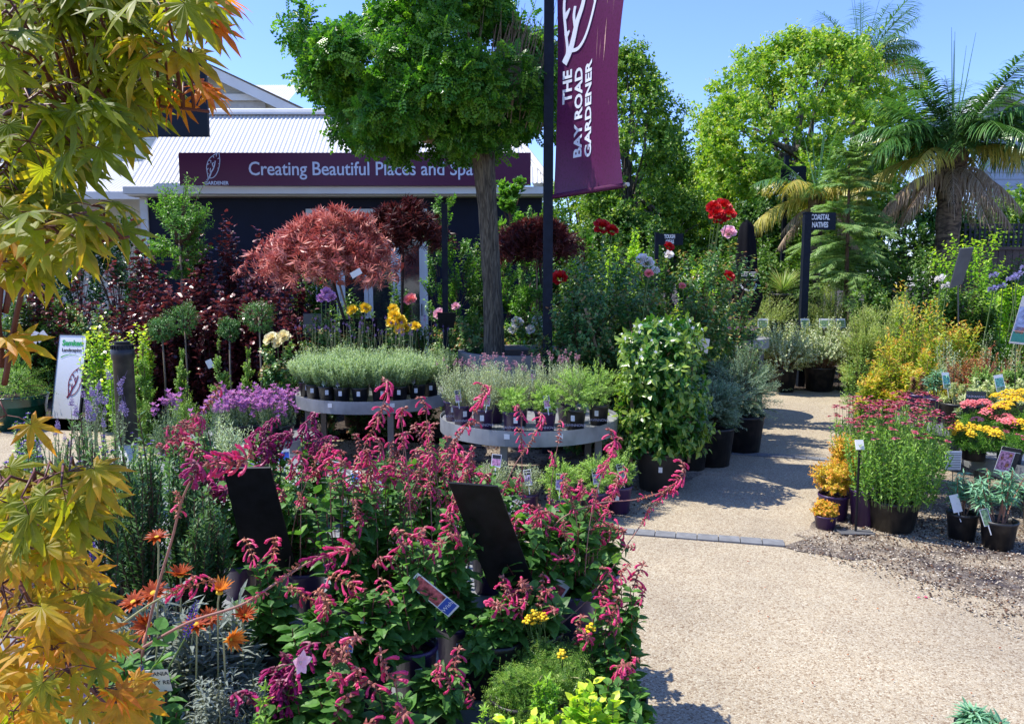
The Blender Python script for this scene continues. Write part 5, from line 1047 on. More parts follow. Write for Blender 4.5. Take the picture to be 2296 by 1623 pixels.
for k in range(46):      # skirt of foliage along the underside, down to the trunk top
    an = rng.uniform(0, 6.283); r_ = rng.uniform(.35, 1.02); cl_.append((c0.x + .02 + math.cos(an) * r_ * 1.08, c0.y + math.sin(an) * r_ * 1.05, c0.z - .74 + .25 * r_ ** 2 - .10 * (1 - r_) + rng.uniform(-.1, .12), rng.uniform(.15, .24)))
for k in range(14):
    an = rng.uniform(-2.9, -.1); cl_.append((c0.x + .30 + math.cos(an) * .75, c0.y - .15 + math.sin(an) * .8, c0.z - .48 + rng.uniform(-.12, .1), rng.uniform(.16, .24)))
mb, _ = crown(rng, cl_, 22, 0, PINN, .17, 5, a=.6, b=.8, t0=.35, up=.8, tipw=.5, v1=.6, cen=(c0.x, c0.y, c0.z - .4), taper=.2)
mb.build('crown', LM['robin'], rob)
mb, _ = crown(rng, [(c0.x - .15 + rng.uniform(-.35, .25), c0.y - .85 + rng.uniform(-.1, .1), c0.z + .72 + rng.uniform(-.3, .35), .2) for _ in range(11)], 26, 0, PINN, .11, 5, a=.6, b=.8, t0=.3, up=.8, cen=(c0.x, c0.y, c0.z)); mb.build('yellowing_foliage', LM['robiny'], rob)
# ---- broadleaf trees
def broad_tree(name, label, px, Y, top, bot, hw, seed, mk, L=.10, nc=120, per=16, m=9, cr=.34, shape='egg', trunk=.12, group=None, tpl=DIAW, rz=1.0):
    rng = np.random.default_rng(seed); loc = at(px, Y); zt, zb = P(px, top, Y).z, P(px, bot, Y).z; Rr = hw / FPX * Y; t = thing(name, label, 'tree', loc, 0, group)
    cs = []
    for k in range(nc):
        z = rng.uniform(0, 1); an = rng.uniform(0, 6.283)
        pr = {'egg': math.sin(math.pi * min(1, (z * .86 + .12))) ** .6, 'cone': (1 - z) ** .7 * .95 + .07, 'column': min(1, 2.2 * (1 - z)) ** .5, 'dome': math.sqrt(max(0, 1 - z * z)) ** .9}[shape]
        r_ = pr * rng.uniform(.55, 1) ** .5 * (1 + .16 * math.sin(3 * an + 5 * z) + .08 * rng.normal())
        cs.append((math.cos(an) * r_ * Rr, math.sin(an) * r_ * Rr * rz, zb + (zt - zb) * (z * .96 + .01), cr * rng.uniform(.7, 1.25)))
    mb, _ = crown(rng, cs, per, 0, tpl, L, m, a=.6, b=.85, t0=.25, up=.9, tipw=.5, v1=.7, cen=(0, 0, (zb + zt) / 2)); mb.build('crown', LM[mk], t)
    tb = MB(); limb(tb, (0, 0, 0), (0.05, 0, zb + (zt - zb) * .8), trunk, trunk * .25, 0, 8, 10, rng)
    for k in range(26):
        c = cs[rng.integers(0, nc)]; z = zb + (zt - zb) * rng.uniform(-.05, .5); limb(tb, (0, 0, max(.5, z)), c[:3], trunk * .32, .012, .1, 6, 5, rng)
    tb.build('trunk', bark(name + '_bark_' + str(seed), (.05, .04, .03), (.16, .13, .10), 14, 3), t); return t
broad_tree('lime_green_tree', 'broad lime-green tree filling the sky right of centre', 1770, 17.5, 92, 560, 232, 21, 'plane', .115, 420, 16, 10, .40, 'egg', .2)
broad_tree('garden_tree', 'tall narrow green tree rising behind the plum banner', 1400, 14.5, 120, 560, 100, 22, 'tree2', .10, 150, 16, 9, .34, 'column', .12)
broad_tree('garden_tree', 'smaller pointed green tree right of the banner in the gap of sky', 1478, 16, 290, 560, 80, 23, 'tree2', .10, 90, 15, 9, .34, 'cone', .1)
broad_tree('garden_tree', 'low yellow-green tree at the bottom of the sky gap', 1560, 19, 380, 600, 80, 24, 'plane', .12, 80, 15, 9, .4, 'dome', .1)
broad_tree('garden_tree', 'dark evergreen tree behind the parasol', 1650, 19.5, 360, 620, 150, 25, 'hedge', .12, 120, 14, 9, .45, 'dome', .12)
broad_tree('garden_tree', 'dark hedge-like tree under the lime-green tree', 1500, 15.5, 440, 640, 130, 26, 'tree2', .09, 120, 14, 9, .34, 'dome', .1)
broad_tree('garden_tree', 'bushy tree below the right hand house', 2270, 16, 440, 600, 120, 27, 'tree2', .10, 110, 14, 9, .36, 'dome', .1)
broad_tree('garden_tree', 'dense green tree behind the fern-like pine', 2010, 16.5, 470, 640, 190, 28, 'hedge', .11, 150, 14, 9, .4, 'dome', .1)
broad_tree('garden_tree', 'green tree closing the view behind the red maple', 1290, 17, 420, 640, 150, 29, 'tree2', .11, 110, 14, 9, .4, 'dome', .1)
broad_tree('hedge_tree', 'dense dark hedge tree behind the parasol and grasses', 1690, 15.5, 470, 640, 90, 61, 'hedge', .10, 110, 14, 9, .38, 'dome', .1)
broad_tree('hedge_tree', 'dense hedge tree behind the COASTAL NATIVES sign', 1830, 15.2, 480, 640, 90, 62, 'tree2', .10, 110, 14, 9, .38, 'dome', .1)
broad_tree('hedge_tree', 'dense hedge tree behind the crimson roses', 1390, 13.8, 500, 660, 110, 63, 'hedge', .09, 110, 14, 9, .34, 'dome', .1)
# ---- palms
def frond_pts(a, L, up, droop, n=14):
    """rachis curve in the plane azimuth a"""
    h = np.linspace(0, 1, n); x = L * (h - .12 * h ** 2) * math.cos(up * .6); z = L * (h * math.sin(up) - droop * h ** 2.2)
    return np.c_[x * math.cos(a), x * math.sin(a), z]
def frond(mb, pts, nl, ll, w, rng, hang=.5, v=.4, rr=.009, m=0, ms=0):
    n = len(pts); t = np.linspace(.12, 1, nl); P0 = np.stack([np.interp(t, np.linspace(0, 1, n), pts[:, k]) for k in range(3)], 1)
    tg = unit(np.gradient(P0, axis=0)); side = unit(np.cross(tg, np.array([0, 0, 1.])))
    for s_ in (-1, 1):
        D = tg * .75 + side * s_ * 1.0 + np.array([0, 0, -hang]) + rng.normal(size=(nl, 3)) * .13
        ln = ll * np.sin(np.clip(t * 1.05 + .05, 0, 1) * math.pi) ** .45 * rng.uniform(.85, 1.1, nl) + ll * .12
        mb.inst(t_blade(w, -.35 - hang * .4), P0, D, np.tile([0, 0, 1.], (nl, 1)) + side * s_ * .2, ln, np.clip(v + rng.normal(size=nl) * .15, 0, 1), m)
    mb.tube(pts, np.linspace(rr, rr * .3, n), 4, m=ms, a=.7)
def palm(name, label, px, Y, cy, L, seed, nf=30, trunk_r=.14, dry=10, yel=10, w=.028, ll=.42, lowest=0):
    rng = np.random.default_rng(seed); loc = at(px, Y); zc = P(px, cy, Y).z; t = thing(name, label, 'palm', loc)
    tb = MB(); pts = [(0, 0, z) for z in np.linspace(0, zc, 14)]; tb.tube(pts, [trunk_r * (1.0 + .1 * (i % 2) + (.25 if i > 10 else 0)) for i in range(14)], 14); tb.build('trunk', bark(name + '_palm_bark' + str(seed), (.05, .035, .025), (.20, .14, .09), 6, 14), t)
    protos = {}
    for kind, mk in (('palm', 'palm'), ('palmy', 'palmy'), ('palmd', 'palmd')):
        for lv in range(3):
            up = {'palm': (1.2, .8, .4), 'palmy': (.85, .5, .15), 'palmd': (.2, -.1, -.5)}[kind][lv]; dr = {'palm': (.35, .5, .55), 'palmy': (.75, .7, .6), 'palmd': (.75, .6, .35)}[kind][lv]
            mb = MB(); frond(mb, frond_pts(0, L, up, dr), 46, ll, w, rng, {'palm': .15, 'palmy': .35, 'palmd': .55}[kind]); protos[kind, lv] = mb.mesh('frond', LM[mk])
    for k in range(nf + yel + dry):
        kind = 'palm' if k < nf else ('palmy' if k < nf + yel else 'palmd'); lv = int(rng.integers(0, 3)) if kind != 'palm' else (0 if k < nf * .3 else 1 if k < nf * .7 else 2)
        o = link('frond', protos[kind, lv], t); o.location = (0, 0, zc - {'palm': 0, 'palmy': .12, 'palmd': .3}[kind] * (L / 2)); o.rotation_euler = (float(rng.normal() * .08), float(rng.normal() * .1), k * 2.399 + float(rng.normal() * .15)); s_ = float(rng.uniform(.8, 1.1)) * (.65 if kind == 'palmd' else 1); o.scale = (s_, s_, s_)
    if nf:
        mb = MB()
        for k in range(5): limb(mb, (0, 0, zc), (rng.normal() * .22, rng.normal() * .22, zc + L * rng.uniform(.7, 1.0)), .016, .003, 0, 6, 4)
        mb.build('spear_leaves', LM['palm'], t)
    return t
palm('large_palm', 'big shaggy palm with green and dry brown fronds at the right', 2105, 12.4, 335, 1.95, 31, 50, .17, 16, 7, .034, .50)
palm('tall_palm', 'tall feathery palm standing behind the lime-green tree', 1902, 22.5, 148, 2.3, 32, 34, .2, 6, 8, .022, .62)
palm('young_palm', 'drooping golden palm behind the COASTAL NATIVES post', 1815, 13.6, 435, 1.45, 33, 8, .11, 7, 12, .030, .40)
# ---- fern-like young pine
rng = np.random.default_rng(41); pn = thing('young_pine', 'young pine with soft ferny branches beside the COASTAL NATIVES sign', 'tree', at(1886, 12.2)); zt = P(1878, 335, 12.2).z; zbt = P(1886, 620, 12.2).z
tb = MB(); tb.tube([(0, 0, 0), (.01, 0, zt * .4), (-.01, 0, zt * .75), (-.04, 0, zt)], [.042, .035, .022, .006], 10); tb.build('trunk', bark('pine_bark', (.06, .03, .02), (.18, .09, .06), 20, 8), pn)
mb = MB(); sb_ = MB(); nw = 19
for wv in range(nw):
    z = zbt - .2 + (zt - zbt + .2) * (wv / (nw - 1)) ** .85; Lb = (.24 + 1.0 * (1 - wv / (nw - 1)) ** .7) * rng.uniform(.7, 1.1)
    for k in range(7):
        a = k * 2 * math.pi / 7 + wv * .7 + rng.normal() * .15; up = .15 + .7 * (wv / nw) ** 2; a += rng.normal() * .3; pts = frond_pts(a, Lb * rng.uniform(.6, 1.15), up + rng.normal() * .12, rng.uniform(.2, .5), 9) + np.array([0, 0, z + rng.normal() * .06]); frond(mb, pts, 26, .11, .06, rng, .0, .45, .006)
        for q in range(2, 8):
            for s_ in (-1, 1):
                if Lb < .3 or rng.uniform() < .35: continue
                tg = unit(pts[min(q + 1, 8)] - pts[q - 1]); sd = unit(np.cross(tg, [0, 0, 1.])); d = tg * .7 + sd * s_ * .7 + np.array([0, 0, .12]); l2 = Lb * .42 * (1 - q / 11)
                p2 = pts[q][None] + d[None] * np.linspace(0, 1, 6)[:, None] * l2 + np.array([0, 0, -.12]) * (np.linspace(0, 1, 6) ** 2)[:, None] * l2; frond(mb, p2, 15, .085, .06, rng, .0, .5, .004)
mb.build('fronds', LM['woll'], pn)
# ---- laceleaf maples (weeping domes on a staked stem)
def lace_maple(label, px, Y, top, bot, hw, seed, mk, stake=True, n=400, lean=.0):
    rng = np.random.default_rng(seed); loc = at(px, Y); zt, zb = P(px, top, Y).z, P(px, bot, Y).z; Rr = hw / FPX * Y; t = thing('laceleaf_maple', label, 'tree', loc)
    gz = zb + (zt - zb) * .78; tb = MB(); limb(tb, (lean, 0, .2), (0, 0, gz), .02, .014, 0, 6, 8, rng)
    K = 15; aa = np.arange(K) * 2.399 + rng.normal(size=K) * .3; La = Rr * rng.uniform(.55, 1.12, K); hz = rng.uniform(.35, 1.0, K); hz[np.argmax(La)] = .55; ki = rng.integers(0, K, n); t_ = rng.uniform(.25, 1, n) ** .8
    en = np.c_[np.cos(aa[ki]) * La[ki] * t_, np.sin(aa[ki]) * La[ki] * t_ * .85, zb + (zt - zb) * (hz[ki] * (1.0 - .1 * t_) - .62 * hz[ki] * t_ ** 2.6)] + rng.normal(size=(n, 3)) * np.array([.16, .16, .05]) * Rr; en[:, 2] -= rng.uniform(0, .10, n)
    st = np.c_[np.zeros((n, 2)), np.full(n, gz)]; ct = st * .5 + en * .5; ct[:, 2] = np.maximum(en[:, 2], gz) + (zt - gz) * .55
    tt = np.linspace(0, 1, 6)[None, :, None]; C = (1 - tt) ** 2 * st[:, None] + 2 * tt * (1 - tt) * ct[:, None] + tt ** 2 * en[:, None]; tb.tubes(C[:130], .006, .0015, 4)
    tb.build('branches', ST['dark'], t)
    mb = MB(); leaves_on(mb, rng, st, ct, en, 9, t_lace(7, 100, .06), .125, a=.75, b=.55, t0=.55, up=.4, tipw=.2, v1=.95, taper=.15); mb.build('foliage', LM[mk], t)
    if stake: s_ = MB(); s_.tube([(lean * 1.6, -.03, .1), (-.02, -.03, gz - .02)], .011, 6); s_.build('stake', mat('tan_stake', (.22, .15, .09), .8), t)
    m1, m2 = pot_meshes(.2, .32, 'b'); o = link('pot', m1, t); o.location = (lean, 0, 0); s2 = link('soil', m2, o)
    return t
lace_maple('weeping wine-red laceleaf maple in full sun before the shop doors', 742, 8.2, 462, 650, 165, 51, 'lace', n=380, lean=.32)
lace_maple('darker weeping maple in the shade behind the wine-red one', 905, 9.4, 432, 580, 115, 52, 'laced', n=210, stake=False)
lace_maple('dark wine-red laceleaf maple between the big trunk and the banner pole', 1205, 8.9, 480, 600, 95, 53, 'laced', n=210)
# ================================================================== POTTED PLANTS AND BEDS
def pxo(x, Y, z=0): return x * FPX / (Y * _c + (EYE - z) * _s) + CX
ORD = ['first', 'second', 'third', 'fourth', 'fifth', 'sixth', 'seventh', 'eighth', 'ninth', 'tenth', 'eleventh', 'twelfth', 'thirteenth', 'fourteenth', 'fifteenth']
rg = random.Random(7)
# ---- table 1: black lavender pots
def ring(t_, r_, angs): return [(t_[0] + r_ * math.cos(R(a)), t_[1] + r_ * math.sin(R(a))) for a in angs]
fr_ = ring(T1, .60, (186, 204, 222, 239, 254, 269, 285, 301, 318, 336)); fr_.sort()
for i, (x, y) in enumerate(fr_):
    px = pxo(x, y, .55); tp = 792 + rg.uniform(-10, 10); tg_ = [('violet' if i % 3 else 'grey', -.02, -.06, .10, .75)] if i in (0, 1, 3, 4, 6, 8) else ()
    put('lav', f'grey-green lavender, {ORD[i]} from the left along the front of the lavender table', px, y, tp, 43, .555, (.072, .125, 'b'), 1.0, i % 3, tags=tg_, sticker=True)
mid = sorted(ring(T1, .34, (190, 225, 262, 300, 340, 20, 60, 100, 145)))
for i, (x, y) in enumerate(mid):
    px = pxo(x, y, .55); put('lav', f'taller lavender with violet spikes, {ORD[i]} from the left inside its table', px, y, 772 + rg.uniform(-8, 8), 46, .555, (.072, .125, 'b'), .8, i % 3, flowers=dict(m=SP_LAV, n=6, stalk=.17, smat=ST['pale'], name='flower_spike', size=.95))
for i, (px, lb) in enumerate(((700, 'left'), (985, 'right'))):
    put('lav', f'lavender with upright violet heads at the back {lb} edge of the lavender table', px, 7.45, 768, 46, .555, (.072, .125, 'b'), .8, i, flowers=dict(m=SP_LAV, n=8, stalk=.2, smat=ST['pale'], name='flower_spike', size=1.1))
# ---- table 2: purple pots
spec2 = [('lavs', 193, 800, 46, 'ruffle'), ('lavs', 213, 812, 50, 'ruffle'), ('lavs', 235, 790, 52, 'ruffle'), ('lavg', 258, 858, 44, None), ('lavg', 280, 852, 38, 'ruffle'), ('lavg', 303, 805, 62, None), ('lavg', 330, 805, 58, None)]
for i, (kd, an, tp, hw, tgk) in enumerate(spec2):
    (x, y), = ring(T2, .58, (an,)); px = pxo(x, y, .55)
    put(kd, {'lavs': 'silvery lavender with dusty pink heads', 'lavg': 'rounded bright green lavender'}[kd] + f' in a purple pot, {ORD[i]} from the left in front', px, y, tp, hw, .535, (.075, .145, 'p' if i < 5 else 'b'), .8, i % 2,
        flowers=dict(m=SP_PNK, n=7, stalk=.02, smat=ST['pale'], name='flower_spike', size=.9) if kd == 'lavs' else None, tags=[(tgk, .02 - .04 * (i % 2), -.08, .13, .95, 'Ruffles')] if tgk else (), sticker=True)
for i, (x, y) in enumerate(sorted(ring(T2, .34, (150, 185, 220, 255, 290, 325, 30, 90)))):
    put('lavs', f'pink-headed silvery lavender amid the purple pot table, {ORD[i]} from the left', pxo(x, y, .57), y, 800 + rg.uniform(-8, 16), 44, .535, (.075, .145, 'p'), .8, i % 2, flowers=dict(m=SP_PNK, n=9, stalk=.03, smat=ST['pale'], name='flower_spike', size=.9), tags=[('ruffle', .03, -.06, .2, .9, 'Ruffles')] if i in (1, 4) else ())
def logo_text(root, rr, h):
    o = link('lettering', text_mesh('LAVINNOVA', .026, mat('faded_white_print', (.35, .33, .40), .5), .0004, .0003), root); an = -root.rotation_euler.z
    M_ = Matrix.Rotation(an - math.atan2(root.location.x, root.location.y), 4, 'Z'); o.matrix_local = M_ @ face_matrix((0, -rr * .955, h * .28), (1, 0, 0), (0, 0, 1))
for ob in list(COL.objects):
    if ob.name.startswith('lavender_plant') and ob.get('label', '').find('in a purple pot,') > 0: logo_text(ob, .075, .145)
for i, (px, Y, tp, hw) in enumerate(((1255, 4.85, 1020, 52), (1332, 4.98, 1012, 48), (1388, 5.12, 1002, 42), (1180, 4.95, 1035, 45), (1110, 5.05, 1020, 40))):
    o = put('lavg' if i < 3 else 'lavs', f'lavender in a tall purple pot on the ground under the table, {ORD[i] if i else "first"} counted from the black board' if 0 else ['lavender in a purple pot printed LAVINNOVA, nearest the black board', 'dense lavender in a purple pot, between two others below the table', 'lavender in a purple pot nearest the jasmine pot', 'lavender pot on the ground half hidden by pink salvia spikes', 'lavender on the ground under the left end of the purple pot table'][i], px, Y, tp, hw, 0, (.085, .19, 'p'), .8, i % 2, tags=[('violet', .02 - .03 * (i == 0), -.09, .20, 1.15, 'Ruffles')] if i < 4 else (), sticker=True, low=0)
    if i == 0: logo_text(o, .085, .19)
# ---- jasmine, westringias, coprosmas
put('jas', 'tall jasmine column with golden new leaves and white star flowers in a black tub', 1478, 5.72, 715, 110, 0, (.185, .30, 'c'), 1.45, 0, flowers=dict(m=FL_STAR, n=44, size=1.25, tilt=.8, face=(0, -1.2, .3)), sticker=True)
tr = thing('trellis', 'timber stakes with wire inside the jasmine column', 'trellis', at(1478, 5.72))
for dx in (-.22, .22):
    mb = MB(); mb.box((dx - .01, -.01, .2), (dx + .01, .01, 1.2)); mb.build('stake', mat('tan_stake', (.22, .15, .09), .8), tr)
for i, (px, Y, tp, hw, pr) in enumerate(((1592, 6.5, 838, 74, (.20, .33, 'b')), (1662, 7.0, 772, 92, (.20, .34, 'b')), (1585, 7.4, 800, 60, (.19, .3, 'b')), (1545, 6.35, 905, 45, (.16, .28, 'b')))):
    put('west', ['soft grey-green bush in a black tub with a price sticker beside the path', 'largest rounded grey-green bush in a black tub at the path edge', 'grey-green bush behind the other two by the path', 'small grey-green bush squeezed between jasmine and path'][i], px, Y, tp, hw, 0, pr, 1.35, i % 2, sticker=(i == 0))
for i, (px, Y, tp, hw, pr) in enumerate(((1752, 10.75, 720, 74, (.205, .33, 'b')), (1836, 10.8, 716, 76, (.215, .34, 'b')), (1925, 10.9, 742, 60, (.2, .33, 'b')), (1985, 11.3, 760, 50, (.2, .3, 'b')))):
    put('copr', ['cream-green shrub in a large black tub, leftmost at the end of the path', 'cream-green shrub in a large black tub, middle one at the path end', 'cream-green shrub in a black tub partly hidden by golden nandina', 'cream-green shrub behind the golden nandina'][i], px, Y, tp, hw, 0, pr, 1.3, i % 2)
for i, px in enumerate((1802, 1842, 1856, 1880, 1706)):
    o = thing('plant_card', ['white and green plant card, leftmost in the row above the tubs', 'white and green plant card, second in the row above the tubs', 'white and green plant card, third in the row above the tubs', 'white and green plant card, rightmost in the row above the tubs', 'pale yellow plant card standing alone left of the row'][i], 'plant card', at(px, 10.95)); c_, d_, z0 = tag_mesh('green', .14, .13); zz = P(px, 732, 10.95).z
    a = link('card', c_, o); a.location.z = zz - .08; a.rotation_euler = (R(-12), 0, rg.uniform(-.3, .3)); link('print', d_, a); mb = MB(); mb.tube([(0, 0, 0), (0, 0, zz - .04)], .004, 4); mb.build('stick', ST['dark'], o)
# ---- golden nandina, right of the path
for i, (px, Y, tp, hw) in enumerate(((2035, 7.6, 618, 92), (2110, 8.3, 655, 70), (1985, 7.3, 745, 62), (2060, 7.0, 775, 55), (1965, 7.05, 815, 48))):
    put('nand', ['largest golden-green nandina with orange tips beside the path', 'golden nandina behind the largest one', 'golden nandina leaning over the path', 'nandina with yellow-green leaves above the purple pots', 'low nandina spilling onto the path by the coreopsis'][i], px, Y, tp, hw, 0, (.17, .28, 'b'), 1.3 if i < 2 else .9, i % 2)
# ---- coreopsis and neighbours
put('core', 'large pot of thread-leaved coreopsis topped with wine and pink daisies', 1998, 4.78, 905, 112, 0, (.16, .20, 'b'), 1.35, 0, flowers=dict(m=FL_COR, n=98, stalk=.06, size=1.45, tilt=.5, up=True))
put('core', 'coreopsis behind the large one, covered in dusty pink daisies', 2020, 5.3, 885, 96, 0, (.15, .25, 'b'), .7, 1, flowers=dict(m=FL_COR, n=96, stalk=.06, size=1.3, up=True))
put('core', 'coreopsis leaning left over the orange spirea with few flowers', 1915, 5.5, 905, 62, 0, (.13, .2, 'b'), .4, 2, flowers=dict(m=FL_COR, n=55, stalk=.08, size=1.25, up=True))
put('spir', 'amber spirea with orange tips in a purple pot beside the label stand', 1868, 4.98, 1022, 50, 0, (.10, .17, 'p'), 1.1, 0)
put('spir', 'taller amber spirea behind the label stand', 1890, 5.35, 965, 42, 0, (.10, .2, 'p'), 1.0, 1)
put('spir', 'small low amber shrub trailing at the corner of the path', 1850, 4.78, 1118, 30, 0, (.07, .09, 'p'), .8, 2)
o = thing('plant_pot', 'empty-looking tall purple pot beside the coreopsis', 'pot', at(1935, 4.85)); m1, m2 = pot_meshes(.09, .24, 'p'); q = link('pot', m1, o); link('soil', m2, q)
put('euph', 'small blue-green euphorbia in a black pot with a white label', 2155, 4.58, 1052, 42, 0, (.088, .17, 'b'), .8, 0, tags=[('plain', -.05, -.07, .13, 1.2)])
put('euph', 'largest blue-green euphorbia in a black pot near the right edge', 2236, 4.42, 1030, 74, 0, (.098, .175, 'b'), 1.2, 1, tags=[('grey', -.08, -.06, .10, 1.1)])
put('euph', 'blue-green euphorbia cut by the right edge of the view', 2330, 4.65, 1050, 60, 0, (.098, .175, 'b'), 1.0, 2)
# ---- table 7: yarrows
for i, (px, Y, tp, hw, fm, n_, sz, lb) in enumerate(((2182, 5.15, 968, 46, FL_BTN, 34, 1.0, 'yellow button flowers in a black pot behind the small euphorbia'), (2262, 5.05, 985, 40, FL_COR, 10, .9, 'dark pink daisies behind the pink flower card'), (2200, 5.7, 905, 50, FL_ACHP, 9, 1.0, 'yarrow with flat salmon pink heads'), (2290, 5.6, 880, 55, FL_ACHY, 12, 1.1, 'yarrow with flat bright yellow heads at the right edge'), (2320, 5.3, 960, 50, FL_ACHY, 5, .9, 'yellow yarrow mostly outside the right edge'), (2245, 5.45, 940, 40, FL_ACHP, 6, .95, 'coral pink yarrow above the pink flower card'))):
    put('achi', lb, px, Y, tp + 12, hw, .36, (.085, .15, 'b'), .9, i % 2, flowers=dict(m=fm, n=int(n_ * 1.4), stalk=.06, size=sz * 1.25, up=True, tilt=.3, name='flower_head'))
# ---- table 6: euphorbias and perennials
t6 = [('euphd', 2056, 6.55, 800, 26, (.09, .20, 'p'), 'maroon euphorbia in a slim dark purple pot'), ('euph', 2096, 6.35, 818, 26, (.095, .2, 'p'), 'leafy green euphorbia in a bright purple pot'), ('euphv', 2142, 6.15, 820, 44, (.12, .19, 'b'), 'cream-edged euphorbia in a wide black pot'), ('euphv', 2215, 6.2, 828, 50, (.12, .19, 'b'), 'cream-edged euphorbia above the TIGER label'), ('euphv', 2290, 6.4, 825, 44, (.12, .19, 'b'), 'cream-edged euphorbia at the right edge'),
      ('redb', 2150, 6.9, 765, 44, (.1, .16, 'b'), 'low maroon rosette plant behind the cream-edged euphorbia'), ('redb', 2200, 7.2, 752, 46, (.1, .16, 'b'), 'russet carpet plant in the middle of the right table'), ('euphd', 2250, 6.9, 770, 40, (.1, .16, 'b'), 'dark-leaved euphorbia beside the blue card'), ('redb', 2260, 7.5, 738, 46, (.1, .16, 'b'), 'russet carpet plant at the back of the right table'), ('silv', 2120, 7.1, 730, 40, (.1, .16, 'b'), 'pale silver-blue bush behind the right table'), ('silv', 2200, 7.9, 700, 38, (.1, .16, 'b'), 'pale silver bush under the grey board'), ('silv', 2255, 8.0, 690, 44, (.1, .16, 'b'), 'pale silver bush left of the blue card'), ('box', 2205, 6.65, 800, 48, (.1, .16, 'b'), 'low bright green mound between euphorbias'), ('box', 2275, 6.7, 795, 40, (.1, .16, 'b'), 'low green mound at the right edge of the table')]
for i, (kd, px, Y, tp, hw, pr, lb) in enumerate(t6):
    put(kd, lb, px, Y, tp, hw, .40 if Y < 7.3 else .0, pr, .9, i % 3, tags=[('teal', .03, -.13, .22, 1.5)] if i in (1, 3) else [('orange', .0, -.1, .24, 1.3)] if i == 4 else ())
def card(label, c4, style, texts=(), th=.0015, m=None, stake=None):
    """a stiff printed card through four points: top left, top right, bottom right, bottom left"""
    root = thing('plant_card', label, 'plant card', (c4[2] + c4[3]) / 2); x = c4[1] - c4[0]; y = c4[0] - c4[3]; W_, H_ = x.length, y.length
    M_ = face_matrix(c4[3] - root.location, x, y); mb = MB(); mb.box((0, 0, -th), (W_, H_, 0)); b = mb.build('card', m or M_CARD, root); b.matrix_local = M_
    for (mk, u0, v0, u1, v1) in style:
        mb = MB(); mb.box((u0 * W_, v0 * H_, .0002), (u1 * W_, v1 * H_, .0006)); mb.build('print', mk, b)
    for (s_, u, v, sz, mk, rot) in texts:
        o = link('lettering', text_mesh(s_, sz, mk, .0002), b); o.matrix_local = Matrix.Translation((u * W_, v * H_, .0012)) @ Matrix.Rotation(rot, 4, 'Z')
    if stake: mb = MB(); mb.tube([Vector(v) - root.location for v in stake], .003, 5); mb.build('stick', M_INKD, root)
    return root
M_TEALP = mat('teal_print', (.05, .32, .27), .5); M_SKYP = mat('sky_print', (.32, .42, .72), .5, var=.5, scale=30); M_PEACH = mat('peach_print', (.80, .36, .25), .5); M_REDP = mat('red_print', (.6, .03, .04), .5); M_BLUEP = mat('royal_blue_print', (.03, .09, .42), .4, var=.2); M_GOLD = mat('gold_print', (.42, .36, .12), .5)
card('large blue card with a peach disc at the right edge', [P(2284, 662, 5.6), P(2345, 668, 5.55), P(2330, 775, 5.65), P(2262, 768, 5.7)], [(M_SKYP, .03, .28, .97, .78), (M_TEALP, .03, .04, .97, .26), (M_PEACH, .08, .22, .42, .36)], [('Sun', .35, .88, .05, M_TEALP, 0)], stake=[P(2276, 768, 5.72), at(2276, 5.72, .38)])
card('dark label reading TASMANIAN TIGER among the yarrows', [P(2164, 875, 5.95), P(2209, 877, 5.95), P(2209, 912, 5.95), P(2163, 911, 5.95)], [], [('TASMANIAN', .48, .66, .026, M_INKW, 0), ('TIGER', .48, .28, .05, M_INKW, 0)], m=mat('grey_green_card', (.07, .09, .08), .5), stake=[P(2186, 912, 5.955), at(2186, 5.96, .38)])
card('pink card printed with orange daisies in front of the yarrow pot', [P(2232, 998, 4.85), P(2276, 1006, 4.85), P(2270, 1058, 4.87), P(2229, 1052, 4.87)], [(M_INKD, .0, .84, 1, 1), (M_PHOTO['pink'], .02, .05, .72, .82), (M_ORA_ := mat('orange_print', (.8, .28, .03), .5), .12, .45, .26, .6), (M_ORA_, .45, .2, .6, .36), (M_ORA_, .5, .6, .64, .74), (M_INKD, .75, .02, 1, .82)], stake=[P(2252, 1056, 4.88), at(2252, 4.9, .3)])
card('brown card with a yellow flower at the far right', [P(2292, 985, 5.0), P(2335, 990, 5.0), P(2335, 1035, 5.0), P(2291, 1031, 5.0)], [(M_PHOTO['orange'], .08, .08, .95, .85)])
card('slatted white tag holder beside the small euphorbia', [P(2120, 1010, 4.95), P(2156, 1010, 4.95), P(2154, 1052, 4.95), P(2118, 1052, 4.95)], [(M_INKD, .04, v, .96, v + .035) for v in np.arange(.05, .95, .09)], stake=[P(2136, 1052, 4.955), at(2136, 4.96, .0)])
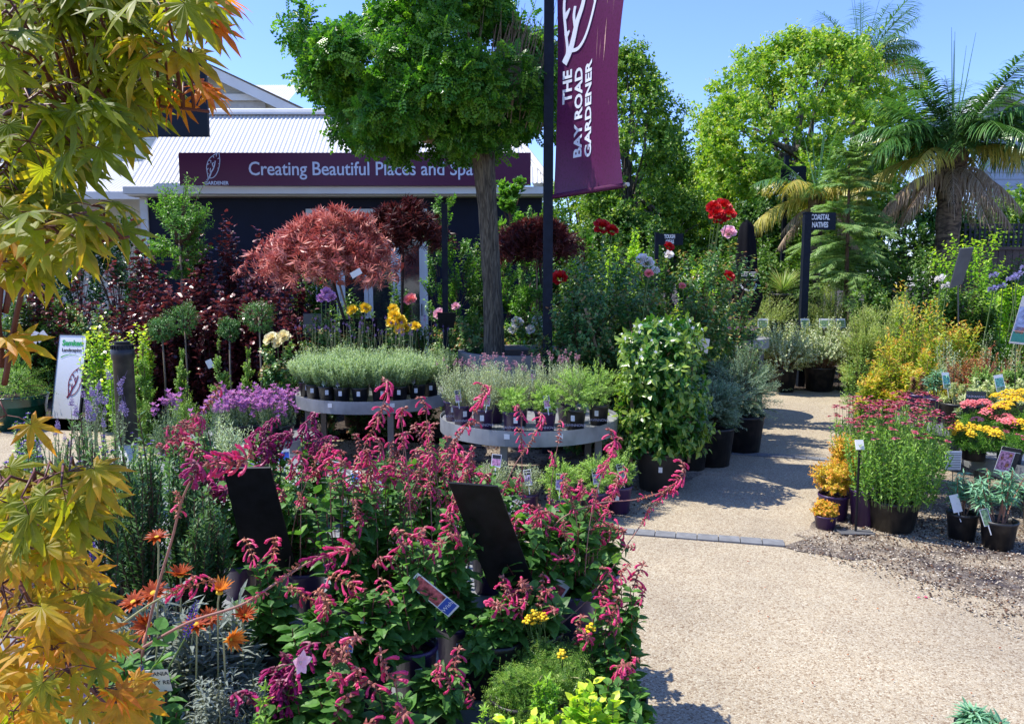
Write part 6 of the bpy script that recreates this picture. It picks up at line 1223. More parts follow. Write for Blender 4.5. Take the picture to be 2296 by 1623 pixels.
# ---- agapanthus by the fence
rngA = np.random.default_rng(77)
def agapanthus(label, px, Y, hw, tp, n=3, fm=FL_AGA):
    loc = at(px, Y); zt = P(px, tp, Y).z; Rr = hw / FPX * Y; t = thing('agapanthus_plant', label, 'agapanthus', loc); mb = MB(); N_ = 46; an = rngA.uniform(0, 6.283, N_); D = np.c_[np.cos(an), np.sin(an), rngA.uniform(.8, 2.4, N_)]
    mb.inst(t_blade(.055, -.55), np.zeros((N_, 3)) + np.array([0, 0, .12]), D, np.tile([0, 0, 1.], (N_, 1)) + D * .0, Rr * 1.6 * rngA.uniform(.7, 1.1, N_) + .1, rngA.uniform(0, .9, N_)); mb.build('leaves', LM['agap'], t)
    st = MB()
    for k in range(n):
        a = rngA.uniform(0, 6.28); e = Vector((math.cos(a) * Rr * .7, math.sin(a) * Rr * .5, zt * rngA.uniform(.9, 1.02))); st.tube([(0, 0, .1), e * .5 + Vector((0, 0, .05)), e], .006, 5); o = link('flower_head', fm[0], t); o.location = e; o.scale = (1.2,) * 3
    if n: st.build('flower_stalks', ST['green'], t)
    m1, m2 = pot_meshes(.11, .16, 'b'); o = link('pot', m1, t); link('soil', m2, o)
for i, (px, Y, hw, tp, n, lb) in enumerate(((2180, 9.6, 40, 632, 2, 'agapanthus with one lilac-blue head right of the grey board'), (2232, 9.8, 46, 618, 3, 'agapanthus with several blue heads by the fence'), (2280, 9.4, 46, 606, 3, 'agapanthus with blue heads at the right edge'), (2215, 8.9, 46, 700, 0, 'flowerless agapanthus clump in front of the blue heads'), (2265, 8.7, 40, 700, 0, 'flowerless agapanthus clump behind the blue card'), (2300, 10.2, 44, 612, 2, 'agapanthus mostly beyond the right edge'))): agapanthus(lb, px, Y, hw, tp, n)
agapanthus('white-flowered lily clump above the golden nandina', 2085, 9.2, 30, 615, 3, FL_AGW)
# ---- far right and middle distance shrubs
far = [('limeb', 2165, 10.6, 478, 80, 'bright lime-leaved shrub in front of the palm'), ('dkb', 2060, 11.6, 520, 95, 'dark leafy shrub under the palm crown'), ('dkb', 1985, 11.8, 545, 60, 'dark leafy shrub right of the young pine'), ('dkb', 2240, 12.2, 560, 70, 'leafy shrub below the lattice'), ('limeb', 2270, 10.8, 600, 50, 'pale green shrub before the paling fence'), ('dkb', 1945, 10.4, 600, 45, 'mixed green shrub behind the golden nandina'), ('shrubg', 2000, 9.6, 640, 50, 'fine-leaved shrub behind the golden nandina'), ('bed', 1920, 9.6, 700, 40, 'small potted plant with pale flowers by the pine trunk'), ('shrubg', 1860, 12.0, 600, 52, 'light green shrub behind the young pine trunk'), ('dkb', 2110, 10.0, 600, 55, 'dark green shrub behind the grey board'), ('dkb', 2190, 9.8, 640, 50, 'leafy shrub between the grey board and the fence'), ('bed', 2030, 9.0, 640, 46, 'pale flowered plant above the golden nandina'), ('shrubg', 1930, 9.9, 660, 50, 'fine green shrub left of the golden nandina'),
       ('shrubg', 1700, 11.9, 625, 78, 'olive-green native bush left of the COASTAL NATIVES post'), ('shrubg', 1640, 11.6, 650, 60, 'olive-green native bush behind the purple daisies'), ('shrubg', 1762, 12.1, 640, 50, 'feathery native bush against the COASTAL NATIVES post'), ('dkb', 1600, 12.6, 500, 70, 'dark shrub behind the parasol'), ('dkb', 1700, 13, 520, 60, 'dark shrub behind the strappy grass'), ('dkb', 1780, 13.2, 540, 60, 'dark shrub behind the tall sign post'), ('limeb', 1400, 11.2, 490, 50, 'yellow-green shrub behind the red rose'), ('limeb', 1545, 10.8, 560, 50, 'fresh green shrub around the TOUGH sign'), ('redb', 1480, 10.4, 580, 60, 'russet foliage plant under the TOUGH sign'), ('dkb', 1450, 11.6, 505, 55, 'deep green shrub behind the TOUGH sign'), ('cam', 1250, 10.8, 470, 70, 'glossy dark shrub behind the banner pole')]
far += [('dkb', 1290, 9.6, 560, 60, 'green shrub behind the crimson rose bush'), ('dkb', 1380, 9.4, 570, 60, 'green shrub behind the dark rose bushes'), ('dkb', 1460, 9.0, 610, 60, 'green shrub behind the white roses'), ('limeb', 1560, 9.3, 600, 50, 'light green shrub behind the tall red rose'), ('dkb', 1340, 12.4, 500, 70, 'tall dark shrub behind the crimson rose'), ('redb', 1420, 9.9, 560, 50, 'orange tinted shrub left of the TOUGH sign')]
for i, (kd, px, Y, tp, hw, lb) in enumerate(far): put(kd, lb, px, Y, tp, hw, 0, None, 1.7, i % 2)
# pot rows and daisies in the middle distance
for i, (px, Y, tp, hw) in enumerate(((1615, 9.2, 700, 32), (1655, 9.2, 700, 32), (1600, 8.8, 728, 34), (1640, 8.75, 730, 34), (1678, 8.8, 732, 30))):
    put('lavm', f'purple daisy cushion on the far small table, {ORD[i]} of five' if i else 'low cushion of purple daisies nearest the banner side of the far table', px, Y, tp, hw, .88, (.08, .1, 'b'), .5, i % 2, flowers=dict(m=FL_OST, n=24, size=1.0, up=True, stalk=.02), name='daisy_plant', cat='daisy')
o = thing('strappy_grass', 'fountain of narrow green and pink grass leaves behind the parasol', 'grass plant', at(1748, 12.0)); mb = MB(); N_ = 260; an = rngA.uniform(0, 6.28, N_); D = np.c_[np.cos(an), np.sin(an), rngA.uniform(.15, 3.0, N_)]; zz = P(1748, 655, 12.0).z
mb.inst(t_blade(.012, -.25), np.tile([0, 0, zz], (N_, 1)), D, np.tile([0, 0, 1.], (N_, 1)), rngA.uniform(.35, .58, N_), rngA.uniform(0, 1, N_)); mb.build('blades', LM['grass'], o); m1, m2 = pot_meshes(.2, .4, 'b'); q = link('pot', m1, o); q.location.z = zz - .42; q.scale.z = 1; mb = MB(); mb.box((-.3, -.3, 0), (.3, .3, zz - .425)); mb.build('stand', M_DARKT, o)
# ---- roses
def blooms(root, lst, kind, Y):
    for px, py, s_ in lst:
        o = link('rose_bloom', ROSE[kind][rg.randint(0, 1)], root); p = P(px, py, Y + rg.uniform(-.05, .05)); M_ = root.matrix_world
        loc = p - root.location; a = -root.rotation_euler.z; o.location = (loc.x * math.cos(a) - loc.y * math.sin(a), loc.x * math.sin(a) + loc.y * math.cos(a), loc.z); d = Vector((rg.uniform(-.4, .4), -.9, .7)); d = Vector((d.x * math.cos(a) - d.y * math.sin(a), d.x * math.sin(a) + d.y * math.cos(a), d.z)); o.rotation_euler = d.to_track_quat('Z', 'Y').to_euler(); o.scale = (s_ * .92,) * 3
        mb = MB(); b_ = Vector(o.location); mb.tube([b_, b_ * .75 + Vector((0, 0, b_.z * .12)), Vector((b_.x * .3, b_.y * .3, b_.z * .55))], .004, 5); mb.build('flower_stalk', ST['green'], root)
rb = [('large dark-leaved rose bush with crimson blooms right of the banner pole', 1350, 7.3, 560, 112, 'red', [(1350, 508, 1.7), (1254, 622, 1.5), (1500, 552, 1.0), (1372, 515, 1.2)]),
      ('rose bush carrying the tall bright red bloom cluster', 1560, 7.6, 560, 80, 'red', [(1606, 478, 1.6), (1622, 462, 1.7), (1600, 464, 1.4), (1634, 480, 1.4), (1635, 618, 1.2), (1613, 490, 1.4)]),
      ('rose bush with white blooms in the middle of the hedge of roses', 1460, 7.9, 575, 80, 'white', [(1440, 580, 1.2), (1452, 588, 1.3), (1500, 570, 1.0), (1470, 605, .9)]),
      ('rose bush with one large pale pink bloom beside the parasol', 1640, 8.4, 545, 60, 'pink', [(1634, 520, 1.6)]),
      ('dark rose bush low beside the jasmine column', 1300, 6.9, 650, 90, 'red', []), ('dark rose bush behind the jasmine column', 1420, 6.8, 640, 85, 'coral', [(1455, 612, .8)]), ('pale-leaved rose bush right of the jasmine', 1540, 7.4, 640, 60, 'coral', [(1530, 640, .7)]),
      ('yellow rose bush left of the tree stake with faded blooms', 812, 7.7, 715, 42, 'yellow', [(790, 694, 1.2), (820, 690, 1.2)]), ('yellow rose bush right of the tree stake', 905, 7.7, 725, 48, 'yellow', [(884, 705, 1.2), (897, 718, 1.3), (882, 692, 1.1), (908, 735, 1.2), (932, 730, 1.0), (878, 722, 1.2), (896, 736, 1.1)]),
      ('rose bush with a single coral pink bloom before the doors', 945, 8.1, 715, 40, 'coral', [(920, 670, 1.3)]), ('rose bush with mauve blooms under the red maple', 730, 7.8, 700, 44, 'mauve', [(732, 655, 1.2), (720, 668, 1.0), (742, 665, 1.1)]), ('rose bush with cream blooms beside the lavender table', 635, 7.4, 765, 48, 'cream', [(607, 758, 1.3), (636, 754, 1.4), (622, 770, 1.0)]),
      ('rose bush with white and blush blooms right of the trunk', 1180, 8.6, 720, 60, 'white', [(1160, 722, 1.4), (1205, 716, 1.2), (1190, 738, 1.2), (1150, 738, 1.0), (1222, 735, 1.0)]), ('small rose bush with pink blooms behind the slim black post', 1010, 8.7, 720, 40, 'pink', [(985, 702, 1.3), (1022, 686, 1.0)]), ('rose bush left of the big trunk with bronze new leaves', 1055, 8.0, 700, 45, 'coral', []), ('leafy rose bush between the tables', 1235, 7.2, 700, 55, 'coral', [])]
for i, (lb, px, Y, tp, hw, kd, bl) in enumerate(rb):
    o = put('rose', lb, px, Y, tp, hw, 0, None, 2.2 if hw > 60 else 1.1, i % 3); blooms(o, bl, kd, Y - .15)
o = thing('tree_stake', 'leaning timber stake among the dark roses', 'stake', at(1345, 6.75)); mb = MB(); a, b = P(1312, 690, 6.75) - o.location, P(1352, 830, 6.7) - o.location; mb.tube([a, b, Vector((b.x + .06, b.y, 0))], .013, 6); mb.build('stake', mat('tan_stake', (.22, .15, .09), .8), o)
# ---- behind and left: climbers, camellias, redbuds
bk = [('lil', 990, 10.2, 432, 42, 'pale-tipped climbing shrub against the shop doors', 1.0), ('lil', 1030, 9.6, 520, 44, 'glossy green shrub left of the big trunk', 1.0), ('dkb', 700, 10.0, 560, 50, 'dark green shrub under the weeping maple', 1.0), ('dkb', 800, 9.2, 640, 50, 'low dark shrub behind the yellow roses', 1.0), ('dkb', 905, 9.9, 600, 40, 'dark green shrub before the shop doors', .8), ('dkb', 1090, 10.4, 500, 50, 'tall dark shrub behind the trunk', 1.0), ('lil', 1200, 8.6, 640, 50, 'green shrub under the second red maple', 1.0), ('mag', 1150, 10.6, 400, 42, 'large-leaved magnolia right of the big trunk', 1.2), ('lil', 1180, 10.0, 470, 40, 'green shrub in front of the magnolia', .8), ('lil', 1125, 9.4, 560, 40, 'dark green shrub behind the big trunk', .8), ('mag', 1290, 10.0, 520, 50, 'leafy shrub behind the second red maple', .8), ('cam', 190, 11.0, 385, 70, 'large camellia behind the maple leaves on the left', 1.2), ('cam', 275, 10.6, 415, 62, 'dark camellia before the verandah', 1.1), ('cam', 90, 10.4, 470, 70, 'dark camellia at the far left', 1.1), ('cam', 330, 10.2, 500, 44, 'camellia left of the shop corner', .8)]
for i, (kd, px, Y, tp, hw, lb, k_) in enumerate(bk): put(kd, lb, px, Y, tp, hw, 0, None, k_, i % 2)
put('bay', 'standard bay tree with a round light crown before the shop corner', 420, 9.4, 372, 84, 0, (.17, .28, 'b'), 1.1, 0, low=1.32, trunk=.022)
cb = [(300, 9.0, 600, 62), (385, 8.8, 590, 60), (470, 9.0, 560, 62), (545, 8.9, 575, 58), (620, 9.0, 610, 55), (520, 9.6, 445, 38), (430, 8.6, 650, 62), (350, 8.5, 640, 60), (590, 8.6, 650, 55), (200, 9.8, 610, 62), (110, 9.9, 600, 62), (505, 8.5, 640, 58), (665, 8.8, 640, 42), (350, 9.5, 480, 46), (450, 9.8, 470, 40), (580, 9.7, 520, 44), (660, 9.6, 560, 44)]
for i, (px, Y, tp, hw) in enumerate(cb): put('cerc', f'plum-leaved redbud in the row before the shop, {ORD[i]} of its kind' if 0 else ['plum redbud left of the bay tree stem', 'plum redbud right at the bay tree stem', 'plum redbud between bay tree and red maple', 'plum redbud under the left edge of the red maple', 'plum redbud beneath the red maple', 'tall thin plum redbud against the navy wall', 'low plum redbud behind the topiary balls', 'low plum redbud above the bright green shrub', 'low plum redbud above the middle topiary ball', 'plum redbud behind the hanging white tags', 'plum redbud at the far left behind the maple', 'low plum redbud with orange young leaves', 'plum redbud near the black boards', 'tall plum redbud hiding the shop corner', 'tall plum redbud beside the bay tree crown', 'tall plum redbud left of the weeping maple', 'plum redbud behind the weeping maple'][i], px, Y, tp, hw, 0, None, .9, i % 3)
for i, (px, Y, cy_, hw, lb) in enumerate(((374, 8.0, 735, 32, 'small clipped ball topiary, leftmost'), (523, 8.1, 735, 27, 'smallest clipped ball topiary between two others'), (590, 7.9, 706, 42, 'largest fresh green ball topiary on a staked stem'), (424, 8.3, 712, 40, 'loose bronze-tipped ball shrub on a stem'))):
    z0 = P(px, cy_ + hw, Y).z; put('ball', lb, px, Y, cy_ - hw, hw, 0, (.12, .2, 'b'), 1.0, i % 2, low=z0 - .17, trunk=.012)
for i, (kd, px, Y, tp, hw, lb) in enumerate((('euon', 232, 7.9, 695, 42, 'tall yellow-green shrub left of the black pipe'), ('euon', 318, 7.8, 690, 36, 'tall yellow-green shrub right of the black pipe'), ('euon', 275, 7.5, 740, 36, 'yellow-green shrub directly behind the black pipe'), ('boxc', 330, 7.3, 770, 34, 'pale green cone bush beside the black pipe'), ('boxc', 415, 7.4, 770, 30, 'pale green cone bush with a pink flower before it'), ('boxc', 500, 7.4, 762, 36, 'taller pale green cone bush left of the cream rose'), ('boxc', 562, 7.5, 768, 30, 'pale green cone bush next to the cream rose'), ('box', 300, 7.0, 850, 50, 'low clipped green mound behind the black pipe'), ('box', 420, 7.1, 850, 50, 'low green mound behind the lilac flowers'), ('dkb', 60, 9.7, 640, 60, 'green shrub with white tags behind the cone bush'), ('dkb', 150, 9.8, 650, 55, 'green shrub behind the pavement sign'), ('rose', 225, 9.4, 690, 50, 'bronze-tipped bush behind the pavement sign'))):
    put(kd, lb, px, Y, tp, hw, 0, None, 1.0, i % 2)
put('box', 'rounded box bush in the ribbed green glazed pot', 42, 8.1, 800, 78, 0, (.30, .36, 'g'), 1.2, 0); put('boxc', 'pale box cone rising behind the green pot', 50, 8.5, 735, 62, 0, None, 1.0, 0)
for i, (a_, b_, c_, d_, lb) in enumerate((((37, 742), (50, 746), (50, 775), (36, 770), 'small green glassy tag on the left shrub'), ((50, 738), (66, 744), (82, 772), (62, 775), 'white tag hanging crooked on the left shrub'), ((82, 752), (102, 736), (106, 752), (88, 768), 'white striped tag hanging above the pavement sign'), ((455, 812), (468, 806), (480, 818), (468, 826), 'cream square tag on a stick before the topiary'), ((775, 588), (782, 600), (792, 622), (784, 612), 'narrow silver tag hanging in the red maple'))):
    Y = 7.6; card(lb, [P(*a_, Y), P(*b_, Y), P(*c_, Y), P(*d_, Y)], [(M_PHOTO['green'], .1, .1, .9, .5)] if i == 0 else [])
# ---- orchid coloured lavender bank left of table 1
for i in range(11):
    px = 500 + (i % 6) * 31 + (i // 6) * 14; Y = 6.6 - .45 * (i // 6) + .05 * (i % 3)
    put('lavm', f'low lavender packed with orchid pink tufted heads beside the lavender table', px, Y, 868 + 18 * (i // 6), 27, .28, (.08, .12, 'b'), .5, i % 2, flowers=dict(m=SP_MAG, n=28, stalk=.03, size=.9, name='flower_spike', smat=ST['green']), group='orchid pink lavenders beside the lavender table')
# ================================================================== FOREGROUND
SALR = []
# ---- pink salvias: pots on the low table, stems reaching up past the tables behind
sal = [(1025, 2.32, 1100, 62, .36, (.068, .165, 'p'), 'pink salvia in the purple pot at the front right of the low table'), (930, 2.16, 1180, 60, .36, (.068, .165, 'p'), 'pink salvia in the purple pot with a price sticker at the table edge'), (1290, 2.55, 1090, 95, .36, (.068, .165, 'l'), 'pink salvia in the pale lilac pot overhanging the path'), (1180, 2.45, 1120, 85, .36, (.068, .165, 'p'), 'leafy salvia right of the black board'),
       (765, 2.45, 985, 80, .36, (.068, .165, 'b'), 'tall salvia behind the blue and red card'), (860, 2.6, 1000, 90, .36, (.068, .165, 'p'), 'tall salvia in the middle of the pink mass'), (985, 2.85, 960, 90, .36, (.068, .165, 'p'), 'tallest salvia before the purple pot table'), (1095, 2.95, 1010, 85, .36, (.068, .165, 'p'), 'salvia behind the right black board'), (690, 2.75, 1030, 80, .36, (.068, .165, 'p'), 'salvia right of the left black board'), (1250, 2.95, 1130, 80, .36, (.068, .165, 'p'), 'salvia below the purple lavender pots'), (610, 2.15, 1250, 70, .36, (.068, .165, 'b'), 'shaded salvia before the left black board'), (720, 2.0, 1330, 70, .36, (.068, .165, 'b'), 'low shaded salvia left of the purple pots'), (830, 2.05, 1300, 60, .36, (.068, .165, 'b'), 'shaded salvia directly behind the red card'), (905, 3.25, 1040, 70, .36, (.068, .165, 'p'), 'salvia in the back row left of centre'), (1345, 2.72, 1170, 60, .36, (.068, .165, 'l'), 'salvia leaning furthest over the path')]
sal += [(985, 2.02, 1490, 55, .36, (.05, .08, 'b'), 'small salvia squeezed in front of the purple pots'), (1075, 2.2, 1400, 60, .36, (.068, .13, 'b'), 'small salvia right of the front purple pot'), (1385, 2.35, 1270, 60, .0, (.09, .25, 'b'), 'leafy salvia hanging over the edge of the path'), (1340, 2.2, 1350, 60, .0, (.09, .25, 'b'), 'leafy salvia growing from the ground by the path'), (1120, 2.2, 1330, 60, .36, (.068, .165, 'b'), 'low leafy salvia before the right black board'), (1210, 2.25, 1300, 60, .36, (.068, .165, 'b'), 'low leafy salvia above the feathery yarrow')]
for i, (px, Y, tp, hw, bz_, pr, lb) in enumerate(sal):
    dk = i in (10, 11, 12)
    SALR.append(put("salvia", lb, px, Y, tp, hw, bz_, pr, 1.45 if hw > 80 else 1.1, i % 4, flowers=dict(m=SALVB if dk else SALV, n=(3 if dk else 7 if hw > 78 else 5), size=.85 if Y > 2.3 else .9, tilt=.9, name='flower_spike'), sticker=(i in (0, 1))))
def arch(root, pts, heads, r_=.0032, ms=None, leaf=None):
    """one long arching stem through photo points (px, py, Y) with flower heads at fractions along it"""
    W_ = [P(*p) for p in pts]; a = -root.rotation_euler.z; ca, sa = math.cos(a), math.sin(a)
    def loc(v): d = v - root.location; return Vector((d.x * ca - d.y * sa, d.x * sa + d.y * ca, d.z))
    W_ = [loc(v) for v in W_]; out = []
    for i in range(len(W_) - 1):
        p0, p1, p2, p3 = W_[max(i - 1, 0)], W_[i], W_[i + 1], W_[min(i + 2, len(W_) - 1)]
        for q in range(6): t = q / 6; out.append(.5 * ((2 * p1) + (p2 - p0) * t + (2 * p0 - 5 * p1 + 4 * p2 - p3) * t * t + (3 * p1 - p0 - 3 * p2 + p3) * t ** 3))
    out.append(W_[-1]); mb = MB(); mb.tube(out, np.linspace(r_, r_ * .5, len(out)), 6); mb.build('arching_stem', ST['rust'] if ms is None else ms, root, True)
    for f_, mset, sz in heads:
        i = min(len(out) - 2, int(f_ * (len(out) - 1))); d = (out[i + 1] - out[max(0, i - 1)]).normalized(); o = link('flower_spike', mset[rg.randint(0, len(mset) - 1)], root); o.matrix_local = Matrix.Translation(out[i]) @ (d * .8 + Vector((0, 0, .1))).to_track_quat('Z', 'Y').to_matrix().to_4x4() @ Matrix.Rotation(rg.uniform(0, 6), 4, 'Z') @ Matrix.Scale(sz, 4)
    if leaf:
        mb = MB()
        for f_ in leaf:
            i = int(f_ * (len(out) - 2)); d = np.array(out[i + 1] - out[i]); d = d / np.linalg.norm(d)
            for s_ in (-1, 1): mb.inst(LEAFW, np.array(out[i])[None], (d * .4 + s_ * np.cross(d, [0, -.6, .8]) + np.array([0, -.2, .1]))[None], np.array([[0, -.5, 1.]]), .055 * rg.uniform(.7, 1.1), rg.uniform(.3, .9))
        mb.build('stem_leaves', LM['salvia'], root)
M_PINKSTEM = mat('pinkish_stem', (.30, .14, .11), .6)
big = put('salvia', 'dusky magenta salvia whose long stems arch over the gazanias', 330, 1.75, 1430, 50, .36, (.068, .165, 'p'), .6, 1)
arch(big, [(318, 1470, 1.72), (350, 1330, 1.7), (385, 1210, 1.68), (412, 1110, 1.66), (455, 1045, 1.66), (520, 1042, 1.68)], [(.52, SALVB, .6), (.70, SALVD, .8), (.84, SALV, .95), (.97, SALV, 1.0)], .0035, M_PINKSTEM)
arch(big, [(300, 1462, 1.6), (420, 1395, 1.58), (540, 1355, 1.6), (620, 1305, 1.64), (700, 1255, 1.7), (780, 1228, 1.75)], [(.45, SALVB, .4), (.62, SALVB, .6), (.8, SALVD, .7), (.96, SALV, .95)], .0035, M_PINKSTEM)
arch(big, [(170, 1480, 1.5), (270, 1400, 1.5), (350, 1345, 1.52), (400, 1325, 1.55)], [(.8, SALVB, .6), (.97, SALVB, .7)], .003, ST['pale'])
arch(big, [(310, 1620, 1.6), (330, 1520, 1.6), (370, 1450, 1.6), (345, 1400, 1.6)], [], .003, ST['green'], [.2, .5, .8, .95])
rt = put('salvia', 'salvia throwing one long branch right towards the jasmine tub', 1200, 2.5, 1230, 60, .36, (.068, .165, 'p'), 1.0, 2)
arch(rt, [(1205, 1300, 2.5), (1240, 1180, 2.5), (1330, 1130, 2.5), (1430, 1118, 2.52), (1500, 1095, 2.55), (1530, 1070, 2.55)], [(.62, SALVB, .5), (.75, SALVB, .6), (.88, SALV, .7), (.99, SALV, 1.0)], .0028, M_PINKSTEM)
arch(rt, [(1230, 1420, 2.35), (1330, 1330, 2.4), (1420, 1200, 2.5), (1470, 1130, 2.55), (1500, 1090, 2.55)], [(.6, SALVB, .55), (.75, SALVB, .6), (.88, SALV, .7)], .0026, M_PINKSTEM, [.25, .4])
arch(rt, [(1110, 1150, 2.7), (1150, 1050, 2.7), (1190, 990, 2.7), (1215, 940, 2.7)], [(.5, SALVB, .6), (.75, SALVB, .65), (.97, SALV, .8)], .0024, M_PINKSTEM)
arch(rt, [(930, 1150, 2.6), (990, 1040, 2.6), (1040, 960, 2.62), (1085, 890, 2.62)], [(.45, SALV, .8), (.7, SALV, .9), (.85, SALVB, .9), (.97, SALV, 1.0)], .0024, M_PINKSTEM)
arch(rt, [(760, 1140, 2.6), (800, 1040, 2.6), (840, 950, 2.62), (872, 870, 2.62)], [(.3, SALVB, .8), (.5, SALVB, .8), (.75, SALV, .95), (.96, SALV, 1.1)], .0024, M_PINKSTEM)
for i in range(30):
    x0 = rg.uniform(600, 1340); Y0 = rg.uniform(2.45, 3.1) if x0 < 1200 else rg.uniform(2.4, 2.9); dx = rg.uniform(-50, 60); ty = rg.uniform(905, 1080) + max(0, x0 - 1150) * .35
    arch(SALR[min(range(len(SALR)), key=lambda q: (SALR[q].location - at(x0, Y0, .36)).length)], [(x0, 1290, Y0), (x0 + dx * .2, 1180, Y0), (x0 + dx * .6, (1180 + ty) / 2, Y0), (x0 + dx * 1.3, ty, Y0)], [(.55, SALVB, .55), (.78, SALV if i % 3 else SALVB, .7), (.98, SALV, rg.uniform(.75, 1.0))], .0022, M_PINKSTEM, [.1, .3] if i % 2 else [.2])
mgs = [(478, 3.1, 900, 60, 'bright pink salvia rising left of centre above the rosemary'), (600, 3.4, 930, 50, 'dark magenta salvia before the lavender bank'), (420, 3.5, 960, 45, 'magenta sage with few leaves'), (700, 3.4, 960, 45, 'dark magenta salvia left of the lavender table legs'), (540, 2.9, 1010, 55, 'plum flowered salvia above the left black board')]
for i, (px, Y, tp, hw, lb) in enumerate(mgs): put('salvia', lb, px, Y, tp, hw, .33, (.068, .165, 'p'), .9, i % 4, flowers=dict(m=SALV if i in (0, 2) else SALVD, n=9, size=1.05, tilt=.8, name='flower_spike'))
# ---- left and middle bedding
bd = [('dios', 335, 2.35, 905, 60, .36, 'upright dark green rosemary in the centre left', {}), ('dios', 215, 2.2, 870, 70, .36, 'dark branching rosemary before the pavement sign', {}), ('dios', 420, 2.5, 980, 55, .36, 'dark rosemary behind the magenta arching stem', {}), ('dios', 290, 2.6, 960, 60, .36, 'dark rosemary bush behind the other two', {}), ('dios', 120, 2.5, 960, 60, .36, 'dark rosemary at the left behind the maple', {}), ('dios', 480, 2.3, 1080, 60, .36, 'shaded rosemary under the left black board', {}),
      ('nep', 255, 4.2, 860, 48, .36, 'catmint with pale lilac spikes beside the pavement sign', dict(m=SP_LIL, n=16, size=.75, tilt=.3, name='flower_spike', stalk=.03)), ('nep', 205, 4.5, 880, 40, .36, 'catmint with lilac spikes left of its twin', dict(m=SP_LIL, n=12, size=.7, tilt=.3, name='flower_spike', stalk=.03)), ('nep', 130, 4.1, 960, 40, .36, 'short catmint with lilac spikes at the left', dict(m=SP_LIL, n=8, size=.6, tilt=.3, name='flower_spike')),
      ('bed', 60, 3.9, 940, 46, .36, 'violet lobelia at the far left', dict(m=FL_LOB, n=26, size=1.1, up=True)), ('bed', 90, 3.4, 985, 50, .36, 'deep violet lobelia above the orange maple leaves', dict(m=FL_LOB, n=30, size=1.2, up=True)), ('bed', 235, 3.6, 960, 46, .36, 'violet lobelia below the catmint', dict(m=FL_LOB, n=24, size=1.0, up=True)), ('bed', 330, 4.0, 925, 44, .36, 'violet and pink bedding right of the white riser', dict(m=FL_LOB, n=18, size=1.0, up=True)), ('bed', 70, 4.6, 900, 30, .36, 'small violet lobelia before the green pot', dict(m=FL_LOB, n=12, size=1.2, up=True)),
      ('silv', 590, 4.3, 935, 55, .33, 'pale silver bush with cream tips left of the lavender table', dict(m=[FL_STAR[0]], n=16, size=.8, up=True)), ('silv', 520, 4.6, 905, 50, .33, 'pale green bush with pink flowers over it', {}), ('lavm', 470, 5.0, 890, 50, .3, 'soft lavender bush behind the bright pink salvia', dict(m=SP_MAG, n=14, size=.9, name='flower_spike', stalk=.03)), ('lavm', 385, 5.2, 880, 44, .3, 'lavender with pink-purple tufts right of the black pipe', dict(m=SP_MAG, n=16, size=.95, name='flower_spike', stalk=.05)), ('bed', 445, 4.4, 940, 45, .33, 'leafy bedding plant with white flowers', dict(m=[FL_STAR[0]], n=8, size=1.3, up=True)), ('bed', 650, 3.9, 1010, 45, .3, 'leafy bedding plant with scattered pink flowers', dict(m=SALV, n=5, size=.5, name='flower_spike')),
      ('bed', 740, 4.0, 1060, 50, .3, 'bright leafy bedding behind the salvias, left', {}), ('bed', 830, 4.0, 1070, 50, .3, 'bright leafy bedding behind the salvias with red flowers', dict(m=[ROSE['coral'][0]], n=6, size=.5, up=True)), ('bed', 915, 3.9, 1080, 50, .3, 'bright leafy bedding behind the salvias, centre', dict(m=FL_LOB, n=5, size=1.2, up=True)), ('bed', 1000, 4.1, 1075, 50, .3, 'bright leafy bedding behind the salvias, right', dict(m=[ROSE['red'][0]], n=4, size=.45, up=True)), ('dios', 870, 4.5, 1010, 45, .2, 'dark rosemary under the lavender table', {}), ('lavm', 740, 4.7, 1000, 45, .2, 'fine green lavender under the lavender table', {}), ('lavm', 1060, 4.6, 1030, 45, .1, 'fine green lavender under the purple pot table', {}), ('bed', 560, 3.7, 1060, 50, .3, 'leafy bedding right behind the left black board', {})]
for i, (kd, px, Y, tp, hw, bz_, lb, fw) in enumerate(bd): put(kd, lb, px, Y, tp, hw, bz_, (.075, .14, 'b'), 1.0, i % 3, flowers=fw or None)
gz = [(355, 2.1, 1285, 90, 'gazania with rust red rays under the maple leaves'), (450, 1.95, 1300, 80, 'gazania with orange folded rays in the middle'), (300, 1.9, 1350, 70, 'gazania with brown-orange rays on the left'), (520, 2.05, 1310, 70, 'gazania with the rightmost orange rays')]
for i, (px, Y, tp, hw, lb) in enumerate(gz): put('gaz', lb, px, Y, tp, hw, .36, (.07, .12, 'b'), 2.2, i % 3)
def free_bloom(root_label, px, py, Y, meshes, sz, d, base, kind='gazania_flower', st='pale'):
    root = thing(kind, root_label, 'flower', at(px + base[0], Y + base[1], .45)); p = P(px, py, Y) - root.location; o = link('petals', meshes, root); o.matrix_local = Matrix.Translation(p) @ Vector(d).to_track_quat('Z', 'Y').to_matrix().to_4x4() @ Matrix.Scale(sz, 4)
    mb = MB(); q = p - Vector(d).normalized() * .03; mb.tube([p - Vector(d).normalized() * .001, q, q * .5 + Vector((0, 0, -.02)), Vector((0, 0, 0))], [.0028, .0024, .002, .002], 6); mb.build('stalk', ST[st], root)
    mb = MB(); mb.lathe([(.003, -.016), (.010, -.012), (.012, 0)], 10); c_ = mb.build('calyx', ST['green'], root); c_.matrix_local = o.matrix_local
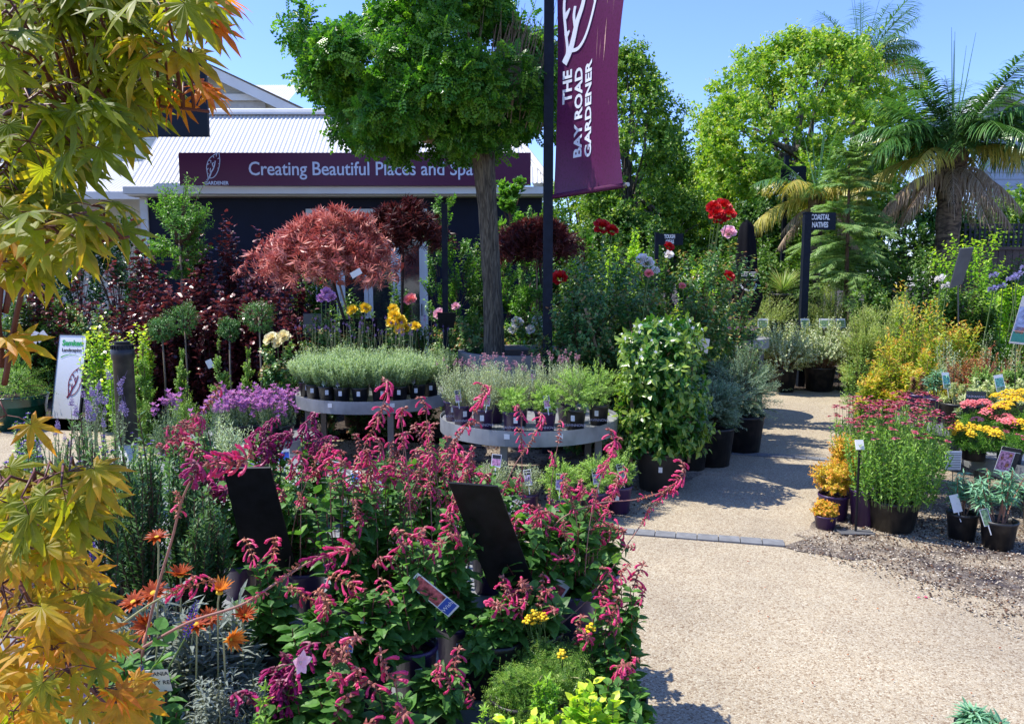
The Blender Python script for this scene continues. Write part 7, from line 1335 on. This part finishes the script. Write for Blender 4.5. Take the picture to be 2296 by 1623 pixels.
for i, (px, py, Y, k_, sz, d, lb) in enumerate(((492, 1328, 1.85, 1, 1.0, (.25, -.2, 1), 'gazania bloom with upright light orange rays, highest of the orange ones'), (515, 1432, 1.75, 1, 1.0, (.7, -.6, .25), 'pale orange gazania bloom facing right above the silver leaves'), (405, 1290, 2.0, 0, 1.0, (.1, -.2, 1), 'rust gazania bloom behind the arching stem'), (345, 1330, 1.9, 2, 1.15, (-.1, -.5, .9), 'wide dark red gazania bloom by the pale green leaf'), (300, 1350, 1.95, 2, 1.1, (-.2, -.4, 1), 'dark red gazania bloom behind the violet spike'), (335, 1400, 1.8, 0, 1.1, (-.3, -.7, .2), 'orange gazania bloom hanging below the dark red one'), (440, 1400, 1.8, 2, 1.0, (.1, -.3, 1), 'rusty red gazania bloom behind the small violet spike'), (548, 1380, 1.95, 0, .95, (.3, -.4, .8), 'brown-orange gazania bloom furthest right'), (352, 1205, 1.9, 2, .9, (0, -.2, 1), 'red-brown gazania bloom under the arching stem'), (470, 1385, 1.9, 2, .9, (.2, -.5, .7), 'dark orange gazania bloom between the two palest ones'))):
    free_bloom(lb, px, py, Y, FL_GAZ[k_], sz, d, (-4, .05))
put('arte', 'curly silver-leaved bush spilling at the bottom left of centre', 480, 1.75, 1440, 75, .36, (.07, .10, 'b'), 1.3, 0); put('arte', 'curly silver-leaved bush behind the mallow stem', 560, 1.9, 1500, 60, .36, (.07, .10, 'b'), 1.0, 1)
hy = thing('hyssop_plant', 'hyssop with tall violet flower spikes beside the maple branch', 'hyssop', at(225, 1.75, .36))
def big_spike(root, pts, r_, n, seed):
    rng = np.random.default_rng(seed); W_ = [P(*p) - root.location for p in pts]; mb = MB(); t = np.linspace(0, 1, n); Q = np.array([tuple(W_[0].lerp(W_[1], a)) for a in t]); ax = unit(np.array(W_[1] - W_[0])); X = unit(np.cross(ax, [0, 1, 0])); Yv = np.cross(ax, X); an = np.arange(n) * 2.4
    rr = r_ * (.55 + .45 * np.sin(np.clip(t * 1.0 + .02, 0, 1) * math.pi * .98)) * (1 - .35 * t); rad = np.cos(an)[:, None] * X + np.sin(an)[:, None] * Yv
    mb.inst(BUD, Q + rad * (rr * .35)[:, None], rad + ax * .5, np.tile([0, 0, 1.], (n, 1)), rr * .95, rng.uniform(0, 1, n)); mb.build('flower_spike', M_VIO, root); s_ = MB(); s_.tube([Vector((0, 0, .02)), W_[0] * .5 + Vector((0, 0, .0)), W_[0], W_[1]], [.003, .003, .0025, .0015], 6); s_.build('stem', ST['green'], root)
big_spike(hy, [(232, 1470, 1.62), (206, 1215, 1.66)], .016, 300, 1); big_spike(hy, [(415, 1430, 1.75), (442, 1345, 1.75)], .012, 90, 2); big_spike(hy, [(300, 1560, 1.6), (318, 1490, 1.6)], .012, 80, 3)
m1, m2 = pot_meshes(.068, .12, 'p'); q = link('pot', m1, hy); link('soil', m2, q)
mb = MB(); rngh = np.random.default_rng(4); n_ = 90; pp_ = np.c_[rngh.normal(size=n_) * .06, rngh.normal(size=n_) * .05, rngh.uniform(.12, .3, n_)]; mb.inst(LEAFW, pp_, np.c_[rngh.normal(size=(n_, 2)), rngh.uniform(-.2, .6, n_)], np.tile([0, 0, 1.], (n_, 1)), rngh.uniform(.03, .055, n_), rngh.uniform(0, .9, n_)); mb.build('foliage', LM['salvia'], hy)
# mallow and scented geraniums at the bottom
ml = put('fern', 'slender mallow with lobed lime leaves and one pink flower', 622, 1.62, 1440, 18, .0, (.06, .1, 'b'), .5, 0); ml.rotation_euler.z = 0
o = link('flower', FL_MAL[0], ml); o.location = P(672, 1484, 1.6) - ml.location; o.rotation_euler = Vector((.9, -.55, .2)).to_track_quat('Z', 'Y').to_euler(); o.scale = (1.05,) * 3; mb = MB(); mb.tube([o.location, P(640, 1490, 1.61) - ml.location, P(624, 1500, 1.62) - ml.location], .0016, 5); mb.build('flower_stalk', ST['green'], ml)
put('fern', 'upright lobed geranium right of the purple pots', 1222, 1.85, 1490, 30, .36, (.05, .08, 'b'), .8, 1); put('fern', 'second lobed geranium beside the yarrow', 1080, 1.75, 1560, 26, .0, (.07, .2, 'b'), .6, 0)
put('yarr', 'feathery yarrow with dull yellow heads in front of the pale lilac pot', 1235, 2.15, 1425, 110, .36, (.08, .1, 'b'), 2.2, 0, flowers=dict(m=[FL_BTN[0]], n=7, size=.9, up=True, stalk=.05, name='flower_head')); put('yarr', 'feathery yarrow sprawling lower right of the pots', 1165, 2.0, 1480, 85, .36, (.08, .1, 'b'), 2.0, 1)
put('pitt', 'glossy lime-green shrub at the bottom edge, right of centre', 1190, 1.65, 1520, 110, .0, (.10, .3, 'b'), 3.4, 0); put('pitt', 'glossy lime-green shrub at the bottom beside the path', 1320, 1.8, 1500, 95, .0, (.10, .3, 'b'), 3.2, 1)
put('salvia', 'sage with light green leaves and one drooping pink head over the path', 1390, 1.95, 1490, 60, .0, (.10, .3, 'b'), 1.0, 3, flowers=dict(m=SALV, n=2, size=.9, name='flower_spike')); put('salvia', 'low sage at the bottom left of the purple pots', 760, 1.75, 1470, 60, .3, (.068, .12, 'b'), 1.2, 2, flowers=dict(m=SALV, n=7, size=.9, name='flower_spike', tilt=.9)); put('salvia', 'low sage at the bottom under the mallow flower', 640, 1.72, 1520, 55, .3, (.068, .12, 'b'), 1.2, 0, flowers=dict(m=SALVD, n=6, size=.9, name='flower_spike')); put('salvia', 'low sage before the purple pot with the sticker', 880, 1.72, 1500, 40, .3, (.068, .10, 'b'), .7, 1, flowers=dict(m=SALV, n=4, size=.9, name='flower_spike', tilt=1.0)); put('salvia', 'dark sage under the maple leaves at the bottom left', 380, 1.6, 1530, 50, .3, (.068, .12, 'b'), .9, 3)
put('salvia', 'sage with fresh leaves just under the gazania label', 300, 1.5, 1560, 40, .25, (.068, .12, 'b'), .6, 2)
put('euph', 'grey-green euphorbia tips poking in at the bottom right corner', 2190, 2.35, 1582, 42, .0, (.07, .15, 'b'), .6, 0)
# plant cards in front
W2 = 'WHITE'
card('red and blue plant card leaning on the salvia in the purple pot', [P(950, 1281, 2.12), P(974, 1256, 2.12), P(1035, 1362, 2.14), P(1006, 1382, 2.14)], [(M_PHOTO['red'], .08, .30, .92, .95), (M_BLUEP, .06, .04, .94, .28)], [('Wish', .5, .16, .018, M_INKW, 0)], stake=[P(975, 1300, 2.125), at(975, 2.2, .52)])
card('red and blue plant card lying sideways in the shade', [P(668, 1415, 2.0), P(786, 1430, 2.0), P(783, 1460, 1.99), P(672, 1447, 1.99)], [(M_PHOTO['red'], .22, .10, .72, .90), (M_BLUEP, .74, .06, .98, .94)], [("Wendy's", .82, .5, .018, M_INKW, R(90)), ('Wish', .92, .5, .018, M_INKW, R(90))])
card('pink and white plant card half hidden by the right black board', [P(1190, 1276, 2.45), P(1232, 1300, 2.45), P(1222, 1352, 2.46), P(1200, 1345, 2.46)], [(M_PHOTO['red'], .1, .1, .9, .8)])
card('hyssop card reading Royal behind the violet spike', [P(93, 1383, 1.72), P(196, 1343, 1.72), P(250, 1448, 1.74), P(138, 1500, 1.74)], [(M_PHOTO['violet'], .12, .03, .95, .52), (M_PHOTO['green'], .12, .53, .95, .60)], [('AGASTACHE', .27, .92, .012, M_INKD, 0), ('Royal', .28, .79, .026, mat('blue_ink', (.05, .05, .35), .5), 0), ('scepter', .5, .68, .030, M_GOLD, 0)], stake=[P(180, 1470, 1.745), at(190, 1.78, .4)])
card('cream label reading GAZANIA RED standing before the silver leaves', [P(321, 1503, 1.6), P(386, 1499, 1.6), P(388, 1545, 1.61), P(322, 1551, 1.61)], [], [('GAZANIA', .5, .82, .0145, M_INKD, 0), ('MIGHTY RED', .5, .42, .0145, M_INKD, 0)], m=mat('cream_card', (.62, .60, .50), .5), stake=[P(372, 1545, 1.61), P(372, 1612, 1.62)])
card('lilac plant card at the bottom left under the maple', [P(145, 1530, 1.45), P(190, 1515, 1.45), P(205, 1560, 1.45), P(165, 1575, 1.45)], [(M_PHOTO['violet'], .1, .1, .9, .6)])
card('grey text card behind the salvias, left of the black board', [P(948, 1215, 2.7), P(1000, 1210, 2.7), P(1010, 1265, 2.72), P(950, 1270, 2.72)], [(M_PHOTO['green'], .1, .1, .9, .4)], m=M_GREYB)
for i, (px, py, Y, st_, lb) in enumerate(((640, 1012, 3.9, 'blue', 'white and blue plant card behind the bedding, left'), (578, 1030, 3.6, 'violet', 'white plant card beside the left black board'), (742, 1040, 3.8, 'violet', 'white and violet card among the bedding under the lavender table'), (800, 1060, 3.6, 'blue', 'pale blue card low among the salvias'), (850, 1070, 3.7, 'violet', 'small folded white card among the salvias'), (1110, 1050, 4.6, 'ruffle', 'white-edged card left of the ground lavenders'), (700, 1020, 4.2, 'violet', 'dark and white card among the bedding near the table leg'))):
    z = P(px, py + 26, Y).z; c_, d_, z0 = tag_mesh(st_, .06, .08); o = thing('plant_card', lb, 'plant card', at(px, Y, max(.3, z - .15))); a = link('card', c_, o); a.location.z = .1; a.rotation_euler = (R(-20), R(rg.uniform(-20, 20)), rg.uniform(-.5, .5)); link('print', d_, a) if d_ else None; mb = MB(); mb.tube([(0, 0, -.1), (0, 0, .11)], .0025, 4); mb.build('stick', M_INKD, o)
# ---- the turning maple close on the left
rng = np.random.default_rng(99)
mp = thing('japanese_maple', 'turning Japanese maple close by on the left, green and orange leaves', 'tree', (-.95, 1.15, 0))
UP = [(0, 0), (465, -30), (490, 10), (430, 90), (440, 180), (390, 215), (330, 270), (270, 350), (200, 400), (300, 470), (265, 520), (180, 570), (110, 620), (0, 640)]
LO = [(0, 1050), (90, 1060), (165, 1030), (260, 1050), (255, 1100), (215, 1150), (240, 1240), (215, 1330), (290, 1440), (345, 1520), (300, 1623), (0, 1660)]
def inpoly(x, y, poly):
    c = False; j = len(poly) - 1
    for i in range(len(poly)):
        if (poly[i][1] > y) != (poly[j][1] > y) and x < (poly[j][0] - poly[i][0]) * (y - poly[i][1]) / (poly[j][1] - poly[i][1]) + poly[i][0]: c = not c
        j = i
    return c
mains = [[(-60, 1640, 1.15), (-20, 1160, 1.12), (-18, 860, 1.12), (15, 450, 1.1), (55, 0, 1.1), (60, -200, 1.1)], [(12, 700, 1.12), (60, 480, 1.1), (130, 380, 1.08), (230, 190, 1.05), (300, 60, 1.05), (360, -60, 1.05)], [(5, 820, 1.12), (-20, 500, 1.0), (0, 270, 1.0), (160, 235, .98), (330, 235, 1.0), (470, 250, 1.02)], [(0, 1160, 1.12), (40, 1300, 1.0), (150, 1480, .98), (260, 1600, 1.0)], [(-30, 1300, 1.1), (20, 1150, 1.0), (90, 1075, .98), (200, 1060, 1.0)], [(10, 860, 1.12), (60, 620, 1.05), (150, 560, 1.0), (290, 530, 1.0)]]
W_ = []; tb = MB()
for i, pl_ in enumerate(mains):
    pts = [P(*p) - mp.location for p in pl_]; out = []
    for k in range(len(pts) - 1):
        p0, p1, p2, p3 = pts[max(k - 1, 0)], pts[k], pts[k + 1], pts[min(k + 2, len(pts) - 1)]
        for q in range(6): t = q / 6; out.append(.5 * ((2 * p1) + (p2 - p0) * t + (2 * p0 - 5 * p1 + 4 * p2 - p3) * t * t + (3 * p1 - p0 - 3 * p2 + p3) * t ** 3))
    out.append(pts[-1])
    if i == 0: out = [Vector((0, 0, 0)), Vector((.02, 0, .25))] + out
    r0 = .009 if i == 0 else .0045; tb.tube(out, np.linspace(r0, r0 * .4, len(out)), 8); W_ += out
WA = np.array([tuple(v) for v in W_]); Lp, Ld, Ln, Ls, Lv = [], [], [], [], []
def cluster(px, py, Y, nl, orange, sz=1.0):
    node = np.array(P(px, py, Y) - mp.location); near = WA[np.argmin(np.linalg.norm(WA - node, axis=1))]
    mid_ = (near + node) / 2 + np.array([0, 0, .02]); tb.tube([near, mid_, node], [.0022, .0017, .0012], 5)
    for k in range(nl):
        an = rng.uniform(-2.4, 2.4); d = np.array([math.sin(an + .6) * .8 + .35, math.cos(an) * .55 - .15, rng.uniform(-.55, .05)]); d /= np.linalg.norm(d); pl2 = rng.uniform(.015, .04); q = node + d * pl2 + np.array([0, 0, .004])
        tb.tube([node, (node + q) / 2 + np.array([0, 0, .004]), q], .0007, 3); Lp.append(q); Ld.append(d + np.array([0, 0, -.35])); Ln.append(np.array([rng.normal() * .25, -.35 + rng.normal() * .3, .85])); Ls.append(rng.uniform(.026, .048) * sz); Lv.append(np.clip(orange + rng.normal() * .12, 0, 1))
def fill(poly, n, orange, ya=.85, yb=1.3):
    xs = [p[0] for p in poly]; ys = [p[1] for p in poly]; c = 0
    while c < n:
        x, y = rng.uniform(min(xs) - 30, max(xs)), rng.uniform(min(ys), max(ys))
        if inpoly(x + 45, y, poly): cluster(x - 12, y - 18, rng.uniform(ya, yb), int(rng.integers(3, 6)), orange(x, y)); c += 1
fill(UP, 158, lambda x, y: .12 + .5 * max(0, (x - 340) / 150) + .18 * (y > 470) + rng.uniform(-.12, .14)); fill(LO, 84, lambda x, y: .28 + .26 * (y > 1250) + .15 * (y < 1090) + rng.uniform(-.15, .15))
for x, y in ((415, 195), (400, 190), (440, 0), (400, 30), (430, 40)): cluster(x, y, 1.02, 5, .85, .72)
for x, y in ((10, 1340), (5, 760), (15, 930)): cluster(x, y, 1.1, 4, .5)
tb.build('branches', mat('red_brown_twig', (.11, .032, .022), .5, var=.3), mp, True)
lf_ = MB(); lf_.inst(t_maple(7, 126, .115, .25, -.40, .25), np.array(Lp), np.array(Ld), np.array(Ln), np.array(Ls) * 1.25, np.array(Lv), zf=rng.uniform(.3, 1.5, len(Lp))); lf_.build('foliage', LM['maple'], mp)
